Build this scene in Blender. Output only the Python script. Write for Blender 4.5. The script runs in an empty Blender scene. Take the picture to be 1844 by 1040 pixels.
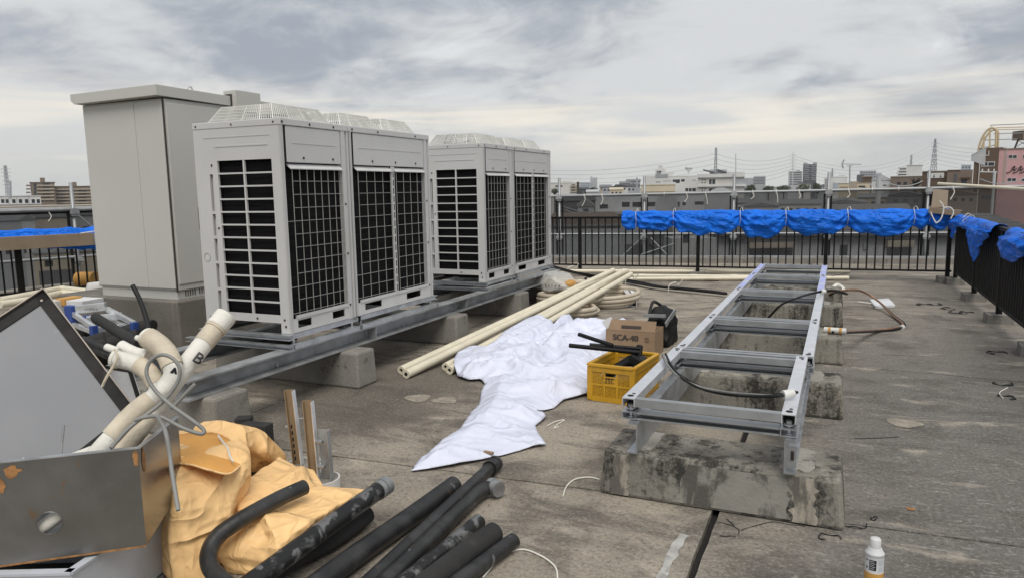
import bpy, bmesh, math, random
from mathutils import Vector, Matrix, noise as mn
random.seed(7)
V = Vector
rad = math.radians
scene = bpy.context.scene
col = scene.collection

# ------------------------------------------------------------------ camera
CAM_H = 1.65
FPX, CX, CY = 1313.36, 922.0, 520.0
yaw, pitch, roll = rad(24.25), rad(7.698), rad(-0.986)
fw = V((-math.sin(yaw) * math.cos(pitch), math.cos(yaw) * math.cos(pitch), -math.sin(pitch)))
r0 = V((math.cos(yaw), math.sin(yaw), 0))
u0 = r0.cross(fw)
rt = r0 * math.cos(roll) + u0 * math.sin(roll)
up = -r0 * math.sin(roll) + u0 * math.cos(roll)
cam = bpy.data.cameras.new("camera")
cam.sensor_width = 36
cam.lens = 36 * FPX / 1844
cam.clip_start = 0.05
cam.clip_end = 20000
camo = bpy.data.objects.new("camera", cam)
col.objects.link(camo)
m3 = Matrix((rt, up, -fw)).transposed()
camo.matrix_world = Matrix.Translation((0, 0, CAM_H)) @ m3.to_4x4()
scene.camera = camo
EYE = V((0, 0, CAM_H))

# ------------------------------------------------------------------ sky and sun
SUN_TO = V((0.26, -0.46, 0.85)).normalized()
sun = bpy.data.lights.new("sun", 'SUN')
sun.energy = 2.0
sun.angle = rad(40)
sun.color = (1.0, 0.95, 0.88)
suno = bpy.data.objects.new("sun", sun)
col.objects.link(suno)
suno.rotation_euler = (-SUN_TO).to_track_quat('-Z', 'Y').to_euler()

w = bpy.data.worlds.new("World")
scene.world = w
w.use_nodes = True
nt = w.node_tree
nt.nodes.clear()


class NG:
    """small node helper"""
    def __init__(s, tree):
        s.t = tree
    def n(s, typ, **kw):
        x = s.t.nodes.new(typ)
        for k, v in kw.items():
            setattr(x, k, v)
        return x
    def put(s, sock, val):
        if isinstance(val, bpy.types.NodeSocket):
            s.t.links.new(val, sock)
        elif val is not None:
            if hasattr(sock.default_value, '__len__') and not hasattr(val, '__len__'):
                val = (val,) * len(sock.default_value)
            if hasattr(val, '__len__') and len(sock.default_value) == 4 and len(val) == 3:
                val = tuple(val) + (1.0,)
            sock.default_value = val
    def math(s, op, a, b=None, clamp=False):
        x = s.n('ShaderNodeMath', operation=op, use_clamp=clamp)
        s.put(x.inputs[0], a)
        if b is not None:
            s.put(x.inputs[1], b)
        return x.outputs[0]
    def vmath(s, op, a, b=None):
        x = s.n('ShaderNodeVectorMath', operation=op)
        s.put(x.inputs[0], a)
        if b is not None:
            s.put(x.inputs[1], b)
        return x.outputs[0]
    def noise(s, vec, scale, detail=4, rough=.55, dist=0.0):
        x = s.n('ShaderNodeTexNoise')
        s.put(x.inputs['Vector'], vec)
        x.inputs['Scale'].default_value = scale
        x.inputs['Detail'].default_value = detail
        x.inputs['Roughness'].default_value = rough
        x.inputs['Distortion'].default_value = dist
        return x.outputs['Fac']
    def step(s, v, lo, hi, a=0.0, b=1.0):
        x = s.n('ShaderNodeMapRange', interpolation_type='SMOOTHSTEP')
        s.put(x.inputs['Value'], v)
        x.inputs['From Min'].default_value = lo
        x.inputs['From Max'].default_value = hi
        x.inputs['To Min'].default_value = a
        x.inputs['To Max'].default_value = b
        return x.outputs[0]
    def mix(s, f, a, b, mode='MIX'):
        x = s.n('ShaderNodeMix', data_type='RGBA', blend_type=mode)
        s.put(x.inputs[0], f)
        s.put(x.inputs[6], a)
        s.put(x.inputs[7], b)
        return x.outputs[2]


g = NG(nt)
tc = g.n('ShaderNodeTexCoord')
d = tc.outputs['Generated']
sep = g.n('ShaderNodeSeparateXYZ')
g.put(sep.inputs[0], d)
dz = g.math('MAXIMUM', sep.outputs['Z'], 0.0)
den = g.math('ADD', dz, 0.26)
comb = g.n('ShaderNodeCombineXYZ')
g.put(comb.inputs[0], g.math('DIVIDE', sep.outputs['X'], den))
g.put(comb.inputs[1], g.math('DIVIDE', sep.outputs['Y'], den))
flat = comb.outputs[0]
warp = g.vmath('ADD', flat, (1.1, 8.3, 2.2))
big = g.noise(warp, 0.85, 5, .5, .3)
fine = g.noise(g.vmath('MULTIPLY', flat, (1.0, 1.25, 1.0)), 2.6, 8, .6, .35)
wisp = g.noise(g.vmath('ADD', flat, (9.0, 2.0, 5.0)), 1.9, 8, .6, .5)
cl = g.math('ADD', g.math('MULTIPLY', big, .62), g.math('MULTIPLY', fine, .38))
base = g.mix(g.step(cl, .42, .56), (.335, .362, .412), (.62, .632, .635))
base = g.mix(g.step(wisp, .54, .76, 0, .7), base, (.80, .815, .82))
# low bank of thinner, warmer cloud towards the horizon
hz = g.step(dz, .0, .14, 1, 0)
base = g.mix(g.math('MULTIPLY', hz, .80), base, (.615, .625, .60))
band = g.noise(g.vmath('MULTIPLY', d, (2.2, 2.2, 26.0)), 1.0, 5, .55, .5)
warmz = g.math('MULTIPLY', g.step(dz, .02, .07), g.step(dz, .09, .16, 1, 0))
base = g.mix(g.math('MULTIPLY', warmz, g.step(band, .42, .64, 0, .85)), base, (.90, .825, .71))
below = g.step(sep.outputs['Z'], -.02, 0.0)
base = g.mix(below, (.3, .3, .3), base)
sky = g.n('ShaderNodeTexSky', sky_type='NISHITA', sun_disc=False)
sky.sun_elevation = math.asin(SUN_TO.z)
sky.sun_rotation = math.atan2(SUN_TO.x, SUN_TO.y)
cloud10 = g.vmath('MULTIPLY', base, (8.5, 8.5, 8.5))
skymix = g.mix(.96, sky.outputs[0], cloud10)
bg = g.n('ShaderNodeBackground')
g.put(bg.inputs[0], skymix)
bg.inputs[1].default_value = 0.1
wo = g.n('ShaderNodeOutputWorld')
g.put(wo.inputs[0], bg.outputs[0])

vs = scene.view_settings
vs.view_transform = 'Standard'
vs.look = 'None'
vs.exposure = 0.42
vs.gamma = 1
vs.use_curve_mapping = False
scene.cycles.max_bounces = 8
scene.cycles.transparent_max_bounces = 16

# ------------------------------------------------------------------ materials
def mat(name, c, rough=.6, metal=0.0, var=.12, vsc=3.0, bump=0.0, bs=60.0, dirt=(), spec=.5, sc=(1, 1, 1), trans=0.0, crease=None):
    """painted / metal / cloth surface: colour with broad variation, optional stains, fine relief"""
    m = bpy.data.materials.new(name)
    m.use_nodes = True
    m.node_tree.nodes.clear()
    g = NG(m.node_tree)
    geo = g.n('ShaderNodeNewGeometry').outputs['Position']
    p = g.vmath('MULTIPLY', geo, sc)
    nz = g.noise(p, vsc, 5, .6)
    lo = tuple(x * (1 - var) for x in c)
    hi = tuple(min(1, x * (1 + var)) for x in c)
    cc = g.mix(g.step(nz, .3, .7), lo, hi)
    rr = g.step(nz, .3, .7, max(.03, rough - .08), min(1, rough + .08))
    for (dc, a, b, s, st, amt) in dirt:
        q = g.vmath('MULTIPLY', geo, st)
        q = g.vmath('ADD', q, (s * .37, s * 1.3, s * .7))
        dn = g.noise(q, s, 7, .62, .3)
        cc = g.mix(g.step(dn, a, b, 0, amt), cc, dc)
    bs_ = g.n('ShaderNodeBsdfPrincipled')
    g.put(bs_.inputs['Base Color'], cc)
    g.put(bs_.inputs['Roughness'], rr)
    bs_.inputs['Metallic'].default_value = metal
    bs_.inputs['Specular IOR Level'].default_value = spec
    if bump:
        bn = g.noise(geo, bs, 5, .6)
        bp = g.n('ShaderNodeBump')
        bp.inputs['Strength'].default_value = bump
        bp.inputs['Distance'].default_value = .01
        g.put(bp.inputs['Height'], bn)
        g.put(bs_.inputs['Normal'], bp.outputs[0])
        if crease:
            # sharp little folds: ridges where stretched noise crosses its middle
            hsum = None
            for (cs, amt, st) in crease:
                q = g.noise(g.vmath('MULTIPLY', geo, st), cs, 2, .4, .5)
                r_ = g.math('POWER', g.math('SUBTRACT', 1.0, g.math('ABSOLUTE', g.math('MULTIPLY', g.math('SUBTRACT', q, .5), 3.2)), True), 3.0)
                r_ = g.math('MULTIPLY', r_, amt)
                hsum = r_ if hsum is None else g.math('ADD', hsum, r_)
            b2 = g.n('ShaderNodeBump')
            b2.inputs['Strength'].default_value = 1.0
            b2.inputs['Distance'].default_value = 1.0
            g.put(b2.inputs['Height'], hsum)
            g.put(b2.inputs['Normal'], bp.outputs[0])
            g.put(bs_.inputs['Normal'], b2.outputs[0])
    out = g.n('ShaderNodeOutputMaterial')
    sh = bs_.outputs[0]
    if trans:
        tb = g.n('ShaderNodeBsdfTranslucent')
        g.put(tb.inputs[0], cc)
        mx = g.n('ShaderNodeMixShader')
        mx.inputs[0].default_value = trans
        g.put(mx.inputs[1], sh)
        g.put(mx.inputs[2], tb.outputs[0])
        sh = mx.outputs[0]
    g.put(out.inputs[0], sh)
    return m


def see_through(name, c, fac, rough=.5, gloss=False):
    """woven net or thin film: part of the light passes straight through"""
    m = bpy.data.materials.new(name)
    m.use_nodes = True
    m.node_tree.nodes.clear()
    g = NG(m.node_tree)
    geo = g.n('ShaderNodeNewGeometry').outputs['Position']
    nz = g.noise(geo, 1.3, 4)
    b = g.n('ShaderNodeBsdfPrincipled')
    g.put(b.inputs['Base Color'], g.mix(nz, tuple(x * .7 for x in c), tuple(min(1, x * 1.3) for x in c)))
    b.inputs['Roughness'].default_value = rough
    b.inputs['Specular IOR Level'].default_value = .5 if gloss else .1
    t = g.n('ShaderNodeBsdfTransparent')
    mx = g.n('ShaderNodeMixShader')
    g.put(mx.inputs[0], g.step(nz, .3, .7, fac - .04, fac + .04))
    g.put(mx.inputs[1], t.outputs[0])
    g.put(mx.inputs[2], b.outputs[0])
    out = g.n('ShaderNodeOutputMaterial')
    g.put(out.inputs[0], mx.outputs[0])
    return m


ONE = (1, 1, 1)
MT = {}
MT['white'] = mat('unit_white', (.515, .515, .508), .42, 0, .05, 1.2, dirt=[((.40, .38, .33), .60, .80, 2.2, (1, 1, .35), .45)])
MT['whiteplain'] = mat('white_plain', (.55, .55, .545), .45, 0, .06, 4)
MT['wire'] = mat('wire_coat', (.33, .33, .31), .4, 0, .08, 8)
MT['coil'] = mat('coil_black', (.009, .009, .0095), .9, 0, .6, 3, sc=(1, 1, 40), spec=.08, dirt=[((.03, .027, .024), .62, .75, 9, (1, 1, 1), .35)])
MT['dark'] = mat('shade_black', (.006, .006, .006), .9)  # flat black that paints in the shade inside holes, slots and hollows
MT['screw'] = mat('screw_dark', (.06, .05, .045), .4, .6)
MT['cabinet'] = mat('cabinet_beige', (.485, .482, .452), .5, 0, .03, .7, dirt=[((.36, .34, .29), .62, .85, 1.2, (1, 1, .25), .35)])
MT['seam'] = mat('seam_dark', (.045, .04, .036), .8)
MT['galv'] = mat('galvanised', (.52, .54, .56), .42, .85, .14, 7, dirt=[((.30, .30, .30), .52, .72, 5, (1, 1, 1), .6), ((.24, .20, .15), .66, .80, 3, (1, 1, .5), .5)])
MT['galvdull'] = mat('galvanised_old', (.36, .37, .375), .6, .65, .18, 6, dirt=[((.20, .195, .19), .48, .70, 3, (1, 1, 2), .7), ((.22, .16, .10), .64, .80, 4, (1, 1, .6), .6)])
MT['galvnew'] = mat('galvanised_new', (.71, .73, .76), .36, .6, .07, 9, dirt=[((.42, .43, .44), .60, .78, 6, (1, 1, 1), .4)])
MT['galvpaint'] = mat('strut_grey_front', (.36, .375, .385), .45, .6, .1, 8)
MT['steel'] = mat('stainless', (.23, .23, .225), .38, .85, .12, 3, bump=.05, bs=200,
                  dirt=[((.17, .17, .165), .5, .68, 4, ONE, .5), ((.33, .17, .05), .61, .68, 4.2, ONE, .8), ((.45, .45, .43), .70, .80, 6, (1, 1, .3), .5)])
MT['rust'] = mat('rust_edge', (.30, .15, .055), .85, 0, .35, 30, bump=.3)
MT['panelgrey'] = mat('panel_grey', (.165, .172, .185), .5, .1, .07, 1.6, dirt=[((.33, .34, .35), .66, .76, 9, ONE, .35), ((.14, .13, .12), .70, .78, 12, ONE, .5)])
MT['panellight'] = mat('panel_light', (.50, .535, .585), .45, .15, .08, 2.5, dirt=[((.22, .23, .25), .56, .68, 6, (1, 1, .5), .55)])
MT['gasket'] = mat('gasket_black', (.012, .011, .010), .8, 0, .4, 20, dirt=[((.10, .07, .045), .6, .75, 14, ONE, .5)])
MT['lip'] = mat('panel_lip', (.22, .19, .165), .5, .4, .3, 12)
MT['black'] = mat('fence_black', (.007, .0068, .0068), .55, .0, .2, 6, spec=.2)
MT['blackplastic'] = mat('black_plastic', (.008, .008, .0085), .55, 0, .3, 10, spec=.25)
MT['rubber'] = mat('cable_black', (.012, .012, .0125), .6, 0, .25, 12, spec=.3)
MT['greycable'] = mat('cable_grey', (.20, .20, .19), .5, 0, .15, 10)
MT['copper'] = mat('copper_tube', (.26, .15, .09), .5, .4, .35, 14)
MT['foam'] = mat('foam_dark', (.022, .0215, .0215), .9, 0, .35, 6, bump=.3, bs=80, dirt=[((.07, .065, .06), .58, .76, 9, ONE, .5)])
MT['oldpipe'] = mat('peeling_pipe', (.020, .020, .020), .42, .1, .3, 8, bump=.25, bs=40,
                    dirt=[((.17, .17, .17), .64, .68, 13, (1, 1, 1), .75), ((.10, .06, .035), .62, .70, 7, ONE, .7), ((.05, .05, .05), .48, .62, 5, ONE, .6)])
MT['greypipe'] = mat('grey_peeling_pipe', (.19, .19, .19), .4, .5, .15, 8, bump=.2, bs=40, dirt=[((.020, .020, .020), .44, .52, 8, ONE, .95)])
MT['tube'] = mat('tube_cream', (.66, .61, .48), .5, 0, .06, 5, dirt=[((.45, .40, .31), .62, .8, 6, ONE, .4)])
MT['hose'] = mat('hose_beige', (.47, .415, .325), .6, 0, .1, 6, bump=.15, bs=90, dirt=[((.30, .26, .20), .56, .76, 5, ONE, .5)])
MT['wrap'] = mat('wrap_white', (.66, .645, .59), .7, 0, .07, 9, bump=.35, bs=70, dirt=[((.42, .37, .28), .56, .74, 5, ONE, .6)])
MT['tape'] = mat('wrap_tape_tan', (.52, .46, .36), .75, 0, .14, 12, bump=.4, bs=60, dirt=[((.28, .21, .13), .56, .74, 9, ONE, .6)])
MT['ink'] = mat('marker_ink', (.012, .012, .014), .6)
MT['sheet'] = mat('sheet_white', (.70, .73, .86), .55, 0, .03, 2, dirt=[((.50, .48, .45), .64, .80, 4, ONE, .35)], trans=.10, bump=.1, bs=60, crease=[(2.2, .014, (1, 1.6, 1)), (4.5, .0045, (1.5, 1, 1))])
MT['tarp'] = mat('tarp_blue', (.004, .135, .66), .5, 0, .14, 4, bump=.3, bs=40, spec=.22, dirt=[((.03, .21, .72), .58, .72, 6, (1, 1, 2), .6)], crease=[(4.5, .014, (1, 1, 2.2)), (10, .005, (1, 1, 1.6))])
MT['string'] = mat('string_white', (.68, .66, .60), .8)
MT['bag'] = mat('bag_orange', (.90, .585, .27), .62, 0, .07, 3, bump=.3, bs=45, dirt=[((.66, .38, .14), .60, .80, 4, ONE, .35)], trans=.06, crease=[(3.2, .017, (1, 1, 1.8)), (6.5, .006, (1.6, 1, 1))])
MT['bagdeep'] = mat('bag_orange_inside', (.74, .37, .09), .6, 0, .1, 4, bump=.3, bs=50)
MT['crate'] = mat('crate_yellow', (.52, .285, .016), .42, 0, .10, 6, dirt=[((.30, .17, .03), .58, .76, 6, ONE, .5)])
MT['card'] = mat('cardboard', (.27, .185, .115), .85, 0, .10, 7, bump=.1, bs=120)
MT['carddark'] = mat('cardboard_print', (.05, .04, .035), .85)
MT['brown'] = mat('hardboard_brown', (.215, .165, .115), .6, 0, .10, 3, dirt=[((.13, .10, .07), .56, .76, 4, (1, 1, 3), .4)])
MT['brownedge'] = mat('hardboard_edge', (.42, .35, .25), .7)
MT['alu'] = mat('ladder_aluminium', (.66, .68, .70), .35, .75, .08, 8)
MT['bluecap'] = mat('cap_blue', (.025, .06, .24), .5)
MT['boxwhite'] = mat('box_white', (.60, .61, .62), .6)
MT['boxorange'] = mat('box_orange', (.52, .28, .07), .6)
MT['strut_reflect'] = mat('strut_tan_reflection', (.29, .215, .135), .5, .25, .14, 10, sc=(1, 1, .3))  # galvanised strut with its brownish reflection put into the colour
MT['pvc'] = mat('pvc_white', (.62, .62, .60), .45)
MT['net'] = see_through('scaffold_net', (.06, .06, .06), .44)
MT['film'] = see_through('clear_film', (.62, .62, .60), .62, .25, True)
MT['scaf'] = mat('scaffold_tube', (.31, .32, .33), .55, .7, .14, 6, dirt=[((.25, .25, .25), .58, .74, 8, ONE, .6)])
MT['glass'] = mat('window_glass', (.035, .04, .048), .15, 0, .3, .4)
MT['glasslight'] = mat('window_glass_pale', (.13, .145, .16), .2, 0, .3, .4)
MT['sealant'] = mat('joint_sealant', (.012, .011, .010), .9, 0, .4, 9)
MT['crackm'] = mat('crack_dark', (.022, .020, .018), .95)
MT['plantdirt'] = mat('moss_dark', (.03, .03, .022), .95, bump=.5)


def concrete(name, c1, c2, mold, lo, hi, streak=.5, ms=2.6, pale=0.25):
    m = bpy.data.materials.new(name)
    m.use_nodes = True
    m.node_tree.nodes.clear()
    g = NG(m.node_tree)
    geo = g.n('ShaderNodeNewGeometry').outputs['Position']
    a = g.noise(geo, 2.2, 6, .6)
    cc = g.mix(g.step(a, .32, .68), c1, c2)
    sp = g.noise(geo, 90, 3, .7)
    cc = g.mix(g.step(sp, .25, .75, 0, .45), cc, tuple(x * .55 for x in c1))
    st = g.noise(g.vmath('MULTIPLY', geo, (7, 7, .9)), 1.0, 6, .62, .2)
    cc = g.mix(g.step(st, .55, .75, 0, pale), cc, (.42, .37, .29))
    mo = g.math('ADD', g.math('MULTIPLY', g.noise(geo, ms, 8, .68, .3), 1 - streak * .5),
                g.math('MULTIPLY', g.noise(g.vmath('MULTIPLY', geo, (9, 9, 1.1)), 1.0, 6, .65), streak * .5))
    spm = g.noise(geo, 38, 5, .75)
    mo = g.math('ADD', mo, g.math('MULTIPLY', g.math('SUBTRACT', spm, .5), .34))
    cc = g.mix(g.step(mo, lo, hi, 0, .92), cc, mold)
    b = g.n('ShaderNodeBsdfPrincipled')
    g.put(b.inputs['Base Color'], cc)
    b.inputs['Roughness'].default_value = .92
    b.inputs['Specular IOR Level'].default_value = .2
    bp = g.n('ShaderNodeBump')
    bp.inputs['Strength'].default_value = .5
    bp.inputs['Distance'].default_value = .012
    g.put(bp.inputs['Height'], g.math('ADD', g.noise(geo, 45, 6, .7), g.math('MULTIPLY', g.noise(geo, 6, 4), .6)))
    g.put(b.inputs['Normal'], bp.outputs[0])
    out = g.n('ShaderNodeOutputMaterial')
    g.put(out.inputs[0], b.outputs[0])
    return m


MT['block'] = concrete('block_concrete', (.20, .19, .17), (.28, .265, .24), (.07, .065, .058), .56, .70, .4)
MT['blockmold'] = concrete('block_concrete_mouldy', (.20, .19, .165), (.30, .28, .24), (.024, .023, .021), .455, .60, 1.0, 2.0, .7)
MT['plinth'] = concrete('plinth_concrete', (.145, .135, .12), (.20, .185, .165), (.06, .055, .05), .54, .72, .6)
MT['blockcap'] = concrete('block_mortar', (.30, .285, .255), (.38, .36, .32), (.10, .095, .085), .55, .68, .2, 5)


def floor_mat():
    m = bpy.data.materials.new('roof_concrete')
    m.use_nodes = True
    m.node_tree.nodes.clear()
    g = NG(m.node_tree)
    geo = g.n('ShaderNodeNewGeometry').outputs['Position']
    sp = g.n('ShaderNodeSeparateXYZ')
    g.put(sp.inputs[0], geo)
    a = g.noise(geo, .55, 6, .6, .4)
    b = g.noise(g.vmath('ADD', geo, (7, 3, 0)), 1.7, 7, .65, .5)
    cc = g.mix(g.step(a, .32, .68), (.262, .230, .188), (.365, .322, .262))
    # right-hand slabs are washed out to grey
    gx = g.math('ADD', sp.outputs['X'], g.math('MULTIPLY', g.math('SUBTRACT', a, .5), 2.4))
    gy = g.math('MULTIPLY', g.step(sp.outputs['Y'], 6, 11, 1, .45), g.step(gx, -.9, .4))
    cc = g.mix(g.math('MULTIPLY', gy, .88), cc, (.136, .131, .123))
    # damp and soot stains
    cc = g.mix(g.step(b, .48, .66, 0, .66), cc, (.092, .081, .069))
    s2 = g.noise(g.vmath('MULTIPLY', geo, (1.0, 3.6, 1.0)), 1.1, 7, .62, .6)
    cc = g.mix(g.step(s2, .50, .66, 0, .62), cc, (.084, .076, .067))
    s4 = g.noise(g.vmath('MULTIPLY', g.vmath('ADD', geo, (5, 1, 0)), (.8, 1.0, 1.0)), 5.5, 6, .7, .8)
    cc = g.mix(g.step(s4, .53, .66, 0, .45), cc, (.09, .081, .07))
    s3 = g.noise(g.vmath('MULTIPLY', g.vmath('ADD', geo, (2, 9, 0)), (1.0, 2.2, 1.0)), 1.9, 6, .6, .3)
    cc = g.mix(g.step(s3, .55, .70, 0, .6), cc, (.46, .41, .335))
    # long darker patch beside the unit beams, its edge broken by noise
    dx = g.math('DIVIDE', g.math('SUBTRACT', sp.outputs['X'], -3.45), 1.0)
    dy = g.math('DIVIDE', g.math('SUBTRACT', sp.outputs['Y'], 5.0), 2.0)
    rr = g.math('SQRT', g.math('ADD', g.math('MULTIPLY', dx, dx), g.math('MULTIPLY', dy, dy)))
    beam_patch = g.step(g.math('ADD', rr, g.math('MULTIPLY', g.math('SUBTRACT', s2, .5), 2.4)), .55, 1.0, .72, 0)
    cc = g.mix(beam_patch, cc, (.085, .075, .064))
    # aggregate and scratches
    ag = g.noise(geo, 48, 4, .85)
    cc = g.mix(g.step(ag, .34, .50, .70, 0), cc, (.070, .063, .054))
    cc = g.mix(g.step(ag, .54, .67, 0, .46), cc, (.52, .48, .42))
    sc = g.noise(g.vmath('MULTIPLY', geo, (5.0, 17.0, 1.0)), 2.1, 4, .7, 1.2)
    cc = g.mix(g.math('MULTIPLY', g.step(sc, .57, .66), g.math('ADD', g.math('MULTIPLY', gy, .32), .04)), cc, (.44, .43, .40))
    bs = g.n('ShaderNodeBsdfPrincipled')
    g.put(bs.inputs['Base Color'], cc)
    g.put(bs.inputs['Roughness'], g.step(b, .3, .7, .95, .78))
    bs.inputs['Specular IOR Level'].default_value = .25
    bp = g.n('ShaderNodeBump')
    bp.inputs['Strength'].default_value = .55
    bp.inputs['Distance'].default_value = .012
    g.put(bp.inputs['Height'], g.math('ADD', g.math('MULTIPLY', ag, 1.4), g.math('MULTIPLY', b, .8)))
    g.put(bs.inputs['Normal'], bp.outputs[0])
    out = g.n('ShaderNodeOutputMaterial')
    g.put(out.inputs[0], bs.outputs[0])
    return m


MT['floor'] = floor_mat()
MT['patch'] = mat('floor_patch_pale', (.27, .24, .195), .95, 0, .25, 14, bump=.4, bs=60, dirt=[((.14, .12, .10), .50, .68, 18, ONE, .6)])
MT['mortar'] = mat('mortar_smear', (.38, .375, .355), .9, 0, .2, 14, bump=.4, bs=60, dirt=[((.20, .185, .16), .50, .66, 16, ONE, .6)])
MT['cityground'] = mat('city_ground', (.13, .13, .125), .95, 0, .3, .02)
MT['bodywall'] = mat('building_body', (.30, .29, .27), .9)

MT['bluefilm'] = mat('protective_film_lilac', (.42, .46, .78), .4, .2, .12, 12)

MT['limerun'] = mat('lime_run', (.30, .272, .225), .95, 0, .2, 9, bump=.3, bs=70, sc=(4, 4, .5), dirt=[((.075, .07, .062), .48, .62, 13, (1, 1, .3), .85)])

MT['steelside'] = mat('stainless_mirror', (.30, .30, .292), .24, .9, .08, 3, bump=.04, bs=12, dirt=[((.30, .17, .06), .60, .72, 5, (2, 2, .5), .5)])
MT['oldrender'] = mat('old_render_skin', (.235, .225, .198), .95, 0, .12, 6, bump=.4, bs=50, dirt=[((.06, .056, .05), .49, .60, 7, (1, 1, .5), .85), ((.33, .30, .25), .60, .75, 9, (1, 1, .4), .6)])

MT['wiretop'] = mat('wire_top_coat', (.62, .62, .585), .4, 0, .08, 8)
# ------------------------------------------------------------------ geometry helpers
def ray(px, py):
    return fw * FPX + rt * (px - CX) - up * (py - CY)
def at(px, py, dep):
    """point seen at a photo position, dep metres ahead of the camera"""
    return EYE + ray(px, py) * (dep / FPX)
def gp(px, py, z=0.0):
    d = ray(px, py)
    return EYE + d * ((z - CAM_H) / d.z)
def onx(px, py, X):
    d = ray(px, py)
    return EYE + d * (X / d.x)
def ony(px, py, Y):
    d = ray(px, py)
    return EYE + d * (Y / d.y)
def frame(a, b, upv=V((0, 0, 1))):
    y = (b - a).normalized()
    if abs(y.dot(upv)) > .999:
        upv = V((1, 0, 0))
    x = y.cross(upv).normalized()
    z = x.cross(y)
    return x, y, z


class M:
    def __init__(s):
        s.v, s.f = [], []
    def add(s, vv, ff):
        o = len(s.v)
        s.v += [V(p) for p in vv]
        s.f += [tuple(i + o for i in q) for q in ff]
        return s
    def box(s, c, d, R=None):
        c = V(c)
        h = V(d) / 2
        vv = []
        for z in (-1, 1):
            for (x, y) in ((-1, -1), (1, -1), (1, 1), (-1, 1)):
                p = V((x * h.x, y * h.y, z * h.z))
                vv.append(c + (R @ p if R else p))
        return s.add(vv, [(3, 2, 1, 0), (4, 5, 6, 7), (0, 1, 5, 4), (1, 2, 6, 5), (2, 3, 7, 6), (3, 0, 4, 7)])
    def bx(s, x0, x1, y0, y1, z0, z1):
        return s.box(((x0 + x1) / 2, (y0 + y1) / 2, (z0 + z1) / 2), (x1 - x0, y1 - y0, z1 - z0))
    def bar(s, a, b, wd, ht, upv=V((0, 0, 1))):
        a, b = V(a), V(b)
        x, y, z = frame(a, b, upv)
        R = Matrix((x, y, z)).transposed()
        return s.box((a + b) / 2, (wd, (b - a).length, ht), R)
    def sweep(s, prof, a, b, upv=V((0, 0, 1))):
        """closed 2-D profile (across, up) pushed from a to b"""
        a, b = V(a), V(b)
        x, y, z = frame(a, b, upv)
        n = len(prof)
        vv = [a + x * p[0] + z * p[1] for p in prof] + [b + x * p[0] + z * p[1] for p in prof]
        ff = [((i + 1) % n, i, i + n, (i + 1) % n + n) for i in range(n)]
        ff += [tuple(range(n)), tuple(range(2 * n - 1, n - 1, -1))]
        return s.add(vv, ff)
    def tube(s, pts, r, n=10, closed=False, cap=True):
        pts = [V(p) for p in pts]
        k = len(pts)
        rr = r if hasattr(r, '__len__') else [r] * k
        vv, ff = [], []
        prev = None
        for i, p in enumerate(pts):
            if closed:
                t = (pts[(i + 1) % k] - pts[i - 1]).normalized()
            else:
                t = (pts[min(i + 1, k - 1)] - pts[max(i - 1, 0)]).normalized()
            if prev is None:
                q = V((0, 0, 1)) if abs(t.z) < .9 else V((1, 0, 0))
                x = t.cross(q).normalized()
            else:
                x = (prev - t * prev.dot(t)).normalized()
            prev = x
            y = t.cross(x)
            for j in range(n):
                a = 2 * math.pi * j / n
                vv.append(p + (x * math.cos(a) + y * math.sin(a)) * rr[i])
        m = k if closed else k - 1
        for i in range(m):
            for j in range(n):
                a, b = i * n + j, i * n + (j + 1) % n
                c, d_ = ((i + 1) % k) * n + (j + 1) % n, ((i + 1) % k) * n + j
                ff.append((a, b, c, d_))
        if cap and not closed:
            ff.append(tuple(range(n - 1, -1, -1)))
            ff.append(tuple((k - 1) * n + j for j in range(n)))
        return s.add(vv, ff)
    def pipe(s, a, b, r, ri, n=16):
        """straight tube with a real bore"""
        a, b = V(a), V(b)
        x, y, z = frame(a, b)
        vv = []
        for (p, q) in ((a, r), (b, r), (b, ri), (a, ri)):
            for j in range(n):
                t = 2 * math.pi * j / n
                vv.append(p + (x * math.cos(t) + z * math.sin(t)) * q)
        ff = []
        for k in range(4):
            for j in range(n):
                ff.append((k * n + j, k * n + (j + 1) % n, ((k + 1) % 4) * n + (j + 1) % n, ((k + 1) % 4) * n + j))
        return s.add(vv, ff)
    def lathe(s, prof, o=(0, 0, 0), n=24, ax=V((0, 0, 1))):
        o = V(o)
        x, y, z = frame(o, o + ax)
        vv, ff = [], []
        for (r, h) in prof:
            for j in range(n):
                t = 2 * math.pi * j / n
                vv.append(o + y * h + (x * math.cos(t) + z * math.sin(t)) * r)
        for i in range(len(prof) - 1):
            for j in range(n):
                ff.append((i * n + j, i * n + (j + 1) % n, (i + 1) * n + (j + 1) % n, (i + 1) * n + j))
        ff.append(tuple(range(n - 1, -1, -1)))
        ff.append(tuple((len(prof) - 1) * n + j for j in range(n)))
        return s.add(vv, ff)
    def extr(s, poly, vec):
        vec = V(vec)
        n = len(poly)
        vv = [V(p) for p in poly] + [V(p) + vec for p in poly]
        ff = [tuple(range(n - 1, -1, -1)), tuple(range(n, 2 * n))]
        ff += [(i, (i + 1) % n, (i + 1) % n + n, i + n) for i in range(n)]
        return s.add(vv, ff)
    def mesh(s, name, m):
        me = bpy.data.meshes.new(name)
        me.from_pydata([tuple(p) for p in s.v], [], s.f)
        me.materials.append(MT[m] if isinstance(m, str) else m)
        bm = bmesh.new()
        bm.from_mesh(me)
        bmesh.ops.recalc_face_normals(bm, faces=bm.faces)
        bm.to_mesh(me)
        bm.free()
        return me
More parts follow.
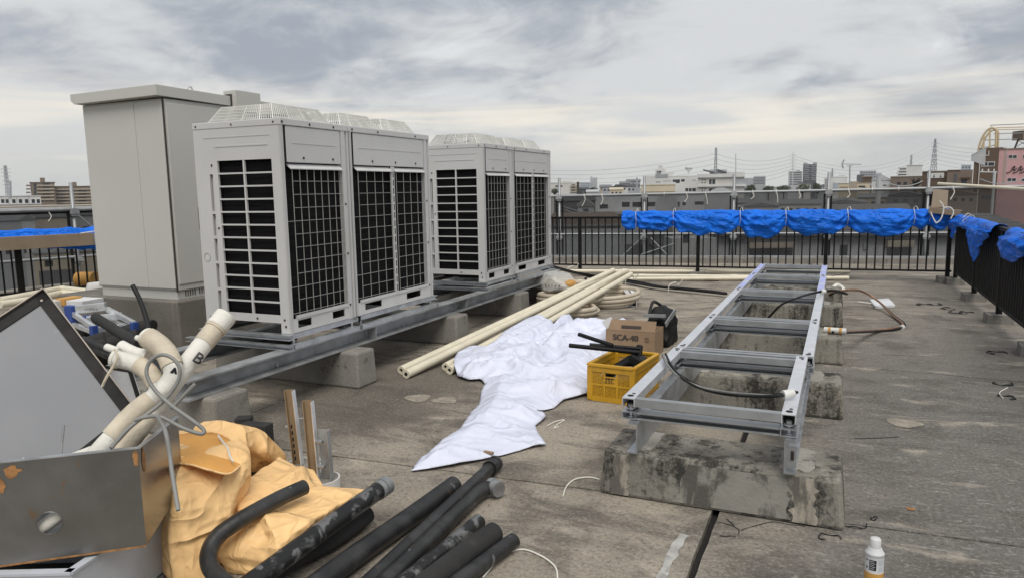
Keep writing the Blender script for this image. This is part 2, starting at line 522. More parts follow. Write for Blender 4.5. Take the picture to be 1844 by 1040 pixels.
    def obj(s, name, m, parent=None, smooth=False, bevel=0.0, label=None):
        o = put(name, s.mesh(name, m), parent)
        if smooth:
            for p in o.data.polygons:
                p.use_smooth = True
            o.data.set_sharp_from_angle(angle=rad(50))
        if bevel:
            b = o.modifiers.new('bevel', 'BEVEL')
            b.width = bevel
            b.segments = 2
            b.limit_method = 'ANGLE'
        if label:
            o['label'] = label
        return o


def put(name, me, parent=None, loc=(0, 0, 0), rot=None):
    """link a mesh; geometry of parts is given in world coordinates, so a part undoes its thing's location"""
    o = bpy.data.objects.new(name, me)
    col.objects.link(o)
    o.location = loc
    if rot is not None:
        o.rotation_euler = rot
    if parent is not None:
        o.parent = parent
        if parent.type == 'EMPTY':
            o.location = V(loc) - parent.location
    return o
def tag(o, label, cat, group=None, kind=None):
    o['label'] = label
    if cat:
        o['category'] = cat
    if group:
        o['group'] = group
    if kind:
        o['kind'] = kind
    return o
def thing(name, label, cat, loc=(0, 0, 0), group=None):
    o = bpy.data.objects.new(name, None)
    col.objects.link(o)
    o.location = loc
    o.empty_display_size = .1
    return tag(o, label, cat, group)
def structure(o):
    o['kind'] = 'structure'
    return o
def chan(wd, ht, t, lip=0.0):
    """C profile, open towards +across"""
    h = ht / 2
    if lip:
        return [(0, -h), (wd, -h), (wd, -h + lip), (wd - t, -h + lip), (wd - t, -h + t), (t, -h + t), (t, h - t), (wd - t, h - t), (wd - t, h - lip), (wd, h - lip), (wd, h), (0, h)]
    return [(0, -h), (wd, -h), (wd, -h + t), (t, -h + t), (t, h - t), (wd, h - t), (wd, h), (0, h)]
def mirror(pr):
    return [(-x, y) for x, y in pr][::-1]
def text_geo(txt, size):
    cu = bpy.data.curves.new('lettering', 'FONT')
    cu.body = txt
    cu.size = size
    cu.align_x = 'CENTER'
    cu.align_y = 'CENTER'
    cu.resolution_u = 3
    o = bpy.data.objects.new('lettering', cu)
    col.objects.link(o)
    dg = bpy.context.evaluated_depsgraph_get()
    me = bpy.data.meshes.new_from_object(o.evaluated_get(dg))
    vv = [v.co.copy() for v in me.vertices]
    ff = [tuple(p.vertices) for p in me.polygons]
    bpy.data.objects.remove(o)
    bpy.data.curves.remove(cu)
    bpy.data.meshes.remove(me)
    return vv, ff
def letter(txt, size, o, xa, ya, m, parent, bold=0.0):
    """flat print: text laid at o along xa with its up along ya"""
    vv, ff = text_geo(txt, size)
    o, xa, ya = V(o), V(xa).normalized(), V(ya).normalized()
    b = M()
    b.add([o + xa * p.x + ya * p.y for p in vv], ff)
    if bold:
        b.add([o + xa * (p.x + bold) + ya * p.y + xa.cross(ya) * .0004 for p in vv], ff)
    return b.obj('lettering', m, parent)
def smooth_path(pts, n=6):
    pts = [V(p) for p in pts]
    out = []
    for i in range(len(pts) - 1):
        p0, p1, p2, p3 = pts[max(i - 1, 0)], pts[i], pts[i + 1], pts[min(i + 2, len(pts) - 1)]
        for k in range(n):
            t = k / n
            out.append(.5 * ((2 * p1) + (p2 - p0) * t + (2 * p0 - 5 * p1 + 4 * p2 - p3) * t * t + (3 * p1 - p0 - 3 * p2 + p3) * t ** 3))
    out.append(pts[-1])
    return out
def ridged(p, s, seed=0.0):
    return 1 - abs(mn.noise(V(p) * s + V((seed, seed * 1.7, seed * .3)))) * 2
# ------------------------------------------------------------------ the roof
def kerb_y(x):
    return 15.56 + .205 * (x + 5.9)
roof = structure(bpy.data.objects.new('roof_floor', None))
col.objects.link(roof)
roof['label'] = 'weathered brown grey concrete roof deck cast in large slabs'
SX = [-12.6, -7.6, -4.05, -.525, 4.4]
GX = [0, .007, .007, .019, 0]
def joint_y(i, x):
    if i == 2:
        return 3.70 + .06 * x + .06
    if i == 3:
        return 7.24 - .08 * x
    if i == 6:
        return kerb_y(x) + .02
    return (-3.0, .2, 0, 0, 10.7, 14.15)[i]
def jag(a, b, amp=.004):
    n = max(2, int((b - a).length / .14))
    return [a.lerp(b, k / n) + (V((random.uniform(-amp, amp), random.uniform(-amp, amp), 0)) if k else V((0, 0, 0))) for k in range(n)]
for i in range(4):
    for j in range(6):
        x0, x1 = SX[i] + GX[i], SX[i + 1] - GX[i + 1]
        gy = .009
        c = [V((x0, joint_y(j, x0) + gy, -.12)), V((x1, joint_y(j, x1) + gy, -.12)), V((x1, joint_y(j + 1, x1) - gy, -.12)), V((x0, joint_y(j + 1, x0) - gy, -.12))]
        poly = []
        for k in range(4):
            poly += jag(c[k], c[(k + 1) % 4])
        M().extr(poly, (0, 0, .12)).obj('slab', 'floor', roof)
body = M()
body.extr([(-12.9, -3.2, -11), (4.7, -3.2, -11), (4.7, kerb_y(4.7) + .35, -11), (-12.9, kerb_y(-12.9) + .35, -11)], (0, 0, 10.965))
bo = body.obj('roof_body', 'sealant')
structure(bo)
bo['label'] = 'dark joint filler and building body under the roof slabs'
k = M()
for (a, b, z0, z1, wd) in (((-12.75, kerb_y(-12.75)), (4.55, kerb_y(4.55)), -.05, .125, .26),):
    k.bar((a[0], a[1] + .12, (z0 + z1) / 2), (b[0], b[1] + .12, (z0 + z1) / 2), wd, z1 - z0)
ko = k.obj('kerb', 'block', bevel=.015)
structure(ko)
ko['label'] = 'low concrete kerb along the far roof edge'
k = M().bar((-12.75, -3.1, .04), (-12.75, kerb_y(-12.75) - .1, .04), .26, .17)
k.bar((4.55, -3.1, .04), (4.55, kerb_y(4.55) - .1, .04), .26, .17)
ko = k.obj('kerb', 'block', bevel=.015)
structure(ko)
# metal flashing on top of the far kerb
fl = M().bar((-12.5, kerb_y(-12.5) + .12, .137), (4.4, kerb_y(4.4) + .12, .137), .20, .02)
fo = fl.obj('flashing', 'galv')
structure(fo)
gr = M().extr([(-9000, -9000, -11.4), (9000, -9000, -11.4), (9000, 9000, -11.4), (-9000, 9000, -11.4)], (0, 0, .4)).obj('city_ground', 'cityground')
structure(gr)

def flat_strip(pts, wd, z, name, m, parent, jit=.35):
    """thin sheet lying on the floor along a path"""
    b = M()
    L, Rr = [], []
    for i, p in enumerate(pts):
        a, c = pts[max(i - 1, 0)], pts[min(i + 1, len(pts) - 1)]
        t = (c - a).normalized()
        s = V((-t.y, t.x, 0))
        ww = (wd[i] if hasattr(wd, '__len__') else wd) * random.uniform(1 - jit, 1 + jit) / 2
        L.append(V((p.x, p.y, z)) + s * ww)
        Rr.append(V((p.x, p.y, z)) - s * ww)
    n = len(pts)
    b.add(L + Rr, [(i, i + 1, n + i + 1, n + i) for i in range(n - 1)])
    return b.obj(name, m, parent)
def densify(pts, step=.03, jit=.004):
    out = []
    for i in range(len(pts) - 1):
        n = max(1, int((pts[i + 1] - pts[i]).length / step))
        for k in range(n):
            q = pts[i].lerp(pts[i + 1], k / n)
            out.append(q + V((random.uniform(-jit, jit), random.uniform(-jit, jit), 0)))
    out.append(pts[-1])
    return out
for path in ([(1288, 938), (1320, 948), (1333, 955), (1330, 962)], [(1333, 955), (1365, 945), (1392, 940), (1450, 948)], [(1296, 965), (1326, 966)], [(1310, 934), (1322, 946)]):
    flat_strip(densify([gp(*q) for q in path], .025, .006), .0055, .004, 'crack', 'crackm', roof)
for path in ([(1130, 558), (1210, 548), (1290, 543)], [(1200, 575), (1290, 566)], [(600, 637), (690, 655), (760, 640)], [(1540, 790), (1620, 786)]):
    flat_strip(densify([gp(*q) for q in path], .08, .012), .010, .003, 'crack', 'crackm', roof)
def blob(px, py, rx, ry, m, z=.003, n=22, name='patch'):
    c = gp(px, py)
    b = M()
    pts = []
    for k_ in range(n):
        a = 2 * math.pi * k_ / n
        rr = 1 + .12 * math.sin(3 * a + px) + random.uniform(-.05, .05)
        pts.append(V((c.x + math.cos(a) * rx * rr, c.y + math.sin(a) * ry * rr, z)))
    b.add(pts, [tuple(range(n))])
    return b.obj(name, m, roof)
blob(752, 716, .105, .10, 'patch')
blob(801, 720, .10, .09, 'patch')
blob(1628, 761, .11, .10, 'patch')
blob(1440, 930, .02, .014, 'rust', .004, 10, 'rust_spot')
blob(1640, 916, .022, .02, 'rust', .004, 10, 'rust_spot')
flat_strip(densify([gp(1232, 962), gp(1215, 990), gp(1200, 1020), gp(1185, 1060)], .05, .006), .045, .003, 'mortar_smear', 'mortar', roof)

# ------------------------------------------------------------------ railings
def onpl(px, py, a, b):
    d = ray(px, py)
    e = V((b[0] - a[0], b[1] - a[1], 0))
    n_ = V((-e.y, e.x, 0))
    t = (V((a[0], a[1], 0)) - EYE).dot(n_) / d.dot(n_)
    return EYE + d * t
def fence(label, a, b, posts, pitch=.13, z0=.18, z1=1.12, foot=True):
    a, b = V((a[0], a[1], 0)), V((b[0], b[1], 0))
    e = (b - a).normalized()
    L = (b - a).length
    rz = math.atan2(e.y, e.x)
    t = thing('railing', label, 'railing', a, 'black balustrades round the roof')
    Z = V((0, 0, 1))
    M().bar(a + Z * (z1 - .02), b + Z * (z1 - .02), .06, .04).obj('top_rail', 'black', t)
    M().bar(a + Z * (z0 + .012), b + Z * (z0 + .012), .035, .03).obj('bottom_rail', 'black', t)
    pm = M().bx(-.03, .03, -.03, .03, 0.0, z1 - .04).mesh('post', 'black')
    bm_ = M().bx(-.011, .011, -.011, .011, z0 + .027, z1 - .04).mesh('baluster', 'black')
    fm = M().bx(-.14, .14, -.13, .13, -.002, .10).mesh('footing', 'block')
    for s in posts:
        put('post', pm, t, a + e * s, (0, 0, rz))
        if foot:
            put('footing', fm, t, a + e * s + Z * .002, (0, 0, rz + random.uniform(-.1, .1)))
    n = int(L / pitch)
    for k_ in range(1, n):
        s = k_ * pitch
        if min(abs(s - p) for p in posts) > .045:
            put('baluster', bm_, t, a + e * s, (0, 0, rz))
    return t, a, e, L
BFa, BFb = (-7.2, 13.2), (1.72, 14.0)
bf, bfa, bfe, bfl = fence('black balustrade across the far end of the roof with blue tarp along its right part', BFa, BFb, [.55, 2.62, 4.85, 7.02, 8.9])
rf, rfa, rfe, rfl = fence('black balustrade running along the right roof side towards the camera', (1.76, 13.92), (1.76, 4.6), [.1, 1.97, 3.77, 5.6, 7.4, 9.2])
LFa = V((-11.749, 6.906, 0)) - V((.299, .954, 0)) * 2.4
LFb = V((-11.749, 6.906, 0)) + V((.299, .954, 0)) * 5.2
lf, lfa, lfe, lfl = fence('black balustrade on the left roof edge behind the beige cabinet', LFa, LFb, [.7, 2.68, 4.6, 6.5], foot=False)

# ------------------------------------------------------------------ tarpaulins tied over the railings
def tarp(label, a, e, s0, s1, hang, ties, seed, zt=1.125, side=1, back=.12, wr=1.0, extra=0.0, string_m='string'):
    """cloth laid over the top rail between s0 and s1; hang(s) is how far it drops in front"""
    nrm = V((e.y, -e.x, 0)) * side
    t = thing('tarpaulin', label, 'tarpaulin', a + e * s0, 'blue tarps tied over the railings')
    nu = int((s1 - s0) / .022)
    nv = 30
    vv, ff = [], []
    for i in range(nu + 1):
        s = s0 + (s1 - s0) * i / nu
        dt = min([abs(s - q) for q in ties] + [9])
        pin = math.exp(-(dt / .085) ** 2)
        endp = min(1, (s - s0) / .10 + .25, (s1 - s) / .10 + .25)
        Lh = hang(s) * (1 - .14 * pin) * (0.55 + .45 * endp) * (1 + .16 * mn.noise(V((s * 5.0, seed, 4))))
        R0 = .05 + .022 * (1 - pin)
        for j in range(nv + 1):
            v = j / nv
            tot = back + math.pi * R0 + Lh
            q = v * tot
            if q < back:
                off, z = -R0, zt - R0 + (q - back)
                nn = -nrm
            elif q < back + math.pi * R0:
                th = math.pi - (q - back) / R0
                off, z = math.cos(th) * R0, zt - R0 + math.sin(th) * R0
                nn = nrm * math.cos(th) + V((0, 0, math.sin(th)))
            else:
                qq = q - back - math.pi * R0
                off, z = R0, zt - R0 - qq
                nn = nrm
            fr = max(0, (z - (zt - R0 - Lh)) / (Lh + R0)) if nn is nrm else 1
            bul = (1 - pin) * .055 * math.sin(math.pi * min(1, max(0, 1 - fr)) ** .7) if nn is nrm else 0
            P3 = V((s * 1.6, z * 5.5 + (s * .9 if int(seed) % 2 else -s * .6), seed))
            wv = (ridged(P3, 1.3, seed) * .050 + ridged(P3, 3.1, seed + 3) * .024 + ridged(P3, 7.0, seed + 6) * .006) * wr * (1 - .5 * pin) * (1.0 if nn is nrm else .45)
            vd = mn.voronoi(V((s * 3.2 + mn.noise(P3) * .5, z * 6.0 - s * .8, seed)))[0]
            wv += (vd[1] - vd[0]) * .030 * wr * (1.0 if nn is nrm else .5)
            # folds fan out from the ties
            sgn = min(((s - q_) for q_ in ties), key=abs) if ties else 1
            fan = math.sin(math.atan2(z - zt, abs(sgn) + .05) * 13 + seed) * .022 * math.exp(-dt / .34) * (1 if nn is nrm else .3)
            p = a + e * (s + mn.noise(P3 * .7) * .012) + nrm * (off + (bul if side else 0)) + V((0, 0, z)) + nn * (wv + fan)
            vv.append(p)
    for i in range(nu):
        for j in range(nv):
            k_ = i * (nv + 1) + j
            ff.append((k_, k_ + 1, k_ + nv + 2, k_ + nv + 1))
    b = M()
    b.add(vv, ff)
    o = b.obj('cloth', 'tarp', t)
    for p in o.data.polygons:
        p.use_smooth = True
    so = o.modifiers.new('thick', 'SOLIDIFY')
    so.thickness = .003
    for q in ties:
        if q < s0 or q > s1:
            continue
        c = a + e * q
        Lh = hang(q) * .8
        pts = [c - nrm * .06 + V((0, 0, zt - .10)), c - nrm * .05 + V((0, 0, zt + .01)), c + V((0, 0, zt + .04)), c + nrm * .085 + V((0, 0, zt - .03)), c + nrm * .10 + e * .01 + V((0, 0, zt - Lh * .6)), c + nrm * .06 + V((0, 0, zt - Lh - .04)), c - nrm * .03 + V((0, 0, zt - Lh - .02))]
        s_ = M().tube(smooth_path(pts, 5), .0042, 6)
        s_.tube(smooth_path([c + V((0, 0, zt + .045)), c + e * .03 + V((0, 0, zt + .07)) + nrm * .04, c + e * .05 + nrm * .10 + V((0, 0, zt + .01))], 5), .0042, 6)
        s_.obj('tie', string_m, t)
    return t
def along(px, a, e, y=385):
    p = onpl(px, y, a, a + e)
    return (p - a).dot(e)
tb = [along(q, bfa, bfe) for q in (1122, 1146, 1213, 1333, 1415, 1526, 1645, 1672, 1708)]
hm = [.24, .25, .28, .35, .43, .33, .36, .26, .24]
def hang_b(s):
    for i in range(len(tb) - 1):
        if s <= tb[i + 1]:
            f = max(0, (s - tb[i]) / (tb[i + 1] - tb[i]))
            return .23 + (hm[i + 1] - .22) * math.sin(math.pi * f) ** .8 * (.90 + .45 * mn.noise(V((s * 1.9, 1, 2)))) if i else .24 + .06 * f
    return .22
tarp('blue tarp gathered and tied with white string along the far balustrade', bfa, bfe, tb[0], tb[-1], hang_b, tb[1:-1], 3.0, zt=1.20)
def hang_r(s):
    return .07 + .06 * max(0, math.sin(s * 2.6 + .5)) + (.34 * math.exp(-((s - 2.55) / .36) ** 2)) + .15 * math.exp(-((s - .45) / .25) ** 2)
tarp('blue tarp with a drooping lobe over the right balustrade nearest the corner', rfa, rfe, .25, 3.55, hang_r, [1.25], 6.0, zt=1.125, wr=.8)
tarp('blue tarp bunched over the right balustrade at the edge of the picture', rfa, rfe, 4.35, 7.0, lambda s: .16 + .08 * math.sin(s * 3.0), [5.6], 9.0, zt=1.125, wr=.8)
tarp('blue tarp behind the brown board on the left balustrade', lfa, lfe, .1, 7.4, lambda s: .26 + .07 * math.sin(s * 2.1 - 1.0), [2.0, 4.3], 5.0, zt=1.15)
# brown protection boards
t = thing('protection_board', 'long brown channel board fixed along the left balustrade by the cabinet', 'board', lfa)
nl = V((lfe.y, -lfe.x, 0))
for (s0, s1) in ((-.0, 3.72), (3.86, 7.0)):
    p0, p1 = lfa + lfe * s0 + nl * .16 + V((0, 0, .975)), lfa + lfe * s1 + nl * .16 + V((0, 0, .975))
    M().sweep([(-.09, -.10), (-.075, -.10), (-.075, .085), (.075, .085), (.075, -.10), (.09, -.10), (.09, .10), (-.09, .10)], p0, p1).obj('board', 'brown', t, bevel=.004)
c = lfa + lfe * 3.79 + nl * .18 + V((0, 0, .975))
M().bar(c - lfe * .09, c + lfe * .09, .14, .15).obj('clamp', 'galvdull', t)
M().tube(smooth_path([c + V((0, 0, .10)) - lfe * .25, c + V((0, 0, .13)) + nl * .05, c + V((0, 0, .11)) + lfe * .1, c + lfe * .16 + V((0, 0, .09)) + nl * .1], 5), .008, 6).obj('tie', 'string', t)
# corner board on the far balustrade
t = thing('corner_board', 'brown folded board tied upright at the corner of the two balustrades', 'board', ony(1700, 380, 13.9))
p0, p1 = ony(1674, 378, 13.85), ony(1731, 384, 13.75)
M().sweep([(-.09, -.045), (-.08, -.045), (-.08, .035), (.08, .035), (.08, -.045), (.09, -.045), (.09, .045), (-.09, .045)], p0, p1).obj('board', 'brown', t)
q = [ony(1677, 373, 13.9), ony(1704, 373, 13.9), ony(1706, 343, 14.0), ony(1681, 341, 14.0)]
M().extr(q, (.0, .035, .005)).obj('upright_flap', 'brown', t)
M().extr([q[1], q[1] + V((.03, .25, .02)), q[2] + V((.02, .25, 0)), q[2]], (.015, 0, 0)).obj('upright_flap', 'brown', t)
for path in ([(1692, 362), (1698, 370), (1699, 380), (1694, 395), (1686, 402)], [(1700, 374), (1712, 374), (1717, 383), (1712, 394)], [(1686, 402), (1680, 392), (1676, 382)]):
    M().tube(smooth_path([ony(x, y, 13.6) for x, y in path], 6), .010, 6).obj('tie', 'string', t)

# ------------------------------------------------------------------ scaffolding
def tube_part(name, a, b, r, t, m='scaf'):
    return M().tube([a, b], r, 12).obj(name, m, t, smooth=True)
SA, SB = V((-12.0, 15.5, 0)), V((6.0, 19.1, 0))
se = (SB - SA).normalized()
sn = V((-se.y, se.x, 0))
sc = thing('scaffold', 'galvanised tube scaffold with dark mesh netting beyond the far balustrade', 'scaffold', SA)
pu = onpl(1160, 400, SA, SB)
s1160 = (pu - SA).dot(se)
def zrail(s):
    return 1.50 + .006 * (s - s1160)
tube_part('rail', SA - se * 2 + V((0, 0, zrail(-2) + .0)), SB + se * 3 + V((0, 0, zrail(21) + .0)), .032, sc)
tube_part('rail', SA - se * 2 + V((0, 0, .57)), SB + se * 3 + V((0, 0, .57)), .026, sc)
um = M().tube([V((0, 0, -1.2)), V((0, 0, 1.92))], .032, 12)
um = um.mesh('upright', 'scaf')
for p in um.polygons:
    p.use_smooth = True
cm = M().bx(-.055, .055, -.065, .05, -.07, .07).bx(-.075, .075, -.08, -.05, -.03, .03).mesh('coupler', 'galvdull')
gm = M().bx(-.012, .012, -.045, .045, -.9, 1.44).mesh('net_edge', 'black')
for k_ in range(-4, 8):
    s = s1160 + k_ * 2.02
    if s < -1.8 or s > 20.5:
        continue
    P = SA + se * s
    put('upright', um, sc, P, (0, 0, 0))
    put('coupler', cm, sc, P + V((0, 0, zrail(s) - .05)), (0, 0, math.atan2(se.y, se.x)))
    put('coupler', cm, sc, P + V((0, 0, .5)), (0, 0, math.atan2(se.y, se.x)))
    put('net_edge', gm, sc, P + se * .07 + sn * .03, (0, 0, math.atan2(se.y, se.x)))
    put('net_edge', gm, sc, P - se * .07 + sn * .03, (0, 0, math.atan2(se.y, se.x)))
for (p, q) in (((1160, 424), (1120, 462)), ((1172, 428), (1206, 464)), ((1215, 438), (1155, 458))):
    a_, b_ = onpl(p[0], p[1], SA, SB) - sn * .08, onpl(q[0], q[1], SA, SB) - sn * .08
    tube_part('brace', a_, b_, .017, sc)
P, Q = SA - se * 2 + sn * .05, SB + se * 3 + sn * .05
M().extr([P + V((0, 0, -1.1)), Q + V((0, 0, -1.1)), Q + V((0, 0, zrail(21) - .03)), P + V((0, 0, zrail(-2) - .03))], sn * .003).obj('net', 'net', sc)
M().bar(P + V((0, 0, 1.47)), Q + V((0, 0, zrail(21) - .045)), .012, .035).obj('net_hem', 'black', sc)
for px in (1052, 1084, 1196, 1236, 1270, 1355, 1397, 1438, 1527, 1570, 1617, 1714):
    p = onpl(px, 350, SA, SB)
    s = (p - SA).dot(se)
    zz = zrail(s)
    c = SA + se * s
    b = M().tube([c + V((0, 0, zz)) - sn * .036 + se * .002 * math.cos(a_ * 6.283) + V((0, 0, .04 * math.cos(a_ * 6.283))) + sn * (.036 - .04 * math.sin(a_ * 6.283)) for a_ in [i / 10 for i in range(10)]], .008, 5, closed=True)
    if random.random() < .6:
        b.tube(smooth_path([c - sn * .04 + V((0, 0, zz)), c - sn * .05 + se * .03 + V((0, 0, zz - .10)), c - sn * .05 + se * random.uniform(-.06, .06) + V((0, 0, zz - random.uniform(.15, .3)))], 4), .009, 5)
    b.obj('tie', 'string', sc)
t = tag(M().tube([ony(1690, 331, 15.6), ony(1900, 344, 13.6)], .028, 12).obj('loose_pole', 'tube', smooth=True), 'cream pole lying over the scaffold rail at the far right', 'pole')
# left side scaffold
LS = [v + V((-1.35, .4, 0)) for v in (lfa - lfe * 1.5, lfa + lfe * 9)]
le = (LS[1] - LS[0]).normalized()
ln = V((-le.y, le.x, 0))
ls = thing('scaffold', 'galvanised tube scaffold with dark netting at the left roof edge', 'scaffold', LS[0])
p0, p1 = onpl(0, 381, *LS), onpl(165, 376, *LS)
zr = (p0.z + p1.z) / 2
tube_part('rail', LS[0] + V((0, 0, zr)), LS[1] + V((0, 0, zr)), .034, ls)
p0 = onpl(60, 468, *LS)
tube_part('rail', LS[0] + V((0, 0, p0.z)), LS[1] + V((0, 0, p0.z)), .028, ls)
pu = onpl(134, 400, *LS)
s0 = (pu - LS[0]).dot(le)
for k_ in (-2, -1, 0, 1, 2):
    s = s0 + k_ * 2.02
    if s < 0 or s > 10.4:
        continue
    put('upright', um, ls, LS[0] + le * s)
    put('coupler', cm, ls, LS[0] + le * s + V((0, 0, zr - .05)), (0, 0, math.atan2(le.y, le.x)))
    put('coupler', cm, ls, LS[0] + le * s + V((0, 0, p0.z - .05)), (0, 0, math.atan2(le.y, le.x)))
    put('net_edge', gm, ls, LS[0] + le * (s - .08) + ln * .04, (0, 0, math.atan2(le.y, le.x)))
tube_part('brace', onpl(136, 385, *LS) - ln * .06, onpl(168, 412, *LS) - ln * .06, .016, ls)
P, Q = LS[0] + ln * .06, LS[1] + ln * .06
M().extr([P + V((0, 0, -1.1)), Q + V((0, 0, -1.1)), Q + V((0, 0, zr - .03)), P + V((0, 0, zr - .03))], ln * .003).obj('net', 'net', ls)
M().bar(P + V((0, 0, zr - .045)), Q + V((0, 0, zr - .045)), .012, .05).obj('net_hem', 'black', ls)
c = onpl(86, 382, *LS)
M().tube(smooth_path([c - ln * .05, c - ln * .06 + V((0, 0, -.08)) + le * .03, c - ln * .05 + V((0, 0, -.16)) - le * .02], 5), .007, 6).obj('tie', 'string', ls)
# ------------------------------------------------------------------ outdoor units
UX, UXB = -4.116, -5.065          # front and back planes of the row
def make_unit(label, y0, wd, z0, fans, group='outdoor air conditioning units'):
    H = 1.755
    y1 = y0 + wd
    z1 = z0 + H
    D = UX - UXB
    t = thing('outdoor_unit', label, 'air conditioner', ((UX + UXB) / 2, y0 + wd / 2, z0), group)
    def X(f):
        return UXB + D * f
    # inner coil block and dark core
    M().bx(UXB + .05, UX - .045, y0 + .045, y1 - .03, z0 + .13, z0 + 1.42).obj('coil', 'coil', t)
    # side panel facing the camera (stiles, head, sill)
    sp = M()
    ya, yb = y0, y0 + .02
    def pl(f0, f1, a, b):
        sp.bx(X(f0), X(f1), ya, yb, z0 + a, z0 + b)
    pl(0, .165, .0, 1.70)
    pl(.165, .205, .085, .16); pl(.165, .205, 1.325, 1.70)
    for a in (.345, .575, .79, 1.00):
        pl(.165, .205, .16 + a - .16 - .01, .16 + a - .16 + .012)
    pl(.205, .265, .085, 1.70)
    pl(.265, .885, 1.435, 1.70)
    pl(.265, .885, .085, .15)
    pl(.885, 1.0, 0.0, 1.70)
    so = sp.obj('side_panel', 'white', t)
    # slots show a pale inner rail
    M().bx(X(.15), X(.178), y0 + .028, y0 + .044, z0 + .1, z0 + 1.4).obj('inner_rail', 'whiteplain', t)
    M().bx(X(.178), X(.23), y0 + .03, y0 + .046, z0 + .1, z0 + 1.4).obj('slot_shade', 'dark', t)  # black strip standing in for the shade behind the slots
    M().bx(X(.560), X(.577), ya + .001, yb - .001, z0 + .149, z0 + 1.436).obj('mullion', 'white', t)
    lm = M().bx(-.62 * D / 2, .62 * D / 2, -.008, .008, -.0065, .0065).mesh('louver_bar', 'white')
    for k_ in range(1, 12):
        put('louver_bar', lm, t, (X(.575), y0 + .01, z0 + .15 + k_ * 1.285 / 12))
    # embossed lines, screws and knock-out
    M().bx(X(.12), X(.88), y0 - .003, y0, z0 + 1.625, z0 + 1.631).bx(X(.25), X(.85), y0 - .004, y0, z0 + 1.548, z0 + 1.556).obj('press_line', 'white', t)
    sm = M().lathe([(.009, 0), (.009, .006)], n=8, ax=V((0, -1, 0))).mesh('screw', 'screw')
    for (f, a) in ((.04, 1.725), (.46, 1.725), (.93, 1.725), (.20, 1.40), (.235, .87), (.06, .10), (.12, .07), (.62, .115), (.93, .115), (.94, .06)):
        put('screw', sm, t, (X(f), y0, z0 + a))
    M().tube([V((X(.07) + .035 * math.cos(a_), y0 - .001, z0 + .62 + .035 * math.sin(a_))) for a_ in [i * 6.283 / 20 for i in range(20)]], .003, 5, closed=True).obj('knock_out', 'wire', t)
    # top cap
    M().bx(UXB - .004, UX + .004, y0 - .004, y1, z1 - .055, z1).obj('cap', 'white', t, bevel=.006)
    # front (facing right): corner posts, head panel, lip, base
    fp = M()
    fp.bx(UX - .02, UX, y0, y0 + .028, z0, z1 - .055)
    fo = fp.obj('corner_post', 'white', t)
    M().bx(UX - .03, UX - .006, y0 + .028, y0 + .075, z0 + 1.40, z1 - .055).obj('post_groove', 'dark', t)
    M().bx(UX - .045, UX - .001, y1 - .105, y1 - .05, z0 + .0, z1 - .055).obj('corner_post', 'white', t)
    M().bx(UX - .06, UX - .018, y1 - .05, y1 - .022, z0, z1 - .055).obj('post_recess', 'white', t)
    M().bx(UX - .045, UX - .002, y1 - .022, y1, z0, z1 - .055).obj('corner_post', 'white', t)
    M().bx(UX - .03, UX - .004, y0 + .062, y1 - .115, z0 + 1.405, z1 - .058).obj('head_panel', 'white', t, bevel=.004)
    M().bx(UX - .005, UX - .001, y0 + .14, y1 - .18, z0 + 1.560, z0 + 1.566).obj('press_line', 'white', t)
    halves = [(y0 + .07, y1 - .115)] if fans == 1 else [(y0 + .07, (y0 + y1) / 2 - .045), ((y0 + y1) / 2 + .005, y1 - .115)]
    for (a, b) in halves:
        M().extr([V((UX - .028, a + .01, z0 + 1.395)), V((UX + .012, a + .01, z0 + 1.358)), V((UX + .012, a + .01, z0 + 1.35)), V((UX - .032, a + .01, z0 + 1.385))], (0, b - a - .01, 0)).obj('rain_lip', 'whiteplain', t)
    sm2 = M().lathe([(.010, 0), (.010, .006)], n=8, ax=V((1, 0, 0))).mesh('screw', 'screw')
    for f in ((.30, .74) if fans == 1 else (.25, .53, .8)):
        put('screw', sm2, t, (UX - .003, y0 + wd * f, z0 + 1.445))
    for f in ((.02, .4, .76) if fans == 1 else (.03, .32, .8)):
        put('screw', sm2, t, (UX + .003, y0 + wd * f, z0 + 1.725))
    for a in (.03, .5, .95):
        put('screw', sm2, t, (UX - .001, y1 - .08, z0 + .1 + a))
    # back and far side sheets
    M().bx(UXB, UXB + .02, y0 + .02, y1 - .002, z0, z1 - .055).obj('back_panel', 'white', t)
    M().bx(UXB + .02, UX - .06, y1 - .02, y1 - .001, z0 + .09, z1 - .055).obj('side_panel', 'white', t)
    # wire guards
    for (a, b) in halves:
        wr = M()
        n = 7 if fans == 1 else 4
        zt, zb = z0 + 1.372, z0 + .145
        a2 = a + .045
        for k_ in range(n + 1):
            y = a2 + (b - .012 - a2) * k_ / n
            wr.bx(UX - .006, UX - .001, y - .0019, y + .0019, zb, zt)
        for k_ in range(12):
            z = zb + .02 + (zt - zb - .03) * k_ / 11
            yl = y0 + .03 if k_ in (0, 2, 7) and a < y0 + .1 else a2
            wr.bx(UX - .001, UX + .004, yl, b - .005, z - .0019, z + .0019)
        wr.obj('wire_guard', 'wire', t)
    if fans == 2:
        ym = (y0 + y1) / 2 - .02
        M().bx(UX - .012, UX + .006, ym - .022, ym + .022, z0 + .13, z0 + 1.40).obj('centre_post', 'white', t)
        sl = M().bx(UX + .005, UX + .008, ym - .007, ym + .007, -.03, .03).mesh('post_slot', 'dark')
        for k_ in range(15):
            put('post_slot', sl, t, (0, 0, z0 + .19 + k_ * .081))
    # base tray with fork openings
    bt = M()
    seg = [y0 + .03, y0 + wd * .10, y0 + wd * .30, y0 + wd * .62, y0 + wd * .82, y1 - .105]
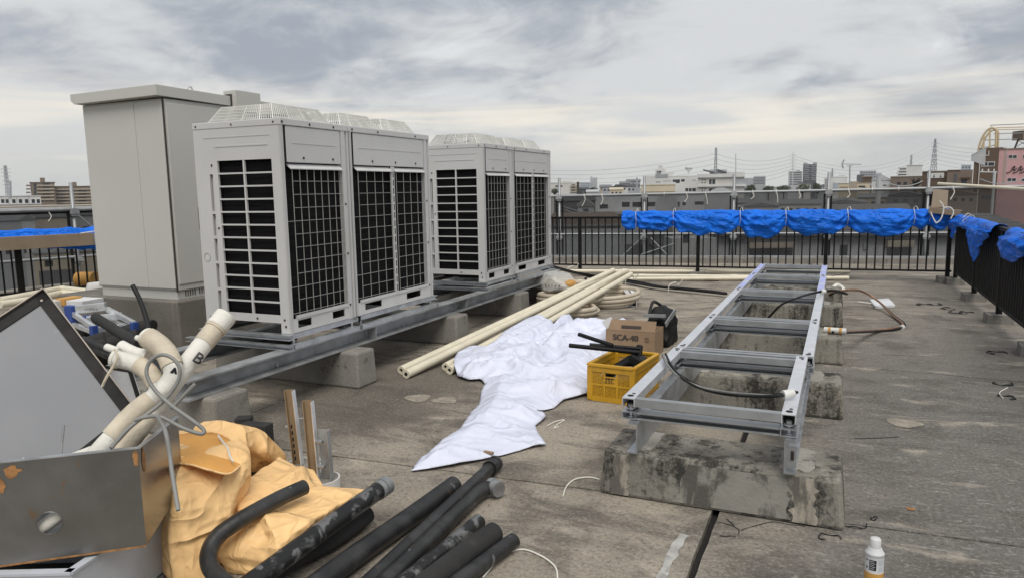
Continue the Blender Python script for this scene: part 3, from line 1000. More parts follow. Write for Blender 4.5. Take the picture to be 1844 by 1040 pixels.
    for i in range(5):
        if i in (1, 3):
            bt.bx(UX - .016, UX - .005, seg[i], seg[i + 1], z0 + .002, z0 + .035)
            bt.bx(UX - .016, UX - .005, seg[i], seg[i + 1], z0 + .10, z0 + .118)
        else:
            bt.bx(UX - .016, UX - .005, seg[i], seg[i + 1], z0 + .002, z0 + .118)
    bt.bx(UX - .016, UX + .004, y0 + .075, y1 - .108, z0 + .118, z0 + .145)
    bt.obj('base_tray', 'whiteplain', t)
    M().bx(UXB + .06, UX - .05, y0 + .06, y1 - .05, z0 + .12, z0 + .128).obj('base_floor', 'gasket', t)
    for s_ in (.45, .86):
        M().bx(UXB + .1, UX - .03, y0 + wd * s_ - .01, y0 + wd * s_ + .01, z0 + .002, z0 + .11).obj('base_rib', 'gasket', t)  # ribs coloured black to paint in the shade under the unit
    # fan guards on top
    fw_ = [(y0 + .07, y1 - .05)] if fans == 1 else [(y0 + .05, (y0 + y1) / 2 - .02), ((y0 + y1) / 2 + .02, y1 - .05)]
    for (a, b) in fw_:
        fg = M()
        xa, xb = UXB + .10, UX - .13
        ins, hh = .085, .135
        B4 = [V((xa, a, z1)), V((xb, a, z1)), V((xb, b, z1)), V((xa, b, z1))]
        T4 = [V((xa + ins, a + ins, z1 + hh)), V((xb - ins, a + ins, z1 + hh)), V((xb - ins, b - ins, z1 + hh)), V((xa + ins, b - ins, z1 + hh))]
        r = .0022
        def wire(p, q, rr=r):
            fg.bar(p, q, rr * 2, rr * 2)
        for i in range(4):
            j = (i + 1) % 4
            wire(B4[i], B4[j], .004); wire(T4[i], T4[j], .004); wire(B4[i], T4[i], .004)
            n = 30
            for k_ in range(1, n):
                wire(B4[i].lerp(B4[j], k_ / n), T4[i].lerp(T4[j], k_ / n), .004 if k_ % 8 == 0 else r)
            for k_ in range(1, 5):
                wire(B4[i].lerp(T4[i], k_ / 5), B4[j].lerp(T4[j], k_ / 5))
        n = 30
        for k_ in range(1, n):
            wire(T4[0].lerp(T4[1], k_ / n), T4[3].lerp(T4[2], k_ / n), .0032 if k_ % 8 == 0 else .0018)
        for k_ in range(1, 9):
            wire(T4[0].lerp(T4[3], k_ / 9), T4[1].lerp(T4[2], k_ / 9))
        fg.obj('fan_guard', 'wiretop', t)
        cx_, cy_ = (xa + xb) / 2, (a + b) / 2
        R_ = min(xb - xa, b - a) / 2 - .04
        M().lathe([(R_, 0), (R_, .03), (R_ - .015, .03), (R_ - .02, .004), (.02, .004)], (cx_, cy_, z1 - .0), 28).obj('fan_ring', 'whiteplain', t, smooth=True)
        bl = M()
        for k_ in range(4):
            a_ = k_ * math.pi / 2 + .4
            e_ = V((math.cos(a_), math.sin(a_), 0)); s_ = V((-math.sin(a_), math.cos(a_), 0))
            o_ = V((cx_, cy_, z1 + .02))
            bl.extr([o_ + e_ * .06 - s_ * .03, o_ + e_ * (R_ - .03) - s_ * .10, o_ + e_ * (R_ - .03) + s_ * .08 + V((0, 0, .03)), o_ + e_ * .06 + s_ * .03 + V((0, 0, .02))], (0, 0, .004))
        bl.lathe([(.07, .0), (.07, .04), (.05, .05)], (cx_, cy_, z1 + .006), 16)
        bl.obj('fan', 'blackplastic', t)
    # the row stands a little nearer than its drawing plane
    t.scale = (UK, UK, UK)
    t.location = EYE + (t.location - EYE) * UK
    return t
UK = .948
make_unit('nearest white outdoor unit of the row with a single fan cage', 4.677, .885, .5, 1)
make_unit('second white outdoor unit from the camera, double width with two fan cages', 5.578, 1.42, .5, 2)
make_unit('third white outdoor unit with one fan cage, beyond the gap in the row', 8.345, .885, .487, 1)
make_unit('farthest white outdoor unit, double width with two fan cages', 9.246, 1.42, .487, 2)

# ------------------------------------------------------------------ their steel base
VX, VXB = -3.903, -4.803          # front and back planes of the units as they stand
BXF = -3.85
ZBT = .447
bm1 = thing('steel_beam', 'long galvanised channel beam carrying the front of the white units', 'beam', (BXF, 3.36, .31), 'beams under the unit row')
cp = [(-.065, -.068), (.065, -.068), (.065, -.056), (-.045, -.056), (-.045, .056), (.065, .056), (.065, .068), (-.065, .068)]
M().sweep(cp, (BXF - .065, 3.36, ZBT - .068), (BXF - .065, 10.35, ZBT - .068)).obj('channel', 'galvdull', bm1)
for y in (5.5, 7.3):
    M().bx(BXF - .10, BXF - .004, y - .006, y + .006, .324, .434).obj('stiffener', 'galvdull', bm1)
for (y, z) in ((3.45, .41), (3.45, .35), (3.58, .42), (4.3, .335), (6.1, .335)):
    M().lathe([(.012, 0), (.012, .012)], (BXF - .109, y, z), 8, V((1, 0, 0))).obj('bolt', 'galv', bm1)
bm2 = thing('steel_beam', 'rear galvanised channel beam under the white units by the cabinet', 'beam', (-4.75, 3.5, .31), 'beams under the unit row')
M().sweep(cp, (-4.75, 3.5, ZBT - .068), (-4.75, 10.35, ZBT - .068)).obj('channel', 'galvdull', bm2)
def unit_base(label, y0, y1, z0):
    t = thing('unit_stand', label, 'stand', ((VX + VXB) / 2, y0, ZBT), 'galvanised stands under the units')
    up_ = chan(.055, .042, .005)
    lo_ = chan(.06, .036, .005)
    zt, zl = z0 - .0225, ZBT + .0185
    for (y, mir) in ((y0 + .005, False), (y1 - .005, True)):
        M().sweep(mirror(up_) if mir else up_, (VXB - .03, y, zt), (VX + .02, y, zt)).obj('cross_channel', 'galv', t)
    for (y, mir) in ((y0 - .03, False), (y1 - .01, True)):
        M().sweep(mirror(lo_) if mir else lo_, (VXB - .15, y, zl), (VX + .05, y, zl)).obj('lower_channel', 'galv', t)
    for (x, mir) in ((VX - .01, True), (VXB + .02, False)):
        M().sweep(mirror(up_) if mir else up_, (x, y0 + .003, zt - .0015), (x, y1 - .003, zt - .0015)).obj('long_channel', 'galv', t)
    M().sweep(mirror(lo_), (VX + .055, y0 - .025, zl + .001), (VX + .055, y1 - .03, zl + .001)).obj('lower_channel', 'galv', t)
    bm_ = M().lathe([(.018, 0), (.018, .012), (.011, .012), (.011, .05), (.02, .05), (.02, .062)], n=8).mesh('bolt', 'galv')
    rm = M().bx(-.03, .03, -.03, .03, 0, z0 - .045 - ZBT - .036).mesh('rubber_pad', 'rubber')
    for x in (VX - .02, VXB + .03):
        for y in (y0 + .045, y1 - .045):
            put('bolt', bm_, t, (x, y, ZBT + .02))
            put('rubber_pad', rm, t, (x - .08, y + .07 * (1 if y < (y0 + y1) / 2 else -1), ZBT + .0365))
    return t
unit_base('galvanised channel stand under the nearest white unit', 4.425, 5.275, .56)
unit_base('galvanised channel stand under the second white unit from the camera', 5.315, 6.64, .56)
unit_base('galvanised channel stand under the third white unit past the gap', 7.90, 8.75, .548)
unit_base('galvanised channel stand under the farthest white unit', 8.79, 10.115, .548)
def conc_block(label, x0, x1, y0, y1, h, m, group, bev=.02, taper=.012):
    t = M()
    t.add([(x0, y0, 0), (x1, y0, 0), (x1, y1, 0), (x0, y1, 0), (x0 + taper, y0 + taper, h), (x1 - taper, y0 + taper, h), (x1 - taper, y1 - taper, h), (x0 + taper, y1 - taper, h)],
          [(3, 2, 1, 0), (4, 5, 6, 7), (0, 1, 5, 4), (1, 2, 6, 5), (2, 3, 7, 6), (3, 0, 4, 7)])
    o = t.obj('concrete_block', m, bevel=bev)
    return tag(o, label, 'concrete block', group)
gl = 'concrete blocks under the unit row'
conc_block('pale concrete block at the near end of the unit beams, by the orange bags', -5.3, -3.74, 3.46, 3.80, .309, 'block', gl)
conc_block('large concrete block under the nearest white unit', -5.3, -3.67, 4.95, 5.23, .309, 'block', gl)
conc_block('concrete block under the beam below the second white unit', -5.3, -3.72, 6.80, 7.10, .309, 'block', gl)
conc_block('concrete block under the third white unit beside the hose coils', -5.3, -3.76, 8.62, 8.94, .309, 'block', gl)
conc_block('farthest concrete block under the unit beams', -5.3, -3.74, 10.0, 10.32, .309, 'block', gl)

# ------------------------------------------------------------------ beige cabinet
pl_ = M().bx(-8.35, -6.42, 5.56, 7.75, 0, .535).obj('concrete_plinth', 'plinth', bevel=.02)
tag(pl_, 'dark grey concrete plinth under the tall beige cabinet', 'plinth')
cb = thing('electrical_cabinet', 'tall beige steel cabinet with overhanging roof left of the white units', 'cabinet', (-7.1, 6.6, .537))
CX0, CX1, CY0, CY1 = -7.74, -6.50, 5.64, 7.66
M().bx(CX0, CX1, CY0, CY1, .64, 2.66).obj('body', 'cabinet', cb)
M().bx(CX0 + .03, CX1 - .02, CY0 + .015, CY1, .537, .64).obj('base_skirt', 'cabinet', cb)
M().bx(CX0 + .02, CX1 - .885 + .46, CY0 - .014, CY0, .655, 2.645).obj('door', 'cabinet', cb, bevel=.006)
M().bx(CX1 - .42, CX1 - .012, CY0 - .014, CY0, .655, 2.645).obj('door', 'cabinet', cb, bevel=.006)
M().bx(CX1 - .426, CX1 - .419, CY0 - .006, CY0 - .001, .655, 2.645).obj('door_gap', 'seam', cb)
M().bx(CX1 - .012, CX1 + .001, CY0 - .006, CY0 + .01, .62, 2.66).obj('corner_seam', 'seam', cb)
M().bx(CX1, CX1 + .014, CY0 + .02, CY1 - .02, .70, 2.62).obj('side_door', 'cabinet', cb, bevel=.006)
vm = M().bx(CX1 - .02, CX1 - .017, -.006, .006, -.03, .03).mesh('vent_slot', 'seam')
for k_ in range(18):
    if k_ % 6 != 5:
        put('vent_slot', vm, cb, (0, CY0 + .12 + k_ * .032, .592))
M().lathe([(.012, 0), (.012, .01)], (CX1 - .03, CY0 - .0, .66), 8, V((0, -1, 0))).obj('bolt', 'screw', cb)
rx0, rx1, ry0, ry1 = CX0 - .05, CX1 + .03, CY0 - .10, CY1 + .15
rm_ = M()
pr = [V((rx0, ry0, 2.67)), V((rx0, ry0, 2.76)), V((rx1 - .0, ry0, 2.80)), V((rx1, ry0, 2.69))]
rm_.extr([V((rx0 + .05, ry0, 2.665)), V((rx0, ry0, 2.70)), V((rx0, ry0, 2.775)), V((rx1, ry0, 2.79)), V((rx1, ry0, 2.68))], (0, ry1 - ry0, -.03))
ro = rm_.obj('roof', 'cabinet', cb, bevel=.004)
M().bx(CX1 - .08, CX1 + .11, 6.56, 6.95, 2.64, 2.84).obj('roof_vent', 'cabinet', ro)
M().bx(CX1 - .05, CX1 + .05, 6.55, 6.558, 2.655, 2.80).obj('vent_seam', 'seam', ro)
for y in (6.1, 7.05):
    M().tube([V((CX1 - .10, y + .035 * math.cos(a_), 2.79 + .05 * math.sin(a_))) for a_ in [i * math.pi / 8 for i in range(9)]], .008, 8).obj('lifting_eye', 'cabinet', ro)
# handles and stickers beside the nearest unit
M().bx(CX1 + .014, CX1 + .05, 6.02, 6.05, 1.65, 1.95).obj('door_handle', 'whiteplain', cb)
M().bx(CX1 + .014, CX1 + .018, 5.98, 6.06, 1.28, 1.52).obj('nameplate', 'lip', cb)
# ------------------------------------------------------------------ new steel frame on the right
gr_ = 'mouldy concrete blocks under the new steel frame'
bys = [(3.66, .44), (5.49, .42), (7.22, .42), (9.15, .40), (10.62, .40)]
bl_lab = ['mouldy concrete block under the near end of the new steel frame', 'second mould-stained concrete block from the near end of the steel frame',
          'third concrete block under the steel frame with a wrapped pipe end on top', 'fourth concrete block under the steel frame beside the black cable loop', 'farthest concrete block under the steel frame by the cream pipes']
RB = []
for (y, dp), lab in zip(bys, bl_lab):
    o = conc_block(lab, -1.148, .079, y, y + dp, .25, 'blockmold', gr_, .022, .022)
    RB.append(o)
    for x in (-.96, -.16):
        pts = []
        for k_ in range(26):
            a = 2 * math.pi * k_ / 26
            rr = random.uniform(.82, 1.06)
            sq_ = 1 / max(abs(math.cos(a)), abs(math.sin(a)))
            pts.append(V((x + .01 + math.cos(a) * .085 * rr * min(sq_, 1.3), y + dp / 2 + math.sin(a) * (dp / 2 - .045) * rr * min(sq_, 1.2), .249)))
        M().extr(pts, (0, 0, .0095)).obj('mortar_pad', 'blockcap', o)
def run_mark(o, x0, x1, z0, z1, y, m, slant=0.0, seed=1):
    rnd_ = random.Random(seed)
    L, R_ = [], []
    for k_ in range(13):
        f = k_ / 12
        z = z0 + (z1 - z0) * f
        yy = y + .022 * z / .25 - .0022
        L.append(V((x0 + slant * (1 - f) + rnd_.uniform(-.016, .016), yy, z)))
        R_.append(V((x1 + rnd_.uniform(-.016, .016), yy, z)))
    b = M()
    b.add(L + R_, [(i, i + 1, 14 + i, 13 + i) for i in range(12)])
    return b.obj('lime_run', m, o)
run_mark(RB[0], -1.075, -.985, .012, .232, 3.66, 'limerun', .0, 3)
run_mark(RB[0], -.165, -.055, .012, .238, 3.66, 'limerun', .0, 5)
run_mark(RB[0], -.66, -.18, .02, .226, 3.66, 'oldrender', -.08, 8)
ZB0, ZB1 = .259, .425
def long_beam(label, x, sgn):
    t = thing('steel_beam', label, 'beam', (x, 3.62, ZB0), 'galvanised beams of the new frame')
    h = ZB1 - ZB0
    pr = [(0, -h / 2), (.055, -h / 2), (.055, -h / 2 + .008), (.008, -h / 2 + .008), (.008, h / 2 - .008), (.055, h / 2 - .008), (.055, h / 2), (0, h / 2)]
    M().sweep(pr if sgn > 0 else mirror(pr), (x, 3.64, (ZB0 + ZB1) / 2), (x, 10.98, (ZB0 + ZB1) / 2)).obj('channel', 'galv', t)
    return t
b1 = long_beam('left galvanised channel beam of the new steel frame', -.93, -1)
b2 = long_beam('right galvanised channel beam of the new steel frame', -.205, 1)
M().bx(-.206, -.15, 3.655, 3.66, ZB0 + .03, ZB1 - .03).obj('end_plate', 'galv', b2)
M().bx(-.175, -.16, 3.645, 3.655, .33, .375).obj('bolt', 'screw', b2)
for y in (5.05, 6.4, 8.2):
    M().bx(-.98, -.932, y - .004, y + .004, ZB0 + .006, ZB1 - .006).obj('stiffener', 'galv', b1)
YS = [(3.68, 5.015), (5.03, 6.36), (6.375, 8.17), (8.185, 9.66), (9.675, 10.95)]
fl_ = ['nearest rectangular galvanised sub-frame with a cable bundle draped across it', 'second galvanised sub-frame from the camera on the long beams',
       'third and longest galvanised sub-frame on the long beams', 'fourth galvanised sub-frame on the beams, with black cables across it', 'farthest galvanised sub-frame near the far balustrade']
ZT = .548
for i, ((y0, y1), lab) in enumerate(zip(YS, fl_)):
    dx = (0, .035, .035, .03, .02)[i]
    xl, xr = -1.025 + (0 if i == 0 else .012), -.158 + dx
    t = thing('mounting_frame', lab, 'frame', ((xl + xr) / 2, y0, ZB1), 'galvanised sub-frames on the new beams')
    pu_ = [(-.036, -.022), (.036, -.022), (.036, -.012), (.032, -.012), (.032, -.018), (-.032, -.018), (-.032, .018), (.032, .018), (.032, .012), (.036, .012), (.036, .022), (-.036, .022)]
    side = [(-.034, -.024), (-.029, -.024), (-.029, .019), (.029, .019), (.029, -.024), (.034, -.024), (.034, .024), (-.034, .024)]
    for x in (xl + .034, xr - .034):
        o = M().sweep(side, (x, y0, ZT - .024), (x, y1, ZT - .024)).obj('side_rail', 'galvnew', t)
        for y in (y0 + .05, y1 - .05):
            M().lathe([(.017, 0), (.017, .0015)], (x, y, ZT + .0005), 14).obj('bolt_hole', 'dark', o)
            M().lathe([(.009, 0), (.009, .0015)], (x + .006, y + .045 * (1 if y < (y0 + y1) / 2 else -1), ZT + .0005), 10).obj('bolt_hole', 'dark', o)
        # lower channel parallel to the rail
        M().sweep([(p[0] * 1.05, p[1] * .9) for p in pu_], (x, y0 + .012, .449), (x, y0 + .20, .449)).obj('lower_channel', 'galv', t)
        M().sweep([(p[0] * 1.05, p[1] * .9) for p in pu_], (x, y1 - .20, .449), (x, y1 - .012, .449)).obj('lower_channel', 'galv', t)
    for y in (y0 + .024, y1 - .024):
        M().bx(xl + .0685, xr - .0685, y - .022, y + .022, ZT - .046, ZT - .002).obj('cross_bar', 'galvpaint', t)
        yy = y + (.03 if y < (y0 + y1) / 2 else -.03)
        M().sweep([(p[0], p[1] * .95) for p in pu_], (xl + .075, yy, .4485), (xr - .075, yy, .4485)).obj('lower_bar', 'galvpaint', t)
    M().bx(xl + .0685, xr - .0685, y1 - .12, y1 - .08, ZT - .046, ZT - .004).obj('cross_bar', 'galvpaint', t)
    if i >= 3:
        for x in (xl + .034, xr - .034):
            for (f0, f1) in ((.06, .40), (.50, .93)):
                M().bx(x - .030, x + .030, y0 + (y1 - y0) * f0, y0 + (y1 - y0) * f1, ZT + .0006, ZT + .0018).obj('protective_film', 'bluefilm', t)
    bolt = M().lathe([(.019, .428), (.019, .436), (.010, .437), (.010, .474), (.026, .476), (.026, .484), (.014, .485), (.014, .499)], n=10).mesh('levelling_bolt', 'galv')
    pad = M().bx(-.03, .03, -.03, .03, .470, .499).mesh('rubber_pad', 'rubber')
    for x in (xl + .034, xr - .034):
        for y in (y0 + .06, y1 - .06):
            put('levelling_bolt', bolt, t, (x, y, 0))
            put('rubber_pad', pad, t, (x, y + .055 * (1 if y < (y0 + y1) / 2 else -1), 0))
# ------------------------------------------------------------------ cables on and beside the frame
def bundle(name, label, cat, path, n, spread, r, mats, seed=0, ties=(), n_s=6, tail=0):
    t = thing(name, label, cat, path[0])
    rnd = random.Random(seed)
    core = smooth_path(path, n_s)
    for k_ in range(n):
        off = V((rnd.uniform(-1, 1), rnd.uniform(-1, 1), rnd.uniform(-.2, 1))) * spread
        ph = rnd.uniform(0, 6)
        pts = []
        for i, p in enumerate(core):
            f = i / max(1, len(core) - 1)
            pts.append(p + off * (.55 + .45 * math.sin(f * 9 + ph)) + V((math.sin(f * 7 + ph), math.cos(f * 6 + ph), 0)) * spread * .5)
        M().tube(pts, r, 7).obj('cable', mats[k_ % len(mats)], t, smooth=True)
    for f in ties:
        i = int(f * (len(core) - 1))
        p = core[i]
        tn = (core[min(i + 1, len(core) - 1)] - core[i - 1]).normalized()
        M().tube([p - tn * .03, p + tn * .03], spread * 1.3 + r, 10).obj('tape_band', 'pvc', t, smooth=True)
    return t
bundle('cable_bundle', 'dark cable bundle sagging across the nearest sub-frame, ends taped white', 'cable',
       [gp(1195, 638, .585), gp(1203, 655, .575), gp(1225, 678, .53), gp(1262, 698, .47), gp(1310, 709, .47), gp(1360, 712, .53), gp(1400, 711, .575), gp(1433, 706, .585)], 5, .012, .0075, ['rubber', 'rubber', 'greycable'], 3, (.95,))
bundle('cable_bundle', 'black cable pair lying across the fourth sub-frame', 'cable',
       [gp(1384, 571, .30), gp(1402, 552, .45), gp(1425, 540, .575), gp(1462, 528, .58), gp(1500, 524, .56), gp(1525, 530, .42)], 3, .012, .008, ['rubber'], 5, (.7,))
bundle('cable_loop', 'loop of black and brown insulated tubes lying on the roof right of the steel frame', 'cable',
       [gp(1494, 531, .30), gp(1512, 525, .34), gp(1548, 523, .25), gp(1580, 540, .12), gp(1606, 565, .03), gp(1628, 584, .02), gp(1612, 592, .02), gp(1575, 596, .03), gp(1528, 598, .22), gp(1500, 597, .275)], 4, .014, .0115, ['rubber', 'copper', 'rubber', 'copper'], 8, (.62,))
t = thing('wrapped_pipe_end', 'white taped pipe end with orange bands on the third frame block', 'pipe', gp(1505, 598, .28))
pa, pb = gp(1484, 593, .285), gp(1524, 596, .285)
M().tube([pa, pb], .030, 10).obj('wrapping', 'pvc', t, smooth=True)
for f in (.25, .75):
    M().tube([pa.lerp(pb, f - .06), pa.lerp(pb, f + .06)], .032, 10).obj('tape_band', 'boxorange', t)
t = thing('cover_plate', 'pale grey rectangular cover with a white strap on the roof by the cable loop', 'cover', gp(1590, 556))
c = [gp(1566, 543), gp(1600, 541), gp(1612, 553), gp(1576, 556)]
M().extr([p + V((0, 0, .002)) for p in c], (0, 0, .035)).obj('plate', 'boxwhite', t, bevel=.004)
M().bar(gp(1545, 543, .012), gp(1570, 546, .012), .04, .012).obj('strap', 'string', t)
tag(M().tube(smooth_path([gp(1500, 519, .05), gp(1508, 513, .06), gp(1518, 521, .05), gp(1507, 526, .04), gp(1496, 520, .05)], 5), .035, 8).obj('rag', 'wrap', smooth=True), 'crumpled pale rag on the farthest frame block', 'rag')

# ------------------------------------------------------------------ cream insulation tubes
tl = [((722, 666), (1104, 487), .40, 'leftmost long cream insulation tube lying over the hose coils'),
      ((731, 673), (1101, 492), .36, 'second long cream insulation tube from the left, its black core showing'),
      ((802, 660), (1124, 488), .40, 'middle long cream insulation tube of the five'),
      ((809, 666), (1128, 488), .38, 'fourth long cream insulation tube, its near end beside the white sheet'),
      ((866, 650), (1136, 494), .34, 'rightmost long cream insulation tube, disappearing under the white sheet')]
TUBES = []
for i, (a, b, z, lab) in enumerate(tl):
    r = .040
    pa, pb = gp(a[0], a[1], r + .003), gp(b[0], b[1], z)
    t = thing('insulation_tube', lab, 'tube', pa, 'cream insulation tubes')
    dd = (pb - pa).normalized()
    mid = pa.lerp(pb, .5) - V((0, 0, .03))
    M().pipe(pa, pb, r, r * .45).obj('foam_sleeve', 'tube', t, smooth=True)
    M().tube([pa + dd * (.012 if i != 1 else .0), pb - dd * .02], r * .44, 10).obj('core', 'blackplastic' if i in (1, 2) else 'dark', t)
    TUBES.append((pa, pb))
# hose coils
def coil(label, c, R, turns, z0, seed, ell=.9, rot=0.3, r=.033):
    rnd = random.Random(seed)
    pts = []
    n = 34
    for k_ in range(int(turns * n) + 8):
        a = 2 * math.pi * k_ / n
        tt = k_ / n
        rr = R * (1 + .05 * math.sin(tt * 2.4 + seed) + rnd.uniform(-.006, .006)) + .028 * ((int(tt) % 2) - .5)
        x, y = rr * math.cos(a), rr * ell * math.sin(a)
        z = z0 + .048 * tt + .015 * math.sin(a + seed)
        pts.append(V((c.x + x * math.cos(rot) - y * math.sin(rot), c.y + x * math.sin(rot) + y * math.cos(rot), z)))
    o = M().tube(pts, r, 9).obj('hose_coil', 'hose', smooth=True)
    return tag(o, label, 'hose', 'coils of beige hose')
coil('beige hose coil under the clear plastic bag beside the unit beam', V((-3.55, 10.35, 0)), .46, 4, .036, 1)
coil('beige hose coil in the middle of the pile below the cream tubes', V((-3.42, 9.55, 0)), .43, 3.6, .036, 2, .85)
coil('beige hose coil nearest the camera, lying flat under the cream tubes', V((-3.22, 8.93, 0)), .36, 1.9, .036, 5, .8)
coil('beige hose coil at the right of the pile with loose end towards the square tubes', V((-2.93, 9.95, 0)), .40, 3.3, .036, 8, .85, .9)
# bag on the coils
def lump(c, half, seed, bs_=.55, wr=.02, ws=4.0, flat=None, rotz=0.0, sub=5):
    bm = bmesh.new()
    bmesh.ops.create_icosphere(bm, subdivisions=sub, radius=1)
    Rz = Matrix.Rotation(rotz, 3, 'Z')
    for v in bm.verts:
        n = v.co.normalized()
        q = V((math.copysign(abs(n.x) ** bs_, n.x), math.copysign(abs(n.y) ** bs_, n.y), math.copysign(abs(n.z) ** bs_, n.z)))
        p = V((q.x * half[0], q.y * half[1], q.z * half[2]))
        wp = p + V((mn.noise(p * 2.2 + V((seed, 0, 0))), mn.noise(p * 2.2 + V((0, seed, 3))), mn.noise(p * 2.2 + V((5, 0, seed))))) * .12
        dsp = (ridged(wp, ws * .45, seed) - .5) * wr * 1.8 + (ridged(wp * 1.0, ws, seed + 2) - .5) * wr + (ridged(wp, ws * 2.4, seed + 5) - .5) * wr * .35
        p += n * dsp
        w_ = V(c) + Rz @ p
        if flat is not None and w_.z < flat:
            w_.z = flat + random.uniform(0, .001)
        v.co = w_
    b = M()
    bm.verts.ensure_lookup_table()
    b.v = [v.co.copy() for v in bm.verts]
    b.f = [tuple(v.index for v in f.verts) for f in bm.faces]
    bm.free()
    return b
def hull_bag(pts, seed, wr=.02, ws=4.0, p=9.0, flat=.003, sub=6, pleats=()):
    """soft filled cloth: rounded version of the hull of a few corner points, with creases"""
    bm = bmesh.new()
    for q in pts:
        bm.verts.new(q)
    bmesh.ops.convex_hull(bm, input=bm.verts)
    c = sum((V(q) for q in pts), V((0, 0, 0))) / len(pts)
    pl = []
    bm.normal_update()
    for f in bm.faces:
        n_ = f.normal.copy()
        d_ = n_.dot(f.calc_center_median() - c)
        if d_ < 0:
            n_, d_ = -n_, -d_
        if d_ > 1e-4:
            pl.append((n_, d_))
    bm.free()
    # merge near-equal planes
    uq = []
    for (n_, d_) in pl:
        if all(n_.dot(m_) < .995 for m_, _ in uq):
            uq.append((n_, d_))
    bm = bmesh.new()
    bmesh.ops.create_icosphere(bm, subdivisions=sub, radius=1)
    b = M()
    for v in bm.verts:
        n = v.co.normalized()
        s_ = sum((max(0, n.dot(m_)) / d_) ** p for m_, d_ in uq)
        r_ = s_ ** (-1 / p)
        q = n * r_
        wp = q + V((mn.noise(q * 2.4 + V((seed, 0, 0))), mn.noise(q * 2.4 + V((0, seed, 3))), mn.noise(q * 2.4 + V((5, 0, seed))))) * .16
        an = V((wp.x * 1.0, wp.y * 1.0, wp.z * .55))
        dsp = (max(0, ridged(an, ws * .5, seed) - .25)) ** 1.3 * wr * 2.2 + (max(0, ridged(an, ws * 1.1, seed + 2) - .3)) * wr * 1.2 + (max(0, ridged(wp, ws * 2.6, seed + 5) - .3)) * wr * .5
        vd = mn.voronoi(an * ws * .75 + V((seed, 0, 0)))[0]
        vd2 = mn.voronoi(an * ws * 2.0 + V((0, seed, 0)))[0]
        dsp += (min(.55, vd[0]) * 1.9 + vd2[0] * .55) * wr
        for (pd, fq, amp, ph) in pleats:
            s0_ = wp.dot(V(pd)) * fq + ph + .25 * mn.noise(q * 3 + V((ph, 0, 0)))
            tri = abs((s0_ % 1.0) - .5) * 2
            mk = max(0, min(1, .5 + 1.6 * mn.noise(q * 2.6 + V((0, ph * 3, seed)))))
            dsp += max(0, 1 - tri * 2.4) * amp * mk
        w_ = c + q + n * (dsp - wr * 1.6)
        if w_.z < flat:
            w_.z = flat + random.uniform(0, .0008)
        b.v.append(w_)
    bm.verts.index_update()
    b.f = [tuple(v.index for v in f.verts) for f in bm.faces]
    bm.free()
    return b
cb_ = gp(998, 508, .33)
t = thing('plastic_bag', 'clear plastic bag with scribbled writing lying on the hose coils', 'bag', V((cb_.x, cb_.y, .2)))
hull_bag([cb_ + V(q) for q in ((-.42, -.02, -.06), (-.36, .12, .03), (-.12, .10, .16), (-.05, -.14, .12), (.18, .10, .13), (.33, .02, .02), (.35, .0, -.10), (.25, -.15, -.09), (-.10, -.16, -.11), (.0, .2, -.09), (.25, .15, -.08), (-.25, -.12, -.06))], 4, .014, 8, 14, .0, 5).obj('film', 'film', t, smooth=True)
lump(V((cb_.x + .20, cb_.y, .295)), (.12, .12, .085), 2.0, .8, .01, 6, rotz=-.12, sub=3).obj('contents', 'boxorange', t, smooth=True)
lump(V((cb_.x - .05, cb_.y + .02, .30)), (.20, .11, .075), 7.0, .8, .01, 6, rotz=-.12, sub=3).obj('contents', 'brownedge', t, smooth=True)
sc_ = M()
yq = cb_.y - .165
for k_ in range(7):
    x = cb_.x - .16 + k_ * .05
    sc_.tube(smooth_path([V((x + random.uniform(-.018, .018), yq - .014 * math.cos((x - cb_.x) * 4), .30 + random.uniform(-.02, .025))) for _ in range(4)], 3), .0035, 5)
sc_.obj('handwriting', 'ink', t)
# bundle of square plastic tubes
t = thing('square_tube_bundle', 'four short square grey tubes stacked two by two on the roof', 'tubes', gp(1138, 552))
a = gp(1128, 551)
ex = V((.93, -.36, 0)).normalized()
ey = V((-.36 * .3 - .25, .93, 0)).normalized()
for i in range(2):
    for j in range(2):
        o = a + ex * (.09 * i + .045) + V((0, 0, .047 + .092 * j))
        b = M()
        s = .042
        for (u, v, w_, h_) in ((0, s - .004, .084, .008), (0, -s + .004, .084, .008), (s - .004, 0, .008, .068), (-s + .004, 0, .008, .068)):
            p = o + ex * u + V((0, 0, v))
            b.bar(p, p + ey * .42, w_, h_)
        b.obj('tube', 'whiteplain' if (i + j) % 2 else 'boxwhite', t)

# ------------------------------------------------------------------ pipes and cables by the far balustrade
pl2 = [((1012, 488), (1530, 489), .10, 'cream pipe lying along the far balustrade, farthest of the pipes', .034),
       ((1095, 496), (1380, 498), .07, 'cream pipe on the roof just before the far balustrade, behind the cable bundle', .030),
       ((1125, 502), (1528, 500), .05, 'cream pipe with white joints by the far balustrade, passing under the steel frame', .034),
       ((955, 500), (1120, 512), .05, 'short cream pipe near the last white unit, under the black cables', .032)]
for (a, b, z, lab, r) in pl2:
    pa, pb = gp(a[0], a[1], z), gp(b[0], b[1], z)
    t = thing('cream_pipe', lab, 'pipe', pa, 'cream pipes along the far balustrade')
    M().pipe(pa, pb, r, r * .7).obj('pipe', 'tube', t, smooth=True)
    for f in (.22, .55, .8):
        q = pa.lerp(pb, f)
        e_ = (pb - pa).normalized()
        M().tube([q - e_ * .06, q + e_ * .06], r + .004, 14).obj('joint', 'tube', t, smooth=True)
for px, lab in ((1272, 'dark timber offcut propping the cream pipes, left of the steel frame'), (1062, 'dark timber offcut under the cream pipes near the last unit')):
    p = gp(px, 508)
    tag(M().box((p.x, p.y + .3, .025), (.35, .16, .05)).obj('timber_offcut', 'foam'), lab, 'timber')
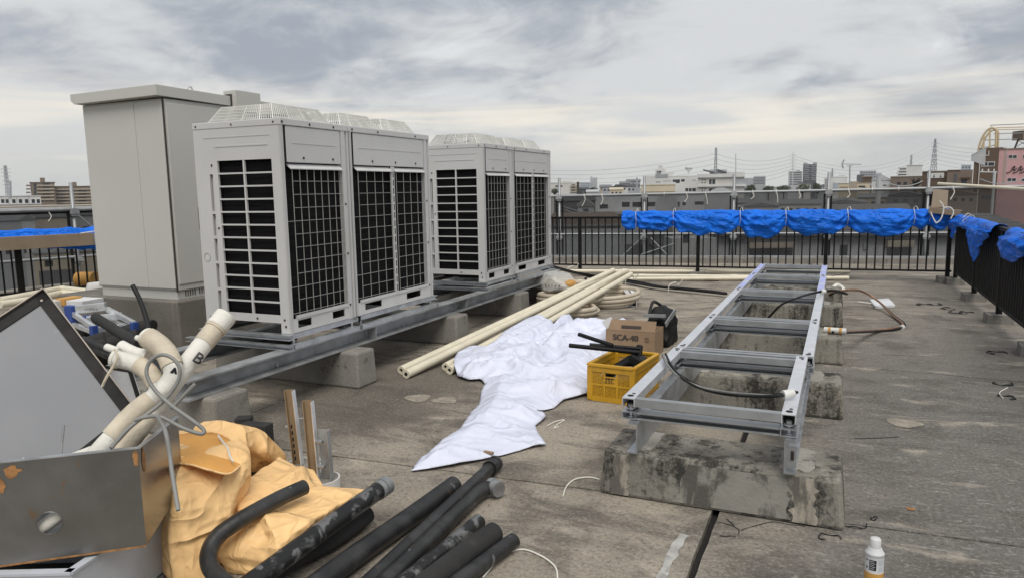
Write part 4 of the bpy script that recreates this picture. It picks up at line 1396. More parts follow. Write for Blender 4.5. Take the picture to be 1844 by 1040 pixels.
t = tag(M().tube([gp(1484, 492, .06), gp(1528, 487, .06)], .03, 10).obj('cream_pipe', 'tube', smooth=True), 'short cream pipe end poking out right of the steel frame', 'pipe')
bundle('cable_bundle', 'thick black cable bundle running along the roof from the units towards the steel frame', 'cable',
       [gp(985, 477, .45), gp(1005, 484, .35), gp(1040, 492, .20), gp(1075, 500, .06), gp(1130, 507, .05), gp(1180, 516, .05), gp(1240, 522, .05), gp(1308, 529, .05)], 9, .035, .013, ['rubber'], 11)
for px, py in ((1029, 488), (1135, 508), (1213, 519)):
    p = gp(px, py, .09)
    tag(M().tube(smooth_path([p + V((-.07, -.05, -.05)), p + V((-.05, -.07, .06)), p + V((.03, .0, .10)), p + V((.06, .06, .05)), p + V((.13, .05, .14))], 5), .008, 6).obj('string_tie', 'string'), {1029: 'white string round the black cables beside the clear plastic bag', 1135: 'white string round the black cables near the cream tube ends', 1213: 'white string round the black cables left of the steel frame'}[px], 'string')

# ------------------------------------------------------------------ white sheet
from mathutils.geometry import delaunay_2d_cdt, intersect_point_line
outl = [(740, 847), (757, 827), (786, 804), (808, 785), (830, 770), (847, 745), (863, 730), (867, 704), (873, 691), (864, 684), (844, 685), (826, 680), (818, 672), (818, 662), (830, 645), (855, 643), (876, 645), (893, 636), (910, 622), (928, 614), (950, 604), (971, 599), (997, 603), (1012, 594), (1026, 589), (1052, 587), (1080, 594), (1100, 588), (1125, 586), (1148, 590), (1150, 612), (1090, 650), (1075, 690), (1057, 711), (1036, 716), (1017, 720), (997, 734), (980, 738), (965, 740), (981, 745), (983, 751), (978, 757), (964, 766), (968, 779), (984, 801), (959, 804), (893, 822), (818, 838), (770, 845)]
poly = [gp(*q, .012).xy for q in outl]
dense = []
for i in range(len(poly)):
    a, b = poly[i], poly[(i + 1) % len(poly)]
    n = max(1, int((b - a).length / .035))
    for k_ in range(n):
        dense.append(a.lerp(b, k_ / n))
def inside(p):
    c_ = False
    for i in range(len(dense)):
        a, b = dense[i - 1], dense[i]
        if (a.y > p.y) != (b.y > p.y) and p.x < (b.x - a.x) * (p.y - a.y) / (b.y - a.y) + a.x:
            c_ = not c_
    return c_
rnd = random.Random(4)
def edge_d(p):
    return min((p - q).length for q in dense)
ip = []
x = -3.6
while x < -1.4:
    y = 3.4
    while y < 8.8:
        p = V((x + rnd.uniform(-.008, .008), y + rnd.uniform(-.008, .008)))
        if inside(p) and edge_d(p) > .014:
            ip.append(p)
        y += .021
    x += .021
nb = len(dense)
cv, ce, cf, _, _, _ = delaunay_2d_cdt(dense + ip, [(i, (i + 1) % nb) for i in range(nb)], [list(range(nb))], 1, 1e-5)
sv = []
for p in cv:
    d_ = min(1, edge_d(p) / .16)
    q = V((p.x, p.y, 0))
    wq = q + V((mn.noise(q * 1.3), mn.noise(q * 1.3 + V((7, 1, 2))), 0)) * .35
    wq2 = V((wq.x * .75 + wq.y * .45, wq.y * .8 - wq.x * .5, 0))
    h = max(0, ridged(wq2, 1.5, 3) - .2) ** 1.4 * .12
    h += max(0, ridged(V((wq2.x * 2.6, wq2.y * 1.2, 1)), 1.3, 8) - .2) ** 1.3 * .085
    h += max(0, ridged(V((wq2.x * 1.3, wq2.y * 3.4, 4)), 1.4, 18) - .3) ** 1.2 * .07
    h += max(0, ridged(wq, 4.2, 5) - .35) * .060 + max(0, ridged(wq, 9.0, 2) - .35) * .026
    vd = mn.voronoi(V((wq2.x * 3.6, wq2.y * 2.4, 2)))[0]
    vd2 = mn.voronoi(V((wq.x * 8.0, wq.y * 6.5, 5)))[0]
    h += (vd[1] - vd[0]) * .035 + vd2[0] * .022
    big_ = .7 + .6 * max(0, min(1, (p.y - 4.4) / 2))
    z = .007 + h * .66 * big_ * (.22 + .78 * d_) + .012 * d_
    for (pa, pb) in TUBES[2:5]:
        f = max(0, min(1, (p - pa.xy).dot(pb.xy - pa.xy) / (pb.xy - pa.xy).length_squared))
        dist = (p - pa.xy.lerp(pb.xy, f)).length
        zt_ = pa.z + (pb.z - pa.z) * f
        if dist < .16:
            z = max(z, (zt_ + .050) * (1 - (max(0, dist - .045) / .115) ** 1.5) + .004)
    sv.append((p.x, p.y, z))
b = M()
b.add(sv, [tuple(f) for f in cf])
so = b.obj('dust_sheet', 'sheet', smooth=False)
for p in so.data.polygons:
    p.use_smooth = True
sm_ = so.modifiers.new('thick', 'SOLIDIFY')
sm_.thickness = .003
tag(so, 'crumpled white dust sheet spread over the roof beside the yellow crate', 'sheet')
el = gp(746, 843, .014)
M().lathe([(.012, 0), (.012, .003), (.006, .003)], (el.x, el.y, .016), 12).obj('eyelet', 'screw', so)
tw = M().bar(gp(872, 812, .04), gp(888, 815, .04), .02, .012).obj('twig', 'card')
tag(tw, 'small brown scrap lying on the white dust sheet', 'scrap')

# ------------------------------------------------------------------ crate
co = gp(1060, 719)
cex = V((1, -.10, 0)).normalized()
cey = V((.10, 1, 0)).normalized()
CW, CD, CH = .375, .56, .30
cr = thing('plastic_crate', 'yellow plastic lattice crate full of tools beside the steel frame', 'crate', co)
def cpt(u, v, z):
    return co + cex * u + cey * v + V((0, 0, z))
def cbar(mb, p, q, wd, ht):
    mb.bar(cpt(*p), cpt(*q), wd, ht)
rim = M()
T_ = .012
for (p, q) in (((0, 0), (CW, 0)), ((CW, 0), (CW, CD)), ((CW, CD), (0, CD)), ((0, CD), (0, 0))):
    cbar(rim, (p[0], p[1], CH - .012), (q[0], q[1], CH - .012), .032, .024)
    cbar(rim, (p[0], p[1], CH - .045), (q[0], q[1], CH - .045), .018, .042)
rim.obj('rim', 'crate', cr, bevel=.005)
for (u, v) in ((.012, .012), (CW - .012, .012), (CW - .012, CD - .012), (.012, CD - .012)):
    M().box(cpt(u, v, CH / 2 - .01), (.045, .045, CH - .03), Matrix.Rotation(math.atan2(cex.y, cex.x), 3, 'Z')).obj('corner_post', 'crate', cr, bevel=.006)
M().extr([cpt(0, 0, .002), cpt(CW, 0, .002), cpt(CW, CD, .002), cpt(0, CD, .002)], (0, 0, .012)).obj('crate_floor', 'crate', cr)
def wall(u0, v0, u1, v1, n_panels, solid_mid):
    wl = M()
    L = math.hypot(u1 - u0, v1 - v0)
    du, dv = (u1 - u0) / L, (v1 - v0) / L
    def P(s, z):
        return cpt(u0 + du * s, v0 + dv * s, z)
    wl.bar(P(0, .022), P(L, .022), .012, .04)
    wl.bar(P(0, .135), P(L, .135), .014, .012)
    edges = [.03 + (L - .06) * k_ / n_panels for k_ in range(n_panels + 1)]
    for s in edges:
        wl.bar(P(s, .01), P(s, CH - .05), .012, .014, V((du, dv, 0)))
    wo_ = wl.obj('wall_rib', 'crate', cr)
    la = M()
    for k_ in range(n_panels):
        for (z0, z1) in ((.042, .129), (.141, CH - .066)):
            s0, s1 = edges[k_] + .006, edges[k_ + 1] - .006
            if solid_mid and k_ == n_panels // 2 and z0 > .1:
                la.bar(P((s0 + s1) / 2, .141), P((s0 + s1) / 2, .205), .008, s1 - s0, cex if abs(du) > .5 else cey)
                continue
            h_, w_ = z1 - z0, s1 - s0
            st = .021
            m_ = int((w_ + h_) / st) + 1
            for q in range(m_):
                o_ = q * st
                a0, a1 = max(0, o_ - h_), min(w_, o_)
                if a1 - a0 > .004:
                    la.bar(P(s0 + a0, z0 + (o_ - a0)), P(s0 + a1, z0 + (o_ - a1)), .006, .006)
                    la.bar(P(s1 - a0, z0 + (o_ - a0)), P(s1 - a1, z0 + (o_ - a1)), .006, .006)
    la.obj('lattice', 'crate', cr)
wall(0, 0, CW, 0, 3, True)
wall(CW, 0, CW, CD, 5, False)
wall(0, CD, CW, CD, 3, True)
wall(0, 0, 0, CD, 5, False)
letter('25L', .055, cpt(CW * .47, -.0075, .172), cex, V((0, 0, 1)), 'ink', cr)
M().bar(cpt(CW * .40, -.008, .195), cpt(CW * .58, -.008, .193), .002, .006).obj('handwriting', 'ink', cr)
# things in the crate
tools = [((.10, .28, .22), (.34, .34, .33)), ]
for (a_, b_, z0, z1, r, lab, dd) in ((gp(1025, 621, .42), gp(1150, 634, .34), 0, 0, .018, 'black plastic pipe sticking out of the crate to the left', 0),
                                      (gp(1042, 601, .46), gp(1103, 621, .40), 0, 0, .017, 'shorter black pipe slanting out of the crate behind the other', 0),
                                      (gp(1062, 620, .40), gp(1153, 627, .36), 0, 0, .016, 'black pipe lying across the back of the crate', 0)):
    tag(M().pipe(a_, b_, r, r * .75, 12).obj('black_pipe', 'blackplastic', smooth=True), lab, 'pipe', 'black pipes in the crate')
t = thing('caulking_gun', 'black sealant gun lying in the yellow crate', 'tool', cpt(.17, .2, .15))
a_, b_ = cpt(.13, .06, .20), cpt(.22, .34, .28)
M().tube([a_, b_], .035, 14).obj('barrel', 'blackplastic', t, smooth=True)
M().tube([a_ - (b_ - a_).normalized() * .05, a_], .02, 10).obj('nozzle', 'blackplastic', t)
M().tube(smooth_path([b_, b_ + V((.03, .02, .05)), b_ + V((.09, .03, -.02))], 5), .012, 8).obj('trigger', 'blackplastic', t)
t = thing('tool_case', 'black power tool resting at the right end of the crate', 'tool', cpt(.28, .36, .15))
M().box(cpt(.27, .36, .27), (.12, .16, .09), Matrix.Rotation(.5, 3, 'Y')).obj('body', 'blackplastic', t, bevel=.015)
M().box(cpt(.27, .40, .33), (.05, .05, .12), Matrix.Rotation(-.4, 3, 'X')).obj('handle', 'blackplastic', t, bevel=.012)
tag(M().box(cpt(.25, .17, .20), (.10, .09, .10), Matrix.Rotation(.3, 3, 'Z')).obj('small_box', 'card', bevel=.003), 'small brown cardboard box inside the yellow crate', 'box')
tag(lump(cpt(.10, .24, .15), (.09, .13, .075), 3, .8, .015, 8, sub=3).obj('cloth_bundle', 'whiteplain', smooth=True), 'whitish cloth bundle in the left of the yellow crate', 'cloth')
tag(lump(cpt(.20, .40, .14), (.14, .12, .10), 5, .7, .015, 8, sub=3).obj('tool_pouch', 'blackplastic', smooth=True), 'dark tool pouch at the back of the yellow crate', 'pouch')
# ------------------------------------------------------------------ cardboard box and tool bag
bo_ = V((-2.10, 6.93, 0))
bx_ = V((1, -.02, 0)).normalized()
by_ = V((.02, 1, 0)).normalized()
BW, BD, BH = .50, .34, .26
t = thing('cardboard_box', 'open cardboard box printed SCA-40 behind the yellow crate', 'box', bo_)
def bp_(u, v, z):
    return bo_ + bx_ * u + by_ * v + V((0, 0, z))
fr = M().extr([bp_(0, 0, 0), bp_(BW, 0, 0), bp_(BW, 0, BH), bp_(0, 0, BH)], by_ * .005).obj('front_panel', 'card', t)
M().extr([bp_(BW, .006, 0), bp_(BW, BD, 0), bp_(BW, BD, BH), bp_(BW, .006, BH)], -bx_ * .005).obj('side_panel', 'card', t)
M().extr([bp_(0, .006, 0), bp_(0, BD, 0), bp_(0, BD, BH), bp_(0, .006, BH)], bx_ * .005).obj('side_panel', 'card', t)
M().extr([bp_(.006, BD, 0), bp_(BW - .006, BD, 0), bp_(BW - .006, BD, BH), bp_(.006, BD, BH)], -by_ * .005).obj('back_panel', 'card', t)
M().extr([bp_(.006, .006, .004), bp_(BW - .006, .006, .004), bp_(BW - .006, BD - .006, .004), bp_(.006, BD - .006, .004)], V((0, 0, .004))).obj('bottom_panel', 'card', t)
M().extr([bp_(.02, -.002, BH), bp_(BW, -.002, BH), bp_(BW + .005, .035, BH + .10), bp_(.05, .035, BH + .10)], by_ * .004).obj('flap', 'card', t)
M().extr([bp_(-.0, .01, BH), bp_(-.0, BD - .01, BH), bp_(-.05, BD - .02, BH + .07), bp_(-.05, .03, BH + .07)], bx_ * .004).obj('flap', 'whiteplain', t)
letter('SCA-40', .082, bp_(.20, -.004, BH - .075), bx_, V((0, 0, 1)), 'carddark', t, .009)
M().box(bp_(.26, .008, BH + .035), (.20, .004, .03), Matrix.Rotation(-.33, 3, 'X')).obj('printed_band', 'carddark', t)
M().tube([bp_(.40, -.004, BH - .10), bp_(.44, -.004, BH - .10), bp_(.44, -.004, BH - .06), bp_(.40, -.004, BH - .06)], .002, 4, closed=True).obj('care_mark', 'carddark', t)
M().bar(bp_(.42, -.004, BH - .095), bp_(.42, -.004, BH - .065), .004, .004).obj('care_mark', 'carddark', t)
t = thing('tool_bag', 'black fabric tool bag with upright handle behind the cardboard box', 'tool bag', gp(1188, 628))
q = gp(1185, 622)
hull_bag([V((q.x - .13, q.y - .06, 0)), V((q.x + .12, q.y - .10, 0)), V((q.x - .10, q.y + .42, 0)), V((q.x + .16, q.y + .38, 0)), V((q.x - .12, q.y - .05, .30)), V((q.x + .12, q.y - .09, .30)), V((q.x - .02, q.y + .20, .41)), V((q.x + .12, q.y + .25, .33)), V((q.x - .06, q.y + .40, .28))], 4, .02, 7, 12, .002, 5).obj('body', 'blackplastic', t, smooth=True)
M().tube(smooth_path([V((q.x - .08, q.y - .08, .33)), V((q.x - .07, q.y - .02, .43)), V((q.x - .06, q.y + .06, .46)), V((q.x - .02, q.y + .2, .40)), V((q.x + .02, q.y + .3, .32))], 6), .017, 8).obj('handle', 'foam', t, smooth=True)
M().bar(V((q.x - .13, q.y - .1, .335)), V((q.x + .10, q.y - .12, .345)), .03, .03).obj('opening_bar', 'galvdull', t)
M().bar(V((q.x + .10, q.y - .11, .25)), V((q.x + .145, q.y + .16, .36)), .012, .05).obj('strap', 'galvdull', t)
# ------------------------------------------------------------------ scrap pile in the foreground
ZT_ = .70
A_, B_, D_ = gp(0, 832, ZT_), gp(248, 806, ZT_), gp(320, 749, ZT_)
e1 = (B_ - A_); e1.z = 0; e1.normalize()
n1 = V((-e1.y, e1.x, 0))
A0 = A_ - e1 * .55
Lf = (B_ - A0).length
zb_ = .305
tr = thing('metal_trough', 'battered stainless steel trough with a round hole and rust spots at front left', 'trough', V((A_.x, A_.y, zb_)))
def tp(s, z):
    return A0 + e1 * s + V((0, 0, z - ZT_))
hc = onpl(89, 941, A_, B_)
hs, hz_ = (hc - A0).dot(e1), hc.z
hr = .034 * 1.28
b = M()
n = 40
ring, sq = [], []
for k_ in range(n):
    a = 2 * math.pi * k_ / n + .0001
    ring.append((hs + hr * math.cos(a), hz_ + hr * math.sin(a)))
x0, x1, y0, y1 = hs - .12, hs + .12, zb_, ZT_
for k_ in range(n):
    a = 2 * math.pi * k_ / n + .0001
    cx_, sy_ = math.cos(a), math.sin(a)
    tt = min((x1 - hs) / cx_ if cx_ > 0 else (x0 - hs) / cx_, (y1 - hz_) / sy_ if sy_ > 0 else (y0 - hz_) / sy_)
    sq.append((hs + cx_ * tt, hz_ + sy_ * tt))
vv = [tp(*q) for q in ring] + [tp(*q) for q in sq]
vv += [p + n1 * .003 for p in vv[:2 * n]]
ff = []
for k_ in range(n):
    j = (k_ + 1) % n
    ff += [(k_, j, n + j, n + k_), (2 * n + k_, 3 * n + k_, 3 * n + j, 2 * n + j), (k_, 2 * n + k_, 2 * n + j, j)]
b.add(vv, ff)
for (s0, s1) in ((0, x0), (x1, Lf)):
    b.extr([tp(s0, zb_), tp(s1, zb_), tp(s1, ZT_), tp(s0, ZT_)], n1 * .003)
# corners of the square opening
def corner_fill():
    for (cx_, cy_) in ((x1, y1), (x0, y1), (x0, y0), (x1, y0)):
        near = sorted(sq, key=lambda q: (q[0] - cx_) ** 2 + (q[1] - cy_) ** 2)[:2]
        b.add([tp(*near[0]), tp(cx_, cy_), tp(*near[1])], [(0, 1, 2)])
corner_fill()
b.obj('front_panel', 'steel', tr)
M().tube([tp(hs + hr * math.cos(a), hz_ + hr * math.sin(a)) for a in [i * 6.283 / 40 for i in range(40)]], .002, 6, closed=True).obj('hole_rim', 'steel', tr)
e2 = (D_ - B_); e2.z = 0
Ls = e2.length
e2.normalize()
D2 = onpl(328, 878, B_, D_)
sp_ = [B_, D_, V((D_.x, D_.y, D2.z)), V((B_.x, B_.y, zb_))]
M().extr(sp_, V((-e2.y, e2.x, 0)) * .003).obj('side_panel', 'steelside', tr)
def rust_mark(o, xa, ya, rx, ry, nn, seed):
    rnd_ = random.Random(seed)
    pts = []
    for k_ in range(22):
        a = 2 * math.pi * k_ / 22
        q = rnd_.uniform(.65, 1.15)
        pts.append(o + xa * math.cos(a) * rx * q + ya * math.sin(a) * ry * q + nn * .0015)
    M().add(pts, [tuple(range(22))]).obj('rust_stain', 'rust', tr)
ZU = V((0, 0, 1))
rust_mark(onpl(22, 848, A_, B_), e1, ZU, .030, .024, -n1, 2)
rust_mark(onpl(2, 872, A_, B_), e1, ZU, .016, .03, -n1, 4)
rust_mark(onpl(244, 825, A_, B_), e1, ZU, .010, .035, -n1, 5)
rust_mark(onpl(258, 826, B_, D_), e2, ZU, .016, .055, V((e2.y, -e2.x, 0)), 6)
bk0 = D_ - e1 * (Lf)
M().extr([tp(0, zb_), tp(Lf, zb_), V((D_.x, D_.y, D2.z)), V((bk0.x, bk0.y, D2.z))], V((0, 0, .003))).obj('bottom_panel', 'steel', tr)
M().bar(tp(0, ZT_) + n1 * .008, tp(Lf, ZT_) + n1 * .008, .018, .005).obj('rim_lip', 'galv', tr)
M().bar(B_ + V((0, 0, .001)), D_ + V((0, 0, .001)), .016, .005).obj('rim_lip', 'galv', tr)
M().bar(tp(0, zb_), tp(Lf, zb_), .006, .006).obj('rust_edge', 'rust', tr)
for s in (.62, .9):
    M().lathe([(.007, 0), (.006, .004), (.002, .006)], tp(s * Lf, ZT_ + .003) + n1 * .008, 10).obj('rivet', 'galv', tr)
# open cabinet below the trough
K0, K1, K2 = gp(128, 1032, .285), gp(315, 905, .285), gp(0, 1035, .285)
oc = thing('scrap_cabinet', 'pale blue grey open sheet metal cabinet lying under the stainless trough', 'cabinet', V((K0.x, K0.y, 0)))
fe = (K2 - K0); fe.z = 0; fe.normalize()
K3 = K0 + fe * .9
K4 = K1 + fe * .9
for (p, q) in ((K0, K1), (K0, K3), (K3, K4), (K1, K4)):
    nn = (q - p).cross(V((0, 0, 1))).normalized() * .012
    P2, Q2 = V((p.x, p.y, .002)), V((q.x, q.y, .002))
    c_ = (K0 + K4) / 2 - (p + q) / 2
    if nn.dot(c_) < 0:
        nn = -nn
    M().extr([p, q, Q2, P2], nn).obj('side_panel', 'panellight', oc)
    M().bar(p + V((0, 0, .001)) + nn, q + V((0, 0, .001)) + nn, .036, .010).obj('rim', 'panellight', oc)
M().extr([V((p.x, p.y, .01)) for p in (K0, K1, K4, K3)], V((0, 0, .01))).obj('bottom_panel', 'dark', oc)  # black floor paints in the shade inside the open cabinet
# big tilted panel
P0, P1, P3 = at(80, 523, 3.42), at(249, 744, 3.28), at(-190, 700, 3.10)
P2 = P1 + P3 - P0
pn = thing('sheet_metal_scrap', 'large grey sheet metal panel with black gasket edge standing tilted in the scrap', 'panel', V((P2.x, P2.y, 0)))
nx = (P1 - P0).cross(P3 - P0).normalized()
if nx.dot(EYE - P0) < 0:
    nx = -nx
M().extr([P0, P1, P2, P3], -nx * .012).obj('sheet', 'panelgrey', pn)
pc = (P0 + P1 + P2 + P3) / 4
for (p, q, wd) in ((P0, P1, .05), (P0, P3, .05), (P1, P2, .036)):
    inn = (q - p).cross(nx).normalized()
    if inn.dot(pc - p) < 0:
        inn = -inn
    M().extr([p, q, q + inn * wd, p + inn * wd], nx * .006).obj('gasket', 'gasket', pn)
    M().extr([p - inn * .006, q - inn * .006, q - inn * .0005, p - inn * .0005], nx * .020).obj('edge_lip', 'lip', pn)
hs_ = P0 + (P1 - P0) * .05 + (P3 - P0) * .05
M().lathe([(.006, 0), (.006, .002)], hs_ + nx * .0065, 10, nx).obj('screw_hole', 'lip', pn)
t = thing('sheet_metal_scrap', 'small pale panel with black edge behind the large tilted panel', 'panel', V((at(220, 700, 3.60).x, at(220, 700, 3.60).y, 0)))
q = [at(178, 655, 3.60), at(238, 667, 3.58), at(262, 742, 3.48), at(205, 760, 3.48)]
nq = (q[1] - q[0]).cross(q[3] - q[0]).normalized()
if nq.dot(EYE - q[0]) < 0:
    nq = -nq
M().extr(q, -nq * .01).obj('sheet', 'boxwhite', t)
M().extr([q[0], q[1], q[1].lerp(q[2], .05), q[0].lerp(q[3], .05)], nq * .005).obj('gasket', 'gasket', t)
M().extr([q[1], q[2], q[2].lerp(q[3], .13), q[1].lerp(q[0], .13)], nq * .0055).obj('gasket', 'gasket', t)
rod = M().tube([at(109, 826, 2.80), at(115, 764, 2.82)], .0045, 8).obj('threaded_rod', 'galvdull', smooth=True)
tag(rod, 'thin threaded rod standing in front of the large grey panel', 'rod')

# ------------------------------------------------------------------ wrapped pipes
def aw(px, py, d):
    return at(px, py, d * 1.22)
def wpipe(label, path, r, m='wrap', seed=0, n_s=8, bands=(), ends=None):
    t = thing('insulated_pipe', label, 'pipe', path[0], 'white wrapped pipes in the scrap')
    core = smooth_path(path, n_s)
    rr = [r * (1 + .05 * mn.noise(V((i * .6, seed, 1)))) for i in range(len(core))]
    M().tube(core, rr, 18).obj('wrapping', m, t, smooth=True)
    L = len(core) - 1
    for (f0, f1, mm, k_) in bands:
        i0, i1 = f0 * L, f1 * L
        pts = []
        for q in range(9):
            x_ = i0 + (i1 - i0) * q / 8
            i = min(int(x_), L - 1)
            pts.append(core[i].lerp(core[i + 1], x_ - i))
        M().tube(pts, [r * k_ * (1 + .04 * mn.noise(V((q * .9, seed + 3, 2)))) for q in range(9)], 18).obj('tape_band', mm, t, smooth=True)
    return t, core
def ink_on(txt, size, c, axis, r, m, parent, face):
    """marker letters wrapped round a pipe"""
    vv, ff = text_geo(txt, size)
    ax = axis.normalized()
    f_ = (face - ax * face.dot(ax)).normalized()
    sd = ax.cross(f_)
    b = M()
    pts = []
    for p in vv:
        th = p.x / r
        pts.append(c + ax * p.y + (f_ * math.cos(th) + sd * math.sin(th)) * (r + .0015))
    b.add(pts, ff)
    b.add([p - ax * .003 + sd * .003 for p in pts], ff)
    return b.obj('marking', m, parent)
dB = 2.62
pbB = [aw(150, 880, 2.33), aw(215, 812, 2.38), aw(262, 752, 2.45), aw(318, 680, 2.55), aw(366, 618, 2.64), aw(407, 568, 2.72)]
tB, cB = wpipe('longest white wrapped pipe marked B rising to the right from the trough', pbB, 0.042, 'wrap', 1,
               bands=((.2, .42, 'tape', 1.08), (.80, .90, 'tape', 1.06), (.885, .905, 'tape', 1.16), (.90, 1.0, 'wrap', 1.16)))
axB = (pbB[4] - pbB[3])
ink_on('B', .070, aw(353, 649, 2.59) + (EYE - aw(353, 649, 2.59)).normalized() * 0 + V((0, 0, 0)), axB, .0425, 'ink', tB, EYE - pbB[3])
M().lathe([(.020, 0), (.020, .004)], pbB[5] + axB.normalized() * .001, 14, axB.normalized()).obj('bore', 'tape', tB)
pA = [aw(120, 880, 2.33), aw(190, 800, 2.36), aw(240, 745, 2.42), aw(288, 706, 2.47), aw(312, 672, 2.50), aw(296, 630, 2.53), aw(262, 604, 2.56)]
tA, cA = wpipe('bent white wrapped pipe marked A with tan tape, left of the pipe marked B', pA, 0.039, 'wrap', 4,
               bands=((.2, .44, 'tape', 1.10), (.72, .97, 'tape', 1.14)))
ink_on('A', .080, aw(312, 671, 2.50), V((.2, .3, .9)), .0395, 'ink', tA, EYE - pA[4])
pC = [aw(285, 700, 2.50), aw(270, 672, 2.52), aw(244, 654, 2.53), aw(206, 645, 2.54)]
tC, cC = wpipe('short tan wrapped pipe pointing left towards the large grey panel', pC, 0.036, 'wrap', 7, bands=((.1, .62, 'tape', 1.08), (.93, 1.0, 'wrap', 1.12)))
M().tube(smooth_path([aw(206, 628, 2.5), aw(212, 643, 2.49), aw(203, 660, 2.49), aw(192, 678, 2.48), aw(184, 695, 2.48)], 5), .006, 6).obj('rag_tail', 'tape', tC)
pD = [aw(268, 640, 2.58), aw(242, 634, 2.60), aw(218, 622, 2.62)]
wpipe('thin white wrapped pipe end above the short tan pipe', pD, 0.026, 'wrap', 9)
pE = [aw(262, 612, 2.60), aw(256, 604, 2.61), aw(245, 609, 2.62)]
tag(M().tube([aw(268, 614, 2.60), aw(246, 607, 2.62)], .012, 12).obj('pipe_stub', 'wrap', smooth=True), 'slim white pipe stub poking out of the tan wrapping', 'pipe')
tag(M().tube([aw(214, 632, 2.58), aw(192, 624, 2.60)], .016, 12).obj('pipe_stub', 'wrap', smooth=True), 'white pipe stub leftmost of the wrapped pipe ends', 'pipe')
wh = thing('insulated_pipe', 'pale wrapped pipe lying inside the stainless trough', 'pipe', gp(60, 820, .62), 'white wrapped pipes in the scrap')
M().tube(smooth_path([gp(-40, 915, .52), gp(70, 860, .55), gp(200, 808, .60)], 5), .045, 14).obj('wrapping', 'wrap', wh, smooth=True)
wh = thing('insulated_pipe', 'tan wrapped pipe lying deep in the trough, seen through its hole', 'pipe', gp(60, 960, .40), 'white wrapped pipes in the scrap')
hp_ = onpl(89, 941, A_, B_) + n1 * .045
M().tube([hp_ - e1 * .20 + V((0, 0, -.14)), hp_ + e1 * .20 + V((0, 0, .13))], .026, 14).obj('wrapping', 'wrap', wh, smooth=True)
# rods and cables
for (path, r, m, lab, cat) in (
    ([aw(172, 571, 3.05), aw(250, 620, 2.75)], .025, 'foam', 'dark brown rusty pipe above the wrapped pipes', 'pipe'),
    ([aw(150, 610, 3.1), aw(200, 632, 2.7)], .016, 'rubber', 'upper thin black pipe behind the large grey panel', 'pipe'),
    ([aw(158, 622, 3.1), aw(210, 645, 2.62)], .022, 'rubber', 'lower black pipe behind the large grey panel', 'pipe'),
    ([aw(239, 514, 2.8), aw(252, 540, 2.78), aw(264, 575, 2.75), aw(270, 605, 2.7), aw(285, 630, 2.68)], .011, 'rubber', 'stiff black cable sticking up above the wrapped pipes', 'cable'),
    ([aw(352, 690, 2.52), aw(330, 712, 2.5), aw(308, 735, 2.47)], .009, 'greycable', 'short dark cable along the right of the pipe marked B', 'cable'),
    ([aw(200, 806, 2.28), aw(232, 770, 2.34), aw(290, 725, 2.40), aw(318, 690, 2.42), aw(324, 665, 2.42), aw(312, 645, 2.42), aw(290, 638, 2.42), aw(270, 650, 2.42), aw(264, 672, 2.41), aw(278, 700, 2.40), aw(310, 730, 2.38), aw(345, 755, 2.36), aw(366, 772, 2.34), aw(362, 780, 2.33), aw(330, 770, 2.33), aw(290, 750, 2.33), aw(262, 750, 2.33), aw(243, 756, 2.33)], .0078, 'greycable', 'long grey cable looped over the wrapped pipes and trough', 'cable'),
    ([aw(284, 750, 2.30), aw(296, 770, 2.26), aw(303, 800, 2.20), aw(310, 850, 2.14), aw(321, 918, 2.08)], .0078, 'greycable', 'grey cable hanging down outside the trough end', 'cable'),
):
    tag(M().tube(smooth_path(path, 6), r, 9).obj('cable' if cat == 'cable' else 'pipe_offcut', m, smooth=True), lab, cat)

# ------------------------------------------------------------------ orange bags
gb = 'orange cloth bags of scrap'
def bag(label, c, half, seed, rotz, bsx=.5, wr=.022, ws=4.2, m='bag', flat=.003):
    t = lump(c, half, seed, bsx, wr, ws, flat, rotz, 6).obj('scrap_bag', m, smooth=True)
    return tag(t, label, 'bag', gb)
def hbag(label, pts, seed, wr, ws, p):
    PL = [((.8, .5, .3), 2.7, .042, seed), ((-.4, .8, .5), 3.3, .036, seed * 2), ((.1, -.5, .9), 4.1, .026, seed * 3)]
    return tag(hull_bag(pts, seed, wr * .55, ws, p * 1.4, pleats=PL).obj('scrap_bag', 'bag', smooth=True), label, 'bag', gb)
bagA = hbag('tall orange cloth bag beside the stainless trough, its mouth tied with white string',
            [gp(318, 775, .47), gp(395, 778, .47), gp(430, 812, .44), gp(312, 830, .50), gp(441, 858, .37), gp(425, 880, .30), gp(318, 900, .38), gp(290, 1050, .02), gp(360, 1062, .0), gp(405, 990, .0), gp(430, 940, .0), gp(300, 960, .0)], 3.1, .024, 4.0, 11)
bagB = hbag('orange cloth bag at the back of the pile below the concrete block',
            [gp(352, 762, .40), gp(395, 757, .42), gp(440, 765, .40), gp(478, 778, .32), gp(502, 806, .20), gp(500, 822, .10), gp(430, 800, .36), gp(360, 850, 0), gp(520, 845, .0), gp(400, 800, .0), gp(350, 790, .38)], 5.3, .026, 4.5, 10)
bagC = hbag('boxy orange cloth bag in the middle with a black pipe across it',
            [gp(440, 868, .26), gp(500, 827, .25), gp(560, 862, .20), gp(574, 874, .17), gp(470, 925, .22), gp(425, 915, .24), gp(585, 890, .0), gp(450, 985, .0), gp(420, 940, 0), gp(520, 850, .0)], 8.2, .010, 3.0, 16)
bagD = hbag('long orange cloth bag in front, between two peeling black pipes',
            [gp(566, 874, .20), gp(662, 880, .17), gp(545, 945, .19), gp(470, 930, .19), gp(405, 975, .13), gp(398, 1003, .06), gp(500, 990, .14), gp(455, 1040, .0), gp(560, 985, .0), gp(665, 905, .0), gp(400, 1010, .0)], 11.4, .014, 4.2, 12)
